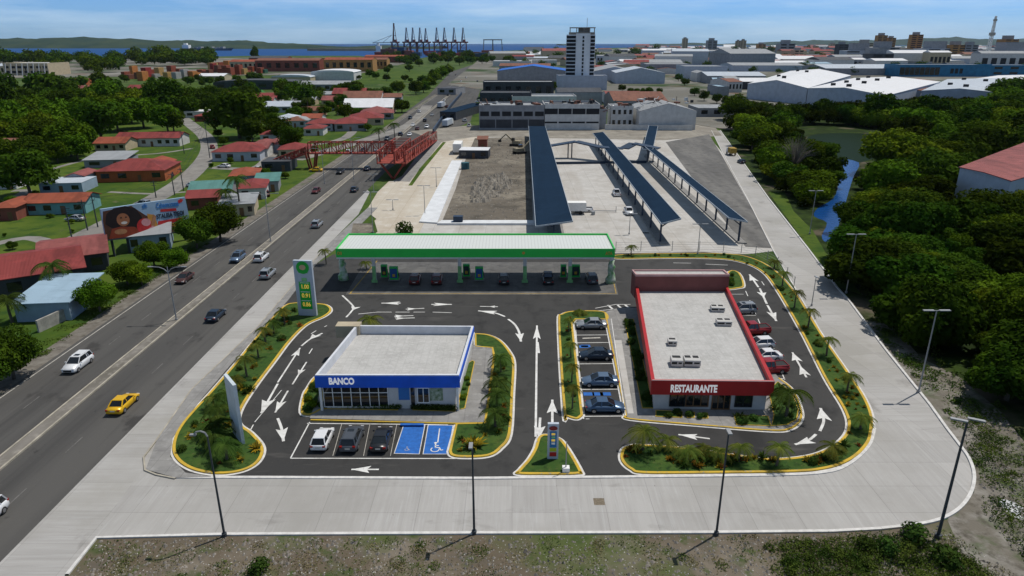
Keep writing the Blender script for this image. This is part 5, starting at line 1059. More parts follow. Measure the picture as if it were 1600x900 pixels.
def wscore(w): return -w[2] / hypot(w[0], w[1])
woods.sort(key=wscore); 
def wzone(x, y):
    px, py = proj(x, y, 0)
    if px < 1310 and py > 225: return 'between the concrete road and the creek'
    if py < 190: return 'in front of the white warehouses at the back of the wood'
    if py < 262: return 'around the green pond'
    if px < 1440: return 'on the near bank of the creek beside the grey lamp posts' if py > 380 else 'on the right bank of the creek'
    if py < 340: return 'around the building with the red roof'
    return 'in the middle of the dense wood' if py < 480 else 'at the lower right of the wood near the gravel bank'
for i, (x, y, r) in enumerate(woods[:300]):
    d = hypot(x, y); mi = rnd.choice([3, 3, 0, 3, 1, 0, 2]) if d < 260 else rnd.choice([3, 3, 0, 1, 1, 2, 0]); zn = wzone(x, y)
    tree(x, y, r, mi, 'near' if d < 190 else 'mid', ['dark green', 'mid green', 'yellowish green', 'blackish green'][mi] + ' tree ' + zn, ['dark', 'mid', 'yellowish', 'blackish'][mi] + ' trees ' + zn, name='mangrove_tree', h=rnd.choice([.55, .62, .75, .9]), sz=rnd.uniform(.65, 1.05))
if len(woods) > 300:
    qs = [leaves(420, [(x + a * r, y + b_ * r, r * .62 + c_ * r, q * r) for a, b_, c_, q in crown_lobes(i % 9)], .14 * r, i) for i, (x, y, r) in enumerate(woods[300:])]
    tag(link('far_wood', quadmesh('far_wood', np.concatenate(qs), M_leafD)), 'the mass of trees at the far side of the wood', 'wood', kind='stuff')
print('woods', len(woods))
weeds(gs([(1345, 465), (1400, 500), (1470, 580), (1560, 640), (1640, 640), (1500, 520), (1400, 440), (1335, 400)]), 6000, .25, M_weed, 'undergrowth at the edge of the dense wood', 9, 1.2)
for px, py, d, l in ((1238, 275, 66, 'bare grey brown tree beside the far bend of the creek'), (1150, 188, 60, 'bushy tree where the right road meets the wood'), (1352, 300, 36, 'greyish half bare tree on the far bank of the creek'), (1318, 390, 26, 'thin bare tree at the creek mouth')):
    t = ptree(px, py, d, 0 if d == 60 else 3, l, None, name='bare_tree' if d != 60 else 'broadleaf_tree')
    if d != 60:
        g = random.Random(px); b = MB()
        for i in range(90):
            a = g.uniform(0, 6.28); e = g.uniform(.1, 1.3); l1 = g.uniform(.6, 1); q = Vector((cos(a) * cos(e), sin(a) * cos(e), sin(e))) * l1; b.tube((0, 0, -.4), q * .55, .012, .008, 3); b.tube(q * .55, q + Vector((g.uniform(-.2, .2), g.uniform(-.2, .2), .1)), .008, .003, 3); b.tube(q * .55, q + Vector((g.uniform(-.3, .3), g.uniform(-.3, .3), 0)), .007, .003, 3)
        ch = [c for c in t.children if c.name.startswith('crown')][0]; ch.data = b.mesh('crown', M_bare)
# -- trees left
gT = 'garden and street trees among the red roofed houses'; lT = 'green garden tree among the red roofed houses'
for px, py, d, mi, l in ((22, 592, 96, 0, 'big dark tree at the left edge beside the highway'), (-25, 615, 90, 0, 'dark tree cut by the left edge beside the highway'), (157, 488, 68, 1, 'round green tree right of the pale blue roof'), (345, 378, 74, 0, 'spreading tree just right of the billboard'), (308, 388, 60, 0, 'dark tree under the right end of the billboard'), (48, 305, 88, 0, 'large dark tree left of the pale blue shed'), (375, 216, 92, 0, 'largest dark tree, near the red house by the street bend'), (458, 238, 46, 0, 'dense rounded tree left of the footbridge tower'), (112, 245, 76, 1, 'broad mid green tree above the orange house'), (160, 222, 84, 0, 'wide dark tree left of the long red row house'), (242, 418, 52, 1, 'bush like tree beneath the billboard middle'), (275, 420, 46, 1, 'bush like tree beneath the billboard right half'), (200, 445, 56, 1, 'tree beneath the left end of the billboard'), (222, 446, 40, 2, 'light green bush tree between highway and billboard'), (470, 168, 46, 0, 'umbrella shaped tree among the far red roofs')):
    ptree(px, py, d, mi, l, None)
for px, py, d, mi in ((15, 255, 60, 1), (-30, 230, 90, 2), (20, 215, 70, 1), (62, 222, 60, 2), (100, 208, 66, 1), (60, 190, 50, 1), (185, 205, 66, 1), (225, 200, 62, 1), (208, 183, 60, 2), (262, 182, 66, 0), (238, 170, 56, 0), (215, 172, 50, 0), (290, 176, 40, 0), (272, 206, 42, 0), (135, 190, 50, 1), (160, 172, 46, 2), (95, 175, 44, 0), (40, 170, 50, 0), (5, 178, 60, 0), (65, 158, 40, 0), (110, 155, 36, 0), (150, 160, 34, 0), (10, 150, 46, 0), (125, 140, 30, 0), (160, 137, 34, 0), (245, 158, 34, 0), (300, 160, 34, 0), (325, 172, 36, 0), (345, 160, 30, 0), (400, 185, 40, 0), (425, 200, 34, 0), (440, 222, 44, 0), (395, 222, 40, 0), (415, 172, 30, 0), (352, 190, 36, 0), (440, 160, 26, 0), (520, 152, 22, 0), (545, 148, 22, 0), (500, 150, 20, 0), (588, 158, 26, 0), (605, 155, 22, 0), (622, 148, 28, 1), (628, 176, 30, 0), (640, 172, 26, 0), (612, 175, 24, 0), (575, 152, 18, 0), (650, 148, 26, 0), (662, 145, 26, 0), (672, 138, 24, 1), (680, 130, 24, 1), (690, 124, 24, 1), (700, 118, 22, 1), (660, 130, 18, 0), (676, 122, 16, 0), (575, 205, 16, 1), (635, 200, 18, 1), (650, 190, 18, 1), (248, 306, 12, 0), (170, 372, 24, 1), (400, 335, 22, 0), (24, 330, 30, 1), (220, 248, 16, 0), (236, 248, 18, 0), (250, 247, 16, 0), (20, 390, 18, 0), (380, 142, 26, 0), (345, 135, 20, 0), (365, 150, 22, 0), (490, 240, 16, 0), (420, 215, 30, 0), (765, 108, 22, 1), (755, 120, 20, 1), (742, 126, 20, 1), (752, 135, 16, 0), (770, 98, 18, 1), (735, 112, 18, 0), (718, 102, 20, 1), (700, 100, 20, 1), (680, 98, 18, 1), (735, 98, 18, 0), (655, 104, 16, 1), (640, 112, 16, 1), (780, 140, 14, 0)) + tuple((xx, yy, dd, mm) for xx, yy, dd, mm in [(rnd.uniform(-40, 330), rnd.uniform(150, 214), rnd.uniform(34, 56), rnd.choice([0, 1, 0])) for _ in range(46)] + [(rnd.uniform(340, 560), rnd.uniform(144, 192), rnd.uniform(18, 34), rnd.choice([0, 1, 0])) for _ in range(34)] + [(rnd.uniform(-20, 140), rnd.uniform(225, 262), rnd.uniform(30, 60), rnd.choice([1, 0])) for _ in range(12)] + [(rnd.uniform(-10, 200), rnd.uniform(300, 372), rnd.uniform(7, 13), rnd.choice([0, 1])) for _ in range(16)] + [(rnd.uniform(330, 470), rnd.uniform(205, 330), rnd.uniform(8, 18), rnd.choice([0, 1])) for _ in range(34) if True] + [(rnd.uniform(190, 470), rnd.uniform(126, 136), rnd.uniform(10, 18), 0) for _ in range(16)] + [(rnd.uniform(560, 660), rnd.uniform(100, 135), rnd.uniform(8, 15), 0) for _ in range(14)]):
    if 148 < px < 290 and 214 < py: continue
    if 290 < px < 335 and 184 < py < 215: continue
    if G(px, py)[0] > xl - 5: continue
    zn = ('at the left edge among the houses' if px < 60 else 'behind the long red row house' if px < 320 and py > 160 and py < 215 else 'on the lawns round the orange house' if px < 330 and py >= 215 else 'between the far houses and the container yards' if py < 165 and px < 480 else 'beside the far end of the highway' if px > 560 and py < 155 and px < 800 else 'on the roadside just beyond the footbridge' if px > 560 else 'among the red roofs left of the footbridge')
    ptree(px, py, d, mi, ['dark', 'fresh green', 'yellowish'][mi] + ' tree ' + zn, ['dark', 'fresh green', 'yellowish'][mi] + ' trees ' + zn)
def far_trees(spots, label, m, n=420):
    qs = []
    for k, (px, py, d) in enumerate(spots):
        x, y = G2(px, py); r = d / 2 / ppm(py); qs.append(leaves(n, [(x + a * r, y + b_ * r, r * .75 + c_ * r, q * r) for a, b_, c_, q in crown_lobes(k % 11)], .13 * r, k))
    tag(link('far_wood', quadmesh('far_wood', np.concatenate(qs), m)), label, 'wood', kind='stuff')
bs = []
for i in range(120):
    px = rnd.uniform(60, 330) if i < 85 else rnd.uniform(-60, 70); py = rnd.uniform(96, 117) if i < 85 else rnd.uniform(97, 104)
    if i < 85 and px > 190: py = rnd.uniform(94, 104)
    bs.append((px, py, rnd.uniform(18, 32)))
far_trees(bs[::2], 'darker part of the wooded belt between the houses and the sea', M_leafA); far_trees(bs[1::2], 'lighter part of the wooded belt between the houses and the sea', M_leafB)
t = ptree(399, 96, 14, 0, 'narrow conifer standing alone against the far water', None, name='conifer_tree'); t.scale.z *= 2.2
gI = 'trees along the industrial streets'
for px, py, d in ((1060, 127, 14), (1070, 134, 16), (1085, 150, 18), (1100, 158, 18), (1120, 162, 18), (1135, 165, 20), (1175, 176, 22), (1150, 170, 20), (862, 142, 18), (870, 138, 14), (985, 146, 12), (995, 147, 12), (1005, 146, 12), (1015, 146, 14), (1030, 146, 12), (972, 143, 14), (1075, 118, 16), (1095, 120, 14), (1195, 180, 26), (1215, 184, 30)):
    ptree(px, py, d, 0, 'tree along the streets of the industrial area', gI)
# drain cover
b = MB(); b.rbox(*G2(936, 784), .018, 1.0, 1.0, .012); b.rbox(G2(936, 784)[0], G2(936, 784)[1], .031, .5, .3, .004); tag(b.build('drain_cover', mat('rusty iron', (.17, .14, .10), .8, .3, 5)), 'square iron drain cover in the concrete road before the triangle lawn', 'drain cover')
# ------------------------------------------------------------------ buildings
def roofmat(name, c, var=.25, rib=1.6, rust=None):
    if name in MATS: return MATS[name]
    m = layered(name, c, [([x * (1 - var) for x in c], .12, .42, .64, (3, .4, 1)), ([min(1, x * (1 + var * .8)) for x in c], .3, .5, .7, None), (rust or [x * .6 for x in c], .5, .6, .78, (.5, 3, 1))], .75, .1, 4); t = m.node_tree; b = t.nodes['Principled BSDF']
    tx = t.nodes.new('ShaderNodeTexCoord'); w = t.nodes.new('ShaderNodeTexWave'); w.bands_direction = 'X'; w.inputs['Scale'].default_value = rib; bp = t.nodes.new('ShaderNodeBump'); bp.inputs['Strength'].default_value = .5; bp.inputs['Distance'].default_value = .06
    t.links.new(tx.outputs['Object'], w.inputs[0]); t.links.new(w.outputs[0], bp.inputs['Height']); t.links.new(bp.outputs[0], b.inputs['Normal']); return m
RF = dict(red=roofmat('red metal roof', (.22, .040, .036), .35), orange=roofmat('orange red roof', (.28, .070, .035), .35), pink=roofmat('faded red roof', (.25, .075, .068), .35), rust=roofmat('rusty roof', (.20, .085, .055)), white=roofmat('white metal roof', (.66, .67, .69), .08, .6, (.5, .47, .43)), grey=roofmat('grey metal roof', (.30, .315, .33), .15), blue=roofmat('blue metal roof', (.02, .13, .50), .12), paleblue=roofmat('pale blue roof', (.30, .42, .52), .12), teal=roofmat('teal roof', (.09, .22, .20)), dark=roofmat('dark roof', (.07, .075, .085)), silver=roofmat('silver roof', (.45, .50, .56), .1), navy=roofmat('navy metal roof', (.013, .030, .058), .12, 1.2, (.018, .036, .065)))
WL = dict(white=mat('white wall', (.56, .56, .55), .85, .12, .4), blue=mat('pale blue wall', (.26, .34, .42), .85, .12, .4), turq=mat('turquoise wall', (.16, .34, .36), .85, .15, .4), orange=mat('orange wall', (.36, .10, .035), .85, .15, .4), cream=mat('cream wall', (.45, .38, .26), .85, .12, .4), grey=mat('grey wall', (.26, .27, .29), .85, .15, .3), ochre=mat('ochre wall', (.38, .20, .07), .85, .25, .3), brick=mat('red brown wall', (.22, .07, .05), .85, .2, .3), dark=mat('dark wall', (.05, .055, .065), .7, .2, .4), lblue=mat('light grey blue wall', (.42, .46, .53), .85, .1, .3), teal=mat('blue cladding', (.02, .16, .30), .6, .2, .2))
def bldg(px, py, wpx, depth, h, roof, wall, label, cat='house', name='house', style='hip', rot=0, win=4, group=None, rise=None, door=True, over=.5, wz=None, rows=1, eave=None):
    x, y = G2(px, py); w = wpx / ppm(py); t = empty(name, (x, y, 0), rot, label=label, cat=cat, group=group); rm = RF[roof]; wm = WL[wall]
    rise = rise if rise is not None else min(w, depth) * .16
    b = MB(); b.box(-w / 2, 0, 0, w / 2, depth, h - .02)
    if style == 'gable': b.loft([[(-w / 2, .0, h - .02), (-w / 2, depth, h - .02), (-w / 2, depth / 2, h + rise - .05)], [(w / 2, 0, h - .02), (w / 2, depth, h - .02), (w / 2, depth / 2, h + rise - .05)]])
    if style == 'gabley': b.loft([[(-w / 2, 0, h - .02), (w / 2, 0, h - .02), (0, 0, h + rise - .05)], [(-w / 2, depth, h - .02), (w / 2, depth, h - .02), (0, depth, h + rise - .05)]])
    b.build('wall', wm, t); o = over; X, Y0, Y1 = w / 2 + o, -o, depth + o; b = MB(); th = .14
    def sheet2(P): b.loft([[(p[0], p[1], p[2]) for p in P], [(p[0], p[1], p[2] + th) for p in P]])
    if style == 'hip':
        ri = min(w, depth) / 2 * .9; a = max(0.01, w / 2 - ri) if w > depth else .01; c0_ = depth / 2 - (max(0, depth / 2 - ri) if depth > w else 0); c1_ = depth - c0_
        r0, r1 = ((-a, depth / 2, h + rise), (a, depth / 2, h + rise)) if w >= depth else ((0, c0_, h + rise), (0, c1_, h + rise))
        P = [(-X, Y0, h), (X, Y0, h), (X, Y1, h), (-X, Y1, h)]
        if w >= depth: fs = [(P[0], P[1], r1, r0), (P[2], P[3], r0, r1), (P[1], P[2], r1), (P[3], P[0], r0)]
        else: fs = [(P[1], P[2], r1, r0), (P[3], P[0], r0, r1), (P[0], P[1], r0), (P[2], P[3], r1)]
        for f in fs: b.face(f)
        b.face(P[::-1])
    elif style == 'gable':
        sheet2([(-X, Y0, h - .1), (X, Y0, h - .1), (X, depth / 2, h + rise), (-X, depth / 2, h + rise)]); sheet2([(-X, depth / 2 + .01, h + rise), (X, depth / 2 + .01, h + rise), (X, Y1, h - .1), (-X, Y1, h - .1)])
    elif style == 'gabley':
        sheet2([(-X, Y0, h - .1), (-.01, Y0, h + rise), (-.01, Y1, h + rise), (-X, Y1, h - .1)]); sheet2([(.01, Y0, h + rise), (X, Y0, h - .1), (X, Y1, h - .1), (.01, Y1, h + rise)])
    elif style == 'shed': sheet2([(-X, Y0, h), (X, Y0, h), (X, Y1, h + rise), (-X, Y1, h + rise)])
    elif style == 'vault':
        n = 8; P = [(X * cos(pi * i / n), h + rise * sin(pi * i / n)) for i in range(n + 1)]; b.loft([[(p[0], Y0, p[1]) for p in P], [(p[0], Y1, p[1]) for p in P]])
    else:
        b.box(-X + o - .05, -.05, h, X - o + .05, depth + .05, h + .12)
    b.build('roof', rm, t)
    if style == 'flat' and h > 6:
        b = MB(); quadwall(b, [(-w / 2 - .06, -.06), (w / 2 + .06, -.06), (w / 2 + .06, depth + .06), (-w / 2 - .06, depth + .06)], h, h + .8, .3); b.build('parapet', wm, t)
    for rw in range(rows):
        fh = h / rows; zz = rw * fh
        for i in range(win):
            cx = -w / 2 + w * (i + .5) / win; ww = w / win * .5; 
            if door and i == win // 2 and rw == 0: b = MB(); b.box(cx - .5, -.06, 0, cx + .5, .01, min(2.1, fh * .8)); b.build('door', MATS['brown frame'], t); continue
            b = MB(); b.box(cx - ww / 2, -.05, zz + fh * .35, cx + ww / 2, .01, zz + fh * .78); b.build('window', M_glass, t)
    return t
hz = R(8)
H_ = bldg
H_(88, 335, 88, 9, 3.0, 'orange', 'turq', 'turquoise walled house with flat orange red roof on its own lawn', rot=hz, style='gable', win=4)
H_(206, 284, 100, 16, 3.4, 'red', 'orange', 'orange walled house with red roof, biggest on the left lawns', rot=hz, win=4); H_(240, 272, 40, 10, 3.0, 'orange', 'orange', 'orange wing with bright orange roof on the right of the orange house', rot=hz, style='gabley', win=2)
H_(165, 262, 60, 12, 2.6, 'grey', 'grey', 'grey roofed lean-to at the back left of the orange house', rot=hz, style='shed', rise=1.2, win=2); H_(97, 302, 62, 10, 2.8, 'silver', 'blue', 'low pale blue shed with silver roof beside the large dark tree', 'shed', 'shed', 'flat', hz, 3)
H_(120, 292, 26, 9, 3.2, 'pink', 'lblue', 'small pale house with faded red roof left of the orange house', rot=hz, style='gabley', win=2)
H_(232, 229, 96, 11, 3.4, 'red', 'white', 'right higher half of the long red roofed row house', rot=R(4), style='gable', win=8); H_(173, 236, 46, 11, 3.0, 'orange', 'cream', 'left lower half of the long red roofed row house', rot=R(4), style='gable', win=4)
H_(370, 252, 72, 16, 3.4, 'red', 'lblue', 'red roofed house with pale walls at the street bend near the footbridge', rot=R(6), win=4); H_(400, 246, 36, 14, 3.2, 'pink', 'white', 'faded red roofed house wing right of the one at the street bend', rot=R(6), style='gable', win=2)
H_(84, 181, 74, 16, 3.6, 'pink', 'white', 'white walled house with faded red roof far left among trees', rot=R(6), win=5)
for px, py, w, rf, wl_, l in ((65, 142, 40, 'red', 'white', 'left'), (95, 139, 46, 'pink', 'white', 'middle'), (122, 134, 26, 'red', 'orange', 'right'), (110, 148, 52, 'pink', 'cream', 'front')): H_(px, py, w, 18, 4, rf, wl_, f'far red roofed house near the pale stadium, {l} one of the four', rot=R(3), style='gable', win=3)
for px, py, w, rf, l in ((145, 157, 30, 'pink', 'low faded red house right of the four far ones'), (167, 153, 44, 'red', 'long red roofed house behind the wide dark tree'), (218, 145, 36, 'red', 'red roofed house before the container yards, left one'), (236, 143, 26, 'pink', 'faded red roofed house before the container yards, right one'), (12, 190, 40, 'orange', 'orange roofed house cut by the left edge'), (8, 240, 30, 'rust', 'rusty roofed house at the left edge by the trees')): H_(px, py, w, 16, 3.6, rf, 'white', l, rot=R(4), style='gable', win=3)
H_(10, 296, 30, 11, 3.2, 'pink', 'white', 'small pink roofed white house at the left edge above the street', rot=hz, win=2); H_(8, 345, 36, 12, 3.2, 'orange', 'brick', 'orange roofed house cut by the left edge below the turquoise one', rot=hz, win=2)
H_(306, 184, 34, 12, 3.4, 'white', 'white', 'small white roofed kiosk at the top of the street', rot=R(4), style='flat', win=2); H_(322, 190, 34, 12, 3.0, 'red', 'brick', 'small red roofed house at the top of the street', rot=R(4), win=2); H_(333, 160, 46, 14, 3.6, 'pink', 'white', 'faded red roofed house left of the largest dark tree', rot=R(4), win=3)
# roofs by the footbridge and billboard
H_(330, 318, 60, 14, 3.2, 'teal', 'grey', 'teal roofed house right of the billboard top', rot=R(14), style='gable', win=3); H_(318, 327, 44, 9, 3.0, 'red', 'brick', 'small dark red roof touching the teal roofed house', rot=R(14), style='gable', win=2)
H_(372, 338, 50, 10, 3.0, 'grey', 'cream', 'low grey roofed workshop with garage doors by the highway verge', rot=R(14), style='shed', rise=.6, win=4); H_(395, 312, 40, 12, 3.2, 'red', 'white', 'red roofed house behind the grey workshop near the coconut palms', rot=R(14), win=2)
H_(418, 300, 34, 10, 3.0, 'teal', 'grey', 'small teal shed beside the highway left verge', 'shed', 'shed', 'shed', R(14), 2, rise=.7); H_(432, 268, 44, 10, 3.2, 'dark', 'dark', 'black shed with white roof edge at the footbridge ramp foot', 'shed', 'shed', 'flat', R(4), 2); H_(382, 290, 40, 12, 3.0, 'orange', 'blue', 'orange roofed house between street and coconut palms', rot=R(14), win=2)
H_(425, 222, 34, 12, 3.2, 'red', 'white', 'red roofed house behind the rounded tree, left', rot=R(6), win=2); H_(410, 238, 26, 12, 3.2, 'pink', 'white', 'faded red roofed house behind the rounded tree, right', rot=R(6), win=2); H_(447, 196, 40, 14, 3.2, 'silver', 'cream', 'silver roofed house before the umbrella tree', rot=R(5), win=2); H_(500, 205, 40, 14, 3.6, 'red', 'lblue', 'two storey pale house with red roof left of the hipped roofs', rot=R(5), win=3, rows=2); H_(490, 212, 30, 12, 3.2, 'red', 'white', 'small red roofed house before the two storey pale one', rot=R(5), win=2)
H_(548, 205, 48, 20, 3.6, 'red', 'grey', 'nearest of the three hipped red roofs by the highway', rot=R(10), win=3); H_(573, 196, 52, 20, 3.6, 'red', 'cream', 'middle one of the three hipped red roofs by the highway', rot=R(10), win=3); H_(590, 187, 50, 20, 3.6, 'pink', 'grey', 'farthest of the three hipped red roofs by the highway', rot=R(10), win=3)
H_(575, 180, 76, 26, 4.5, 'white', 'cream', 'long white vault roofed hall behind the hipped red roofs', 'hall', 'hall', 'gable', R(4), 6); H_(565, 162, 60, 24, 4.0, 'rust', 'white', 'rusty roofed hall behind the long white hall', 'hall', 'hall', 'gable', R(3), 4); H_(545, 155, 50, 22, 4.0, 'red', 'brick', 'long red roof among trees behind the white hall', 'hall', 'hall', 'gable', R(3), 4)
for px, py, w, rf, wl_, l in ((400, 168, 50, 'pink', 'white', 'faded red long roof right of the largest dark tree'), (430, 176, 46, 'silver', 'lblue', 'long pale roofed house right of the largest dark tree'), (415, 160, 40, 'red', 'white', 'red roofed house by the green sports turf'), (520, 165, 34, 'pink', 'cream', 'small faded red roof beside the far tall palm'), (612, 160, 30, 'rust', 'grey', 'small rusty roof between roadside trees'), (486, 196, 30, 'orange', 'white', 'small orange roofed house under the umbrella tree')): H_(px, py, w, 16, 3.6, rf, wl_, l, rot=R(4), style='gable', win=3)
# foreground left: the large red roof, the pale blue one, walls
t = H_(50, 462, 150, 17, 3.6, 'red', 'dark', 'very large faded red roof at the left edge above the pale blue one', 'building', 'building', 'gable', R(34), 4, rise=1.6); H_(120, 428, 90, 15, 3.4, 'pink', 'dark', 'faded red roofed wing running under the billboard left end', 'building', 'building', 'gable', R(30), 3, rise=1.4)
H_(235, 392, 60, 8, 3.4, 'grey', 'blue', 'bluish house half hidden under the billboard', rot=R(22), style='gable', win=3)
H_(70, 502, 80, 11, 3.0, 'paleblue', 'blue', 'low house with pale blue metal roof by the highway wall', rot=R(6), style='shed', rise=.8, win=0, door=False)
def wall3(pts, h, m, label, name='wall', w=.25, cat='wall'):
    p = gs(pts); b = MB(); o = offset(p, w, False)
    for i in range(len(p) - 1): b.prism([p[i], p[i + 1], o[i + 1], o[i]], 0, h)
    return tag(b.build(name, m), label, cat)
wall3([(62, 520), (105, 500), (140, 478), (165, 470)], 1.9, mat('stained block wall', (.30, .29, .26), .9, .3, .8), 'stained concrete block wall between the pale blue roof and the highway', w=.3)
# -- bus yard shelters
M_navy = RF['navy']; M_navy.node_tree.nodes['Principled BSDF'].inputs['Roughness'].default_value = .95; M_navy.node_tree.nodes['Principled BSDF'].inputs['Specular IOR Level'].default_value = .03; M_nst = mat('navy steel', (.025, .045, .08), .5, .1, 1)
def shelter(q, z, ncol, side, label, base=True):
    """q: four roof corners in the photo at height z: near left, near right, far right, far left"""
    c = [G2(*p, z_) for p, z_ in zip(q, z)]; n0, n1, f1, f0 = c
    t = empty('bus_shelter', (n0[0], n0[1], 0), 0, label=label, cat='bus shelter', group='long navy shelters of the bus yard')
    b = MB(); P = [(*n0, z[0]), (*n1, z[1]), (*f1, z[2]), (*f0, z[3])]; b.loft([[(x, y, zz - .12) for x, y, zz in P], P]); part(b, 'roof', M_navy, t)
    b = MB(); b.beam(P[0], P[3], .12, .3); b.beam(P[1], P[2], .12, .3); b.beam(P[0], P[1], .12, .3); part(b, 'roof_edge', mat('silver gutter', (.35, .40, .45), .5), t)
    for i in range(ncol):
        u = (i + .15) / ncol; 
        a = Vector(P[0]).lerp(Vector(P[3]), u); d = Vector(P[1]).lerp(Vector(P[2]), u); m = a.lerp(d, side); b = MB(); b.beam((m.x, m.y, 0), (m.x, m.y, a.z + (d.z - a.z) * side - .1), .35); part(b, 'column', M_nst, t)
        b = MB(); b.beam((m.x, m.y, m.z - 1.2), tuple(m.lerp(d if side < .5 else a, .62) - Vector((0, 0, .15))), .2); b.beam(tuple(a - Vector((0, 0, .2))), tuple(d - Vector((0, 0, .2))), .16, .22); part(b, 'bracket', M_nst, t)
    if base:
        b = MB(); a0, a1 = Vector(P[0]).lerp(Vector(P[1]), max(0, side - .12)), Vector(P[0]).lerp(Vector(P[1]), side + .35); e0, e1 = Vector(P[3]).lerp(Vector(P[2]), max(0, side - .12)), Vector(P[3]).lerp(Vector(P[2]), side + .35); b.prism([a0[:2], a1[:2], e1[:2], e0[:2]], 0, .3); part(b, 'platform', M_walk, t)
    return t
shelter([(837, 354), (895, 346), (852, 197), (826, 197)], (4.4, 5.0, 5.0, 4.4), 12, .5, 'widest long navy shelter roof beside the demolition ground')
shelter([(1033, 350), (1064, 342), (942, 206), (926, 208)], (4.6, 5.4, 5.4, 4.6), 13, .1, 'middle long navy shelter with a row of columns on its left side')
shelter([(1139, 341), (1168, 347), (1010, 222), (1004, 226)], (5.4, 4.8, 4.8, 5.4), 13, .75, 'right hand long navy shelter with open end frame')
shelter([(1004, 233), (1020, 234), (1028, 197), (1014, 196)], (5.0, 5.0, 5.0, 5.0), 3, .5, 'short navy roof slab crossing behind the right hand shelter', False)
t = empty('covered_walkway', G(892, 268), 0, label='thin navy arched walkway roof linking the three shelters across the yard', cat='walkway')
zz = 4.5; ap = [((858, 228), 4.5), ((900, 221), 6), ((940, 230), 4.8), ((975, 232), 4.8), ((990, 224), 6), ((1030, 232), 4.8)]
P = [Vector(G(*p, z)) for p, z in ap]; b = MB()
for p, q in zip(P, P[1:]): b.beam(p, q, 4.0, .35)
part(b, 'roof', M_nst, t)
for k, (px, py) in enumerate(((891, 254), (897, 254))):
    x, y = G2(px, py); b = MB(); b.beam((x, P[1].y, 0), (x, P[1].y, P[1].z - .1), .4); part(b, 'column', M_nst, t)
wall3([(868, 257), (940, 256), (1010, 255)], .9, M_nst, 'low dark bar running across the yard between the shelters', 'barrier', .3, 'barrier')
# yard odds and ends
b = MB(); x, y = G2(925, 332); b.beam((x - 5, y, .5), (x + 6, y, .4), .15); b.beam((x + 6, y - .1, 0), (x + 6, y, 1.6), .12); b.tube((x, y - 2.5, 0), (x, y - 2.5, .9), .5, n=10); tag(b.build('barrier', M_metal), 'broken metal gate bar lying beside the left shelter', 'barrier')
for px, py, tp, l in ((1009, 364, 358, 'dark hatch on the floor right of the middle shelter'),): b = MB(); b.rbox(*G2(px, py), .024, 1.4, .9, .03); tag(b.build('drain_cover', M_trim), l, 'drain cover')
b = MB(); b.rbox(*G2(1260 - 945, 347), .05, 2.6, 1.6, 1.8) if False else b.rbox(*G2(716, 349), .1, 2.2, 1.6, 1.7); tag(b.build('water_tank', MATS['navy steel']), 'dark box shaped tank on the low white wall behind the canopy', 'tank')
# chain fence behind the drive
fpts = [(962, 393), (1050, 392), (1130, 393), (1180, 400), (1214, 418), (1240, 450)]; p = gs(fpts); t = empty('fence', (p[0][0], p[0][1], 0), 0, label='thin wire fence curving behind the back planting bed', cat='fence')
b = MB()
for z_ in (.4, .9, 1.4, 1.9):
    for a, c in zip(p, p[1:]): b.beam((*a, z_), (*c, z_), .03)
part(b, 'wire', M_metal, t)
ps = smooth(p, False, 4)
for q in ps[::2]: b = MB(); b.tube((*q, 0), (*q, 2.1), .06, n=6); part(b, 'post', M_metal, t)
# -- footbridge
M_tr = mat('red bridge paint', (.25, .045, .030), .75, .35, .4)
def truss(mb, p, q, w, h, n, th=.28):
    p = Vector(p); q = Vector(q); d = (q - p).normalized(); s = d.cross(Vector((0, 0, 1))).normalized() * (w / 2); up = Vector((0, 0, h))
    for sg in (-1, 1):
        a, c = p + s * sg, q + s * sg; mb.beam(a, c, th, th * 1.2); mb.beam(a + up, c + up, th)
        for i in range(n + 1):
            u = a.lerp(c, i / n); mb.beam(u, u + up, th * .8)
            if i < n: v = a.lerp(c, (i + 1) / n); mb.beam(u + (up if i % 2 else Vector()), v + (Vector() if i % 2 else up), th * .6)
    for i in range(n + 1): u = p.lerp(q, i / n); mb.beam(u + s + up, u - s + up, th * .7)
    mb.loft([[tuple(p + s * .96), tuple(p - s * .96), tuple(q - s * .96), tuple(q + s * .96)], [tuple(v + Vector((0, 0, .15))) for v in (p + s * .96, p - s * .96, q - s * .96, q + s * .96)]])
La = Vector(G(489, 263)); zb3 = HZ(489, 263, 239); zt3 = HZ(489, 263, 222); Lb = VP(612, 262, (La.x, La.y), (La.x + 10, La.y)); Lb.z = 0
fb = empty('footbridge', (La.x, La.y, 0), 0, label='red steel truss footbridge spanning the highway with its ramps', cat='footbridge')
b = MB(); truss(b, (La.x - .5, La.y, zb3), (Lb.x + 1, Lb.y, zb3), 3.2, zt3 - zb3, 12, .32); part(b, 'span', M_tr, fb)
b = MB(); 
for dx in (-1.4, 1.4):
    for dy in (-1.3, 1.3): b.beam((La.x + dx * .5, La.y + dy, 0), (La.x + dx * 1.2, La.y + dy, zb3), .5)
part(b, 'pier', M_tr, fb)
Rt = Vector(G(628, 281)); zbr = HZ(628, 281, 263); ztr = HZ(628, 281, 247)
b = MB(); truss(b, (Lb.x + 2.2, Rt.y - 1, zb3), (Lb.x + 2.2, Rt.y + 34, zb3 - .4), 5.5, zt3 - zb3, 8, .28); part(b, 'landing', M_tr, fb)
e = G(682, 223); b = MB(); truss(b, (Lb.x + 6.5, Rt.y - 1, zb3), (Lb.x + 6.5, Rt.y + 90, .4), 3.6, zt3 - zb3, 18, .28); part(b, 'ramp', M_tr, fb)
b = MB()
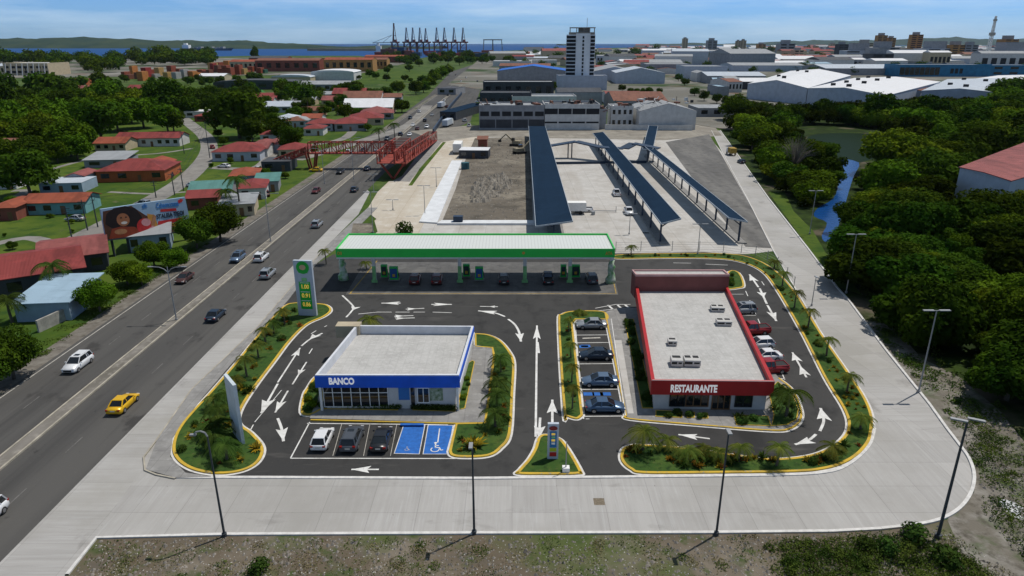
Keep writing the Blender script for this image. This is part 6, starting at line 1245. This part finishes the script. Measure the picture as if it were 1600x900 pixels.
for y_ in (Rt.y + 1, Rt.y + 24):
    for s_ in (-1, 1): b.beam((Lb.x + 3.8, y_, 0), (Lb.x + 3.8 + s_ * 3.8, y_, zb3), .55); b.beam((Lb.x + 3.8 + s_ * 3.8, y_, zb3), (Lb.x + 3.8 + s_ * 3.6, y_, zt3), .45)
part(b, 'pier', M_tr, fb)
rs = G(428, 262); b = MB(); truss(b, (La.x - 1.5, La.y, zb3), (rs[0], rs[1] - 2, .8), 3.0, 2.0, 10, .36); part(b, 'ramp', M_tr, fb)
# -- old factory at the back of the yard
def face_grid(t, w, z0, z1, n, m, name='window', y=-.06, gap=.2, x0=None, x1=None):
    x0 = -w / 2 if x0 is None else x0; x1 = w / 2 if x1 is None else x1
    for i in range(n):
        a = x0 + (x1 - x0) * i / n; c = (x1 - x0) / n; b = MB(); b.box(a + c * gap / 2, y, z0, a + c * (1 - gap / 2), .01, z1); b.build(name, m, t)
M_void = mat('dark opening', (.02, .022, .026), .8, 0)
def fac(px, py, w, d, h, rf, wl_, label, style='flat', win=0, rows=1, rot=0, name='factory_building', cat='factory', **k): return bldg(px, py, w, d, h, rf, wl_, label, cat, name, style, rot, win, rows=rows, door=False, over=.1, **k)
t = fac(800, 203, 102, 22, 11, 'grey', 'grey', 'long dark grey gutted factory front left of the white panelled one'); W_ = 102 / ppm(203); face_grid(t, W_, 6.6, 8.8, 6, M_void); face_grid(t, W_, 1.0, 5.0, 4, WL['dark'], 'opening', gap=.06)
t = fac(893, 203, 86, 22, 11.5, 'dark', 'white', 'white panelled factory block behind the shelters with dark window band'); W_ = 86 / ppm(203); face_grid(t, W_, 7.5, 10.2, 4, M_void, gap=.05); face_grid(t, W_, 3.2, 4.0, 4, M_void, gap=.1)
t = fac(938, 202, 18, 12, 9, 'grey', 'grey', 'narrow broken factory bay between white blocks'); t = fac(971, 200, 34, 14, 10, 'white', 'white', 'white towerlike factory block with rusty stains', win=4, rows=2)
t = fac(1042, 203, 88, 34, 9, 'grey', 'white', 'white gabled hall at the right end of the old factory', 'gabley', rise=3.5)
def clutter(t, w, d, h, n, sd):
    g = random.Random(sd); b = MB()
    for i in range(n):
        x, y = g.uniform(-w / 2 + 1, w / 2 - 1), g.uniform(.5, d - 2); s = g.uniform(.6, 3.0); b.rbox(x, y, h + .13, s, s * g.uniform(.4, 1.2), g.uniform(.3, 1.8), g.uniform(0, 3), g.randrange(3))
    for i in range(n // 2):
        x, y = g.uniform(-w / 2 + 1, w / 2 - 1), g.uniform(-.3, d * .8); b.beam((x, y, h - g.uniform(0, 2)), (x + g.uniform(-5, 5), y + g.uniform(-1, 3), h + g.uniform(.4, 3)), .25, None, g.randrange(3))
    b.build('roof_clutter', [WL['white'], M_void, RF['rust']], t)
for k, t_ in enumerate([o for o in COL.objects if o.name.startswith('factory_building')]):
    wm_ = [c for c in t_.children if c.name.startswith('wall')][0]; vs = [v.co for v in wm_.data.vertices]; clutter(t_, max(v.x for v in vs) * 2, max(v.y for v in vs), max(v.z for v in vs) - .1, 16, k)
wall3([(945, 203), (1082, 204)], 2.6, WL['white'], 'long white yard wall at the foot of the old factory')
fac(790, 176, 80, 26, 11, 'dark', 'dark', 'dark burnt out factory storey behind the gutted front', win=6); fac(850, 178, 100, 24, 9.5, 'grey', 'white', 'low pale factory range in the middle of the ruins', win=9); fac(905, 172, 70, 22, 11, 'dark', 'grey', 'broken dark roofed factory range behind the white panelled block', 'gable', rise=2); fac(1000, 176, 84, 46, 7, 'rust', 'grey', 'wide low rusty roofed factory hall right of the ruins', 'gable', rise=4); fac(975, 163, 56, 26, 6, 'pink', 'white', 'faded red roof behind the rusty factory hall', 'gable', rise=2); fac(1120, 183, 60, 24, 5, 'grey', 'grey', 'low grey building right of the old factory by the trees', win=3)
fac(810, 155, 110, 26, 12, 'grey', 'dark', 'grey flat roofed factory range with dark upper openings, farthest left', win=7); fac(838, 152, 30, 20, 8, 'rust', 'white', 'small rusty building beside the tower foot')
# -- tower
TX = 905; ty = 140; x, y = G2(TX, ty); pm = ppm(ty); hT = HZ(TX, ty, 54); w = 44 / pm; t = empty('tower_building', (x, y, 0), R(-6), label='tall white apartment tower with dark balconies on both sides', cat='tower')
b = MB(); b.box(-w * .16, 0, 0, w * .33, w * .55, hT + 1); b.box(-w * .5, .8, 0, -w * .16, w * .5, hT); b.box(w * .33, .8, 0, w * .5, w * .5, hT); b.build('wall', mat('tower white', (.80, .81, .84), .8, .08, .1), t)
nf = 13
for i in range(nf):
    z0 = hT * .12 + i * (hT * .86) / nf; fh = hT * .86 / nf
    for a, c in ((-w * .49, -w * .17), (w * .34, w * .49)):
        b = MB(); b.box(a, .55, z0 + fh * .25, c, .82, z0 + fh); o = b.build('window', M_void, t); b = MB(); b.box(a - .3, -.4, z0, c, .8, z0 + .35); b.build('balcony', MATS['tower white'], t)
    b = MB(); b.box(w * .06, -.15, z0 + fh * .2, w * .12, .01, z0 + fh * .9); b.build('window', M_void, t)
b = MB(); b.box(-w * .42, 1.2, hT, w * .48, w * .5, hT + 2.0); b.box(-w * .40, 1.5, hT + 5.5, w * .5, w * .5, hT + 6.2)
for a in (-.38, -.15, .1, .3, .46): b.box(w * a - .4, 1.6, hT + 2, w * a + .4, 2.4, hT + 5.5)
b.box(-w * .1, w * .2, hT + 2, w * .3, w * .45, hT + 5.4); b.build('crown_frame', MATS['red brown wall'] if False else mat('weathered top', (.30, .26, .22), .8, .25, .2), t)
b = MB(); b.tube((w * .2, w * .3, hT + 6), (w * .2, w * .3, hT + 14), .2); b.build('antenna', M_metal, t)
fac(910, 141, 76, 26, 12, 'grey', 'lblue', 'white podium block at the foot of the tall tower', win=0)
# -- warehouses behind
for a in ((832, 131, 110, 70, 13, 'blue', 'grey', 'huge bright blue roofed warehouse left of the tower', 'gabley', 5), (800, 104, 60, 60, 9, 'white', 'white', 'flat white warehouse roof behind the blue one, left', 'flat', 0), (845, 102, 50, 50, 9, 'white', 'white', 'flat white warehouse roof behind the blue one, right', 'flat', 0), (820, 113, 80, 50, 9, 'rust', 'grey', 'brown ribbed warehouse roof between white and blue roofs', 'gable', 3), (960, 126, 66, 90, 10, 'grey', 'lblue', 'grey roofed warehouse right of the tower, nearer', 'gabley', 5), (1000, 131, 76, 60, 11, 'silver', 'lblue', 'light blue walled warehouse by the green field', 'gabley', 5), (1045, 115, 70, 70, 12, 'grey', 'grey', 'grey walled warehouse behind the green field', 'flat', 0), (1102, 124, 66, 60, 14, 'grey', 'lblue', 'pale boxy warehouse with flat roof behind the industrial street', 'flat', 0),
          (1180, 140, 80, 60, 7, 'white', 'dark', 'open sided shed with white roof beside the industrial street', 'gable', 2), (1150, 131, 90, 60, 8, 'silver', 'grey', 'silver roofed hall behind the open sided shed', 'gable', 3), (1200, 112, 110, 80, 9, 'grey', 'lblue', 'long low grey roof in the middle of the industrial area', 'gable', 3), (1245, 107, 90, 60, 9, 'white', 'grey', 'white roofed hall left of the grey office blocks', 'gable', 3), (1350, 118, 120, 90, 9, 'silver', 'grey', 'wide silver roof behind the big white warehouses', 'gable', 4)):
    bldg(a[0], a[1], a[2], a[3], a[4], a[5], a[6], a[7], 'warehouse', 'warehouse', a[8], R(-3), 0, rise=a[9], door=False, over=.3)
def pxhall(c, h, rise, roof, wall, label, ridge=None, dots=0):
    """hall from the four eave corners seen in the photo (near left, near right, far right, far left) at eave height h"""
    P = [Vector(G(*p, h)) for p in c]; t = empty('warehouse', (P[0].x, P[0].y, 0), 0, label=label, cat='warehouse'); b = MB(); b.prism([tuple(p[:2]) for p in offset([tuple(q[:2]) for q in P], .3)], 0, h - .05); part(b, 'wall', WL[wall], t)
    m0 = (P[0] + P[1]) / 2 + Vector((0, 0, rise)); m1 = (P[3] + P[2]) / 2 + Vector((0, 0, rise)); b = MB(); dz = Vector((0, 0, .2))
    for f in ((P[0], m0, m1, P[3]), (m0, P[1], P[2], m1)): b.loft([[tuple(v) for v in f], [tuple(v + dz) for v in f]])
    part(b, 'roof', RF[roof], t)
    b = MB(); b.loft([[tuple(P[0] + Vector((0, .3, 0))), tuple(P[1] + Vector((0, .3, 0))), tuple(m0 + Vector((0, .3, 0)))], [tuple(P[0] + Vector((0, 1, 0))), tuple(P[1] + Vector((0, 1, 0))), tuple(m0 + Vector((0, 1, 0)))]]); part(b, 'gable_wall', WL[wall], t)
    for i in range(dots):
        u = (i + .5) / dots; p = (P[0].lerp(P[3], u) if i % 2 else m0.lerp(m1, u)).lerp(m0.lerp(m1, u), .4); b = MB(); b.rbox(p.x, p.y, p.z, 2.4, 2.4, 1.8); part(b, 'roof_vent', M_void, t)
    return t
pxhall([(1168, 131), (1262, 138), (1330, 118), (1235, 111)], 11, 4, 'white', 'lblue', 'white roofed warehouse with pale gable facing the trees, left of the biggest', dots=4)
pxhall([(1262, 138), (1385, 150), (1470, 128), (1335, 122)], 11, 2.5, 'white', 'lblue', 'biggest white roofed warehouse above the dark trees', dots=8)
pxhall([(1380, 142), (1440, 142), (1470, 128), (1400, 125)], 9, 2, 'rust', 'lblue', 'rusty brown roof beside the biggest white warehouse')
pxhall([(1440, 142), (1560, 145), (1640, 128), (1480, 124)], 10, 2, 'silver', 'lblue', 'silver and white roofed warehouse at the right edge', dots=4)
pxhall([(1510, 125), (1680, 132), (1720, 122), (1560, 118)], 10, 2, 'white', 'lblue', 'white roof farther back at the right edge')
t = pxhall([(1498, 262), (1580, 284), (1760, 232), (1604, 222)], 12, .3, 'pink', 'lblue', 'hall with speckled faded red roof rising out of the wood')
p0, p1 = G2(1572, 345), G2(1720, 350); hq = HZ(1572, 345, 268); t = empty('building', (*p0, 0), 0, label='plain pale blue block in front of the faded red roof at the right edge', cat='building'); b = MB(); b.prism([p0, p1, (p1[0] + 2, p1[1] + 9), (p0[0] + .5, p0[1] + 9)], 0, hq); part(b, 'wall', WL['lblue'], t); b = MB(); b.prism([(p0[0] - .5, p0[1] - .5), (p1[0], p1[1] - .5), (p1[0] + 2, p1[1] + 9), (p0[0] - .3, p0[1] + 9)], hq + .01, hq + .5); part(b, 'roof', RF['silver'], t)
t = bldg(1475, 120, 142, 40, 14, 'grey', 'teal', 'long bright blue building with dark glass left half', 'building', 'building', 'flat', 0, 0, door=False); W_ = 142 / ppm(120); face_grid(t, W_, 2, 11.5, 8, M_glass, 'window', -.08, .08, -W_ / 2, -W_ * .06); face_grid(t, W_, 4, 10, 3, M_void, 'window', -.08, .3, W_ * .05, W_ * .2)
bldg(1570, 119, 100, 40, 13, 'grey', 'teal', 'blue building wing running out of the right edge', 'building', 'building', 'flat', 0, 4, door=False, rows=2)
# -- broadcasting mast
x, y = G2(1539, 104); hM = HZ(1539, 104, 25); t = empty('lattice_mast', (x, y, 0), 0, label='tall pale lattice mast standing behind the blue building', cat='mast'); b = MB(); w = 3.2
for sx in (-1, 1):
    for sy in (-1, 1): b.beam((sx * w, sy * w, 0), (sx * .9, sy * .9, hM), .9)
for i in range(12):
    u, v = i / 12, (i + 1) / 12; a = w + (.9 - w) * u; c = w + (.9 - w) * v
    for sx, sy, ex, ey in ((-1, -1, 1, -1), (1, -1, 1, 1), (-1, -1, -1, 1)): b.beam((sx * a, sy * a, hM * u), (ex * c, ey * c, hM * v), .6); b.beam((ex * a, ey * a, hM * u), (sx * c, sy * c, hM * v), .6)
b.build('lattice', M_white, t); b = MB(); b.rbox(0, 0, hM * .62, 9, 5, 5); b.rbox(0, 0, hM * .9, 5, 4, 3.5); b.rbox(0, 0, hM * .25, 8, 7, 4); b.build('platform', mat('mast grey', (.4, .37, .33), .7), t)
# -- port: cranes, containers
M_cr = mat('crane steel', (.15, .055, .05), .7, .2, .05); M_crl = mat('crane pale steel', (.30, .30, .34), .7, .2, .05)
CY = G2(690, 82)[1] * .97
def crane(px, top, s, label, boom=False):
    z0 = 0; p0 = (0, CY); base = VP(px, 84, (-9, CY), (9, CY)); dk = VP(px, 66, (-9, CY), (9, CY)).z; tp = VP(px, top, (-9, CY), (9, CY)).z; t = empty('harbour_crane', (base.x, CY, 0), 0, label=label, cat='crane', group='ship to shore cranes in a row')
    b = MB(); w = 14
    for a in (-w, w):
        for c in (0, 26): b.beam((a, c, 0), (a * .92, c, dk), 3.4)
    for c in (0, 26): b.beam((-w, c, dk * .45), (w, c, dk * .45), 2.2); b.beam((-w, c, dk * .45), (w * .9, c, dk), 1.4)
    b.build('legs', M_cr, t); b = MB(); b.beam((-w * 1.5, 13, dk), (w * 1.6, 13, dk), 9, 6); b.beam((-4, 4, dk), (-4, 50, dk), 4, 5); b.rbox(3, 13, dk + 2.8, 14, 12, 9); b.build('girder', mat('crane girder', (.28, .07, .055), .7, .2, .05), t)
    b = MB(); b.beam((-9, 13, dk), (-1, 13, tp - 4), 3.4); b.beam((9, 13, dk), (1, 13, tp - 4), 2.6); b.beam((-6, 13, dk + (tp - dk) * .35), (6, 13, dk + (tp - dk) * .35), 2); b.rbox(0, 13, tp - 7, 6, 6, 7); b.beam((-3, 6, dk), (-1, 10, tp - 6), 4, 4); b.build('mast', M_crl if not boom else M_cr, t)
for px, tp, l in ((692, 44, 'first crane of the tall row from the left'), (711, 44, 'second crane of the tall row from the left'), (733, 44, 'third crane of the tall row, beside the close pair'), (752, 45, 'fourth crane of the tall row from the left')): pass
CL = ['leftmost slim', 'second from left', 'third from left', 'fourth from left, widest top,', 'fourth from right', 'third from right', 'second from right', 'rightmost']
for (px, tp), l in zip(((636, 43), (646, 43), (657, 43), (666, 44), (683, 43), (695, 43), (710, 43), (724, 43)), CL): crane(px, tp, 1, l + ' harbour crane of the row on the horizon')
crane(617, 36, 1, 'tallest dark harbour crane with long boom to the left', True)
base = VP(617, 84, (-9, CY), (9, CY)); b = MB(); A1 = VP(582, 67, (-9, CY), (9, CY)); A2 = VP(617, 66, (-9, CY), (9, CY)); A3 = VP(612, 55, (-9, CY), (9, CY)); b.beam(A1, A2, 3); b.beam(A1, A3, 1.5); b.beam(VP(598, 66.5, (-9, CY), (9, CY)), A3, 1.5); tag(b.build('crane_boom', M_crl), 'long thin boom reaching left from the tallest harbour crane', 'boom')
for px, py, l in ((763, 81, 'pale rubber tyred gantry crane at the right of the container yard, left'), (777, 81, 'pale rubber tyred gantry crane at the right of the container yard, right')):
    x, y = G2(px, py); t = empty('gantry_crane', (x, y, 0), 0, label=l, cat='crane'); b = MB(); w = 26; h = 58
    for a in (-w, w): b.beam((a, 0, 0), (a * .85, 0, h), 4); b.beam((a, 16, 0), (a * .85, 16, h), 4)
    b.build('legs', M_crl, t); b = MB(); b.beam((-w, 8, h), (w, 8, h), 12, 5); b.build('girder', M_crl, t)
CC = [mat('container ' + n, c, .6, .15, .3) for n, c in (('rust', (.24, .06, .03)), ('orange', (.42, .16, .04)), ('red', (.26, .03, .025)), ('blue', (.03, .07, .14)), ('brown', (.16, .06, .035)), ('ochre', (.38, .24, .08)), ('green', (.03, .10, .07)), ('grey', (.30, .30, .29)))]
CN = ['rust brown', 'orange', 'dark red', 'navy', 'brown', 'ochre', 'dark green', 'grey']
def stack(px, py, wpx, d, h, ci, zone):
    x, y = G2(px, py); w = wpx / ppm(py); b = MB(); n = max(1, int(h / 2.6)); k = max(1, int(w / 12.5))
    for i in range(n):
        for j in range(k): b.box(-w / 2 + w * j / k + .1, 0, i * 2.6, -w / 2 + w * (j + 1) / k - .1, d, i * 2.6 + 2.5)
    o = link('container_stack', b.mesh('container_stack', CC[ci]), None, (x, y, 0)); tag(o, f'{CN[ci]} container stack {zone}', 'containers', 'container stacks ' + zone)
for i in range(34):
    px = 193 + i * 6.6; stack(px, 125 - i * .35 + rnd.uniform(-5, 3), rnd.uniform(5, 9), 14, rnd.choice([5.2, 7.8, 10.4, 13]), rnd.choice([0, 7, 1, 5, 2, 4, 0, 6]), 'in the long row left of the stadium lawn')
for i in range(26):
    px = 330 + i * 8; stack(px, 108 - i * .3 + rnd.uniform(-1, 1), rnd.uniform(6, 11), 18, rnd.choice([7.8, 10.4, 13, 13]), rnd.choice([0, 4, 3, 2, 1, 5, 7]), 'in the second row towards the water')
for i in range(26): stack(690 + rnd.uniform(-20, 100), rnd.uniform(82.5, 91), rnd.uniform(10, 18), 40, rnd.choice([7.8, 10.4, 13]), rnd.choice([2, 2, 0, 4, 2, 3]), 'below the row of harbour cranes')
for a in ((450, 112, 100, 40, 16, 'rust', 'brick', 'long red brown port warehouse with arcade front'), (545, 112, 76, 36, 17, 'orange', 'ochre', 'ochre port warehouse right of the arcade one'), (420, 104, 60, 30, 15, 'dark', 'brick', 'dark roofed port warehouse with chimneys'), (585, 108, 40, 30, 15, 'rust', 'ochre', 'small ochre port shed by the water'), (20, 118, 50, 30, 12, 'silver', 'cream', 'cream shed left of the pale stadium'), (600, 98, 60, 40, 13, 'orange', 'brick', 'orange roofed quay shed by the ship'), (385, 110, 50, 30, 13, 'orange', 'cream', 'orange roofed port shed above the sports turf')):
    bldg(a[0], a[1], a[2], a[3], a[4], a[5], a[6], a[7], 'port building', 'port_building', 'gable', 0, 7, rise=3, door=False, over=.3)
t = bldg(43, 118, 68, 50, 15, 'white', 'cream', 'pale stadium stand with ribs and white roof far left', 'stadium', 'stadium', 'flat', R(2), 0, door=False); W_ = 68 / ppm(118)
for i in range(8): b = MB(); xx = -W_ / 2 + W_ * (i + .5) / 8; b.beam((xx, -4, 0), (xx, -.5, 15), 1.0); b.build('rib', WL['white'], t)
face_grid(t, W_, 3, 6, 7, M_void, gap=.3); face_grid(t, W_, 9, 12, 7, M_void, gap=.3)
for a in ((400, 140, 130, 30, 6, 'dark', 'dark', 'long low dark roofed building before the white arena roof'), (505, 143, 80, 26, 6, 'grey', 'grey', 'long low grey building right of the dark one'), (520, 126, 66, 50, 9, 'white', 'white', 'white curved arena roof among the port sheds'), (330, 126, 40, 26, 5, 'white', 'cream', 'small white roofed building before the container row'), (455, 128, 60, 24, 5, 'silver', 'cream', 'low silver roof by the white arena roof')):
    bldg(a[0], a[1], a[2], a[3], a[4], a[5], a[6], a[7], 'hall', 'hall', 'gable' if 'arena' not in a[7] else 'vault', R(2), 6 if a[5] in ('dark', 'grey') else 0, rise=2.5, door=False)
for px, py, w, h, ci in ((606, 89, 22, 24, 4), (622, 88, 20, 30, 3), (636, 88, 16, 20, 0), (595, 88, 14, 14, 2), (650, 88, 14, 15, 3)): stack(px, py, w, 50, h, ci, 'on the quay under the tallest crane')
# ships
def ship(px, py, L, h, m, label, house=.8, rz=0):
    x, y, _ = G(px, py, -2); t = empty('ship', (x, y, -2), rz, label=label, cat='ship'); w = L * .14
    b = MB(); b.loft([[(-L / 2, -w / 2, 0), (-L / 2, w / 2, 0), (-L / 2, w / 2, h), (-L / 2, -w / 2, h)], [(L * .36, -w / 2, 0), (L * .36, w / 2, 0), (L * .38, w / 2, h), (L * .38, -w / 2, h)], [(L * .45, -.5, 0), (L * .45, .5, 0), (L / 2, .5, h * 1.2), (L / 2, -.5, h * 1.2)]]); b.build('hull', m, t)
    b = MB(); b.box(-L * .46, -w * .42, h, -L * .34, w * .42, h * 2.6); b.box(-L * .44, -w * .2, h * 2.6, -L * .38, w * .2, h * 3.4); b.build('superstructure', M_white, t)
    b = MB()
    for i in range(9): b.box(-L * .30 + i * L * .07, -w * .45, h, -L * .30 + i * L * .07 + L * .06, w * .45, h * (1.3 + .5 * ((i * 7) % 3) / 2 + (house - .8) * 2)); 
    b.build('cargo', CC[4] if house > .8 else CC[7], t); return t
ship(325, 79, 330, 13, CC[3], 'long dark ship lying on the far water left of the cranes'); ship(618, 87, 150, 13, CC[0], 'container ship with red hull moored left of the cranes', 1.0)
b = MB(); A = VP(530, 79, (0, G2(560, 79)[1]), (9, G2(560, 79)[1])); yy = G2(560, 79)[1]; xx0, xx1 = G2(480, 79)[0], G2(588, 79)[0]; b.box(xx0, yy, -2, xx1, yy + 60, 12); tag(b.build('breakwater', mat('breakwater sand', (.36, .27, .17), .9, .2, .02)), 'low sandy breakwater across the bay left of the cranes', 'breakwater')
# -- distant city
def tower(px, py, top, wpx, wall, label, name='apartment_block', d=None):
    x, y = G2(px, py); h = HZ(px, py, top); w = wpx / ppm(py); t = empty(name, (x, y, 0), R(rnd.uniform(-12, 12)), label=label, cat='apartment block'); d = d or w * .7
    b = MB(); b.box(-w / 2, 0, 0, w / 2, d, h); b.build('wall', WL[wall], t); b = MB(); b.box(-w * .28, d * .2, h, w * .22, d * .8, h + w * .22); b.build('roof_house', WL['grey'], t); n = max(3, int(h / 6)); 
    for i in range(min(n, 14)):
        z0 = h * (i + .3) / min(n, 14); dz_ = h / min(n, 14) * .45
        for a, c in ((-.44, -.08), (.08, .44)): b = MB(); b.box(w * a, -.6, z0, w * c, .05, z0 + dz_); b.build('window', M_void, t)
for a in ((1070, 78, 60, 8, 'cream', 'slim pale tower right of the tall white tower, alone on the skyline'), (1112, 83, 63, 15, 'grey', 'dark banded apartment block right of the slim pale tower'), (1152, 80, 64, 8, 'cream', 'narrow cream block of the twin pair on the skyline, left'), (1160, 80, 63, 9, 'cream', 'cream block of the twin pair on the skyline, right'), (1190, 80, 69, 12, 'ochre', 'low ochre apartment block on the skyline'), (1228, 94, 68, 24, 'grey', 'grey office block with white roof band left of the dark glass one'), (1247, 96, 78, 16, 'cream', 'cream block behind the grey office block'), (1316, 90, 69, 16, 'dark', 'dark glass block in the middle of the right skyline'), (1352, 86, 67, 22, 'cream', 'stepped cream apartment block right of the dark glass one'), (1375, 84, 55, 15, 'ochre', 'tall brown twin apartment tower, left'), (1390, 84, 59, 12, 'ochre', 'tall brown twin apartment tower, right'), (1428, 88, 54, 17, 'ochre', 'tallest brown ribbed tower on the right skyline'), (1378, 104, 84, 36, 'dark', 'wide dark glass office below the twin brown towers'), (1385, 97, 74, 40, 'grey', 'wide grey office just below the twin brown towers'), (1420, 98, 86, 40, 'dark', 'dark low office below the tallest brown tower'), (1345, 96, 79, 50, 'lblue', 'long white office slab beside the dark glass block'), (1470, 92, 76, 50, 'lblue', 'wide pale silver block right of the tallest brown tower'), (1495, 92, 70, 24, 'ochre', 'brown block left of the lattice mast'), (1515, 92, 70, 20, 'grey', 'grey block just left of the lattice mast'), (1576, 88, 61, 24, 'ochre', 'brown block right of the lattice mast at the edge'), (1590, 95, 80, 60, 'lblue', 'pale low slab at the right edge of the skyline'), (1300, 78, 68, 8, 'cream', 'small pale block on the skyline left of the dark glass one')):
    tower(*a)
zc = lambda px: 'left of the tall white tower' if px < 900 else 'between the tall tower and the slim pale tower' if px < 1070 else 'around the slim pale tower' if px < 1200 else 'in the middle of the right skyline' if px < 1400 else 'on the far right skyline'
for i in range(299):
    px = 1000 + 660 * rnd.random() ** .9 if i > 50 else rnd.uniform(790, 1060); py = rnd.uniform(73.5, 82) if i % 2 else rnd.uniform(80, 108)
    if px < 880: py = rnd.uniform(82, 98)
    elif px < 1000: py = max(py, 80)
    x, y = G2(px, py); w = rnd.uniform(11, 34) * (1 + max(0, py - 84) * .06) / ppm(py); d = w * rnd.uniform(.5, .9); h = rnd.uniform(6, 13) if rnd.random() < .8 else rnd.uniform(14, 26)
    rf = rnd.choice(['red', 'pink', 'rust', 'white', 'white', 'silver', 'grey', 'grey', 'dark']); wl_ = rnd.choice(['white', 'lblue', 'grey', 'cream', 'cream']); b = MB(); b.box(-w / 2, 0, 0, w / 2, d, h, 0)
    X, D = w / 2 + .5, d + .5; rs_ = min(w, d) * .10; b.cur = 1; b.loft([[(-X, -.5, h), (X, -.5, h), (X, D, h), (-X, D, h)], [(-X * .98, d * .45, h + rs_), (X * .98, d * .45, h + rs_), (X * .98, d * .55, h + rs_), (-X * .98, d * .55, h + rs_)]])
    if i % 3 == 0:
        b.cur = 2
        for k in range(5): b.box(-w / 2 + w * (k + .2) / 5, -.4, h * .3, -w / 2 + w * (k + .8) / 5, .1, h * .7)
    o = b.build('city_building', [WL[wl_], RF[rf], M_void]); o.location = (x, y, 0); o.rotation_euler.z = R(rnd.uniform(-14, 14)); tag(o, f'distant low building with {dict(silver="silver grey", pink="faded red").get(rf, rf)} roof {zc(px)}', 'building', f'low distant {rf} roofed buildings {zc(px)}')
far_trees([(rnd.uniform(800, 1620), rnd.uniform(79, 118), rnd.uniform(8, 19)) for _ in range(150)], 'small dark trees scattered among the distant city roofs', M_leafA, 260)
for i in range(36):
    px = rnd.uniform(600, 800); ptree(px, rnd.uniform(91, 100), rnd.uniform(10, 18), rnd.choice([0, 1]), 'small tree between the container yard and the highway end', 'trees before the container yard')
sp = [(rnd.uniform(935, 1150), rnd.uniform(94, 118)) for _ in range(24)] + [(rnd.uniform(1180, 1620), rnd.uniform(94, 110)) for _ in range(26)] + [(rnd.uniform(1080, 1165), rnd.uniform(120, 150)) for _ in range(6)]
for i, (px, py) in enumerate(sp):
    rf = rnd.choice(['white', 'silver', 'grey', 'rust', 'white', 'pink', 'dark', 'paleblue']); w_ = rnd.uniform(16, 46) * (.5 if py > 119 else 1)
    bldg(px, py, w_, rnd.uniform(18, 45), rnd.uniform(5, 10), rf, rnd.choice(['white', 'lblue', 'grey', 'cream', 'grey']), f'{dict(pink="faded red", silver="silver grey", paleblue="pale blue").get(rf, rf)} roofed industrial shed ' + zc(px), 'shed', 'industrial_shed', rnd.choice(['gable', 'gabley', 'flat']), R(rnd.uniform(-10, 10)), 4 if i % 2 else 0, f'{rf} industrial sheds ' + zc(px), 2, False, .3)
hs = [(rnd.uniform(345, 545), rnd.uniform(152, 200)) for _ in range(14)] + [(rnd.uniform(0, 145), rnd.uniform(152, 215)) for _ in range(9)] + [(rnd.uniform(420, 470), rnd.uniform(235, 256)) for _ in range(2)]
for i, (px, py) in enumerate(hs):
    rf = rnd.choice(['red', 'pink', 'rust', 'orange', 'grey', 'red']); zh = 'half hidden by trees at the far left' if px < 200 else 'between the umbrella tree and the street bend'
    bldg(px, py, rnd.uniform(20, 36) * (1 + max(0, py - 200) * .01), 12, 3.3, rf, rnd.choice(['white', 'lblue', 'cream']), f'small {dict(pink="faded red").get(rf, rf)} roofed house ' + zh, 'house', 'house', rnd.choice(['gable', 'hip']), R(rnd.uniform(0, 12)), 3, f'small {rf} houses ' + zh)
# debris on the demolition ground: excavators and shacks
M_ex = mat('dirty machine', (.30, .26, .18), .7, .3, 1)
def excavator(px, py, rz, label):
    t = empty('excavator', G(px, py), rz, label=label, cat='excavator')
    for s in (-1, 1): b = MB(); b.box(s * 1.3 - .4, -2.2, 0, s * 1.3 + .4, 2.2, .9); b.build('track', M_trim, t)
    b = MB(); b.box(-1.4, -2.3, .95, 1.4, 1.3, 2.2); b.build('body', M_ex, t); b = MB(); b.box(-1.4, .2, 2.2, -.2, 1.5, 3.3); b.build('cabin', M_glass, t)
    b = MB(); b.beam((.3, 1.2, 1.8), (.3, 4.5, 4.6), .5); b.beam((.3, 4.5, 4.6), (.3, 7.2, 2.2), .4); b.build('arm', M_ex, t); b = MB(); b.rbox(.3, 7.3, 1.2, 1.2, 1, 1); b.build('bucket', M_trim, t)
excavator(806, 228, 1.2, 'excavator at the back of the demolition ground, farther one'); excavator(812, 240, -1.0, 'dark machine on the demolition ground beside the left shelter')
bldg(740, 248, 46, 8, 3, 'white', 'dark', 'long open site shed at the corner of the demolition ground', 'shed', 'shed', 'flat', R(-4), 3); bldg(754, 234, 14, 6, 4, 'rust', 'brick', 'small rusty site hut behind the open shed', 'shed', 'shed', 'shed', 0, 1)
b = MB(); x, y = G2(727, 264); b.tube((x, y, 0), (x, y, 2.2), 1.4, n=14); tag(b.build('water_tank', mat('faded teal tank', (.03, .10, .12), .6)), 'blue green round tank beside the open site shed', 'tank')
# bus station roof in the far carriageway
bldg(700, 188, 26, 60, 4.5, 'navy', 'dark', 'long dark bus station roof in the right side of the far highway', 'bus station', 'bus_station', 'flat', R(-14), 2, door=False); wall3([(678, 209), (705, 168), (722, 148)], 2.2, M_nst, 'dark retaining wall beside the far bus station', w=.6)
bldg(698, 148, 30, 26, 5, 'dark', 'grey', 'small dark roofed stop farther up the highway', 'bus station', 'bus_station', 'flat', R(-14), 2, door=False)
# -- the air: pale haze over the whole place
hb_ = MB(); hb_.box(-24000, -300, -3.2, 24000, 22000, 420); hm = bpy.data.materials.new('haze'); hm.use_nodes = True; ht = hm.node_tree; ht.nodes.clear()
ho = ht.nodes.new('ShaderNodeOutputMaterial'); hv = ht.nodes.new('ShaderNodeVolumePrincipled'); hv.inputs['Color'].default_value = (.62, .80, 1.0, 1); hv.inputs['Density'].default_value = 1.3e-5; hv.inputs['Anisotropy'].default_value = .2
ht.links.new(hv.outputs[0], ho.inputs['Volume']); tag(hb_.build('haze', hm), kind='stuff')
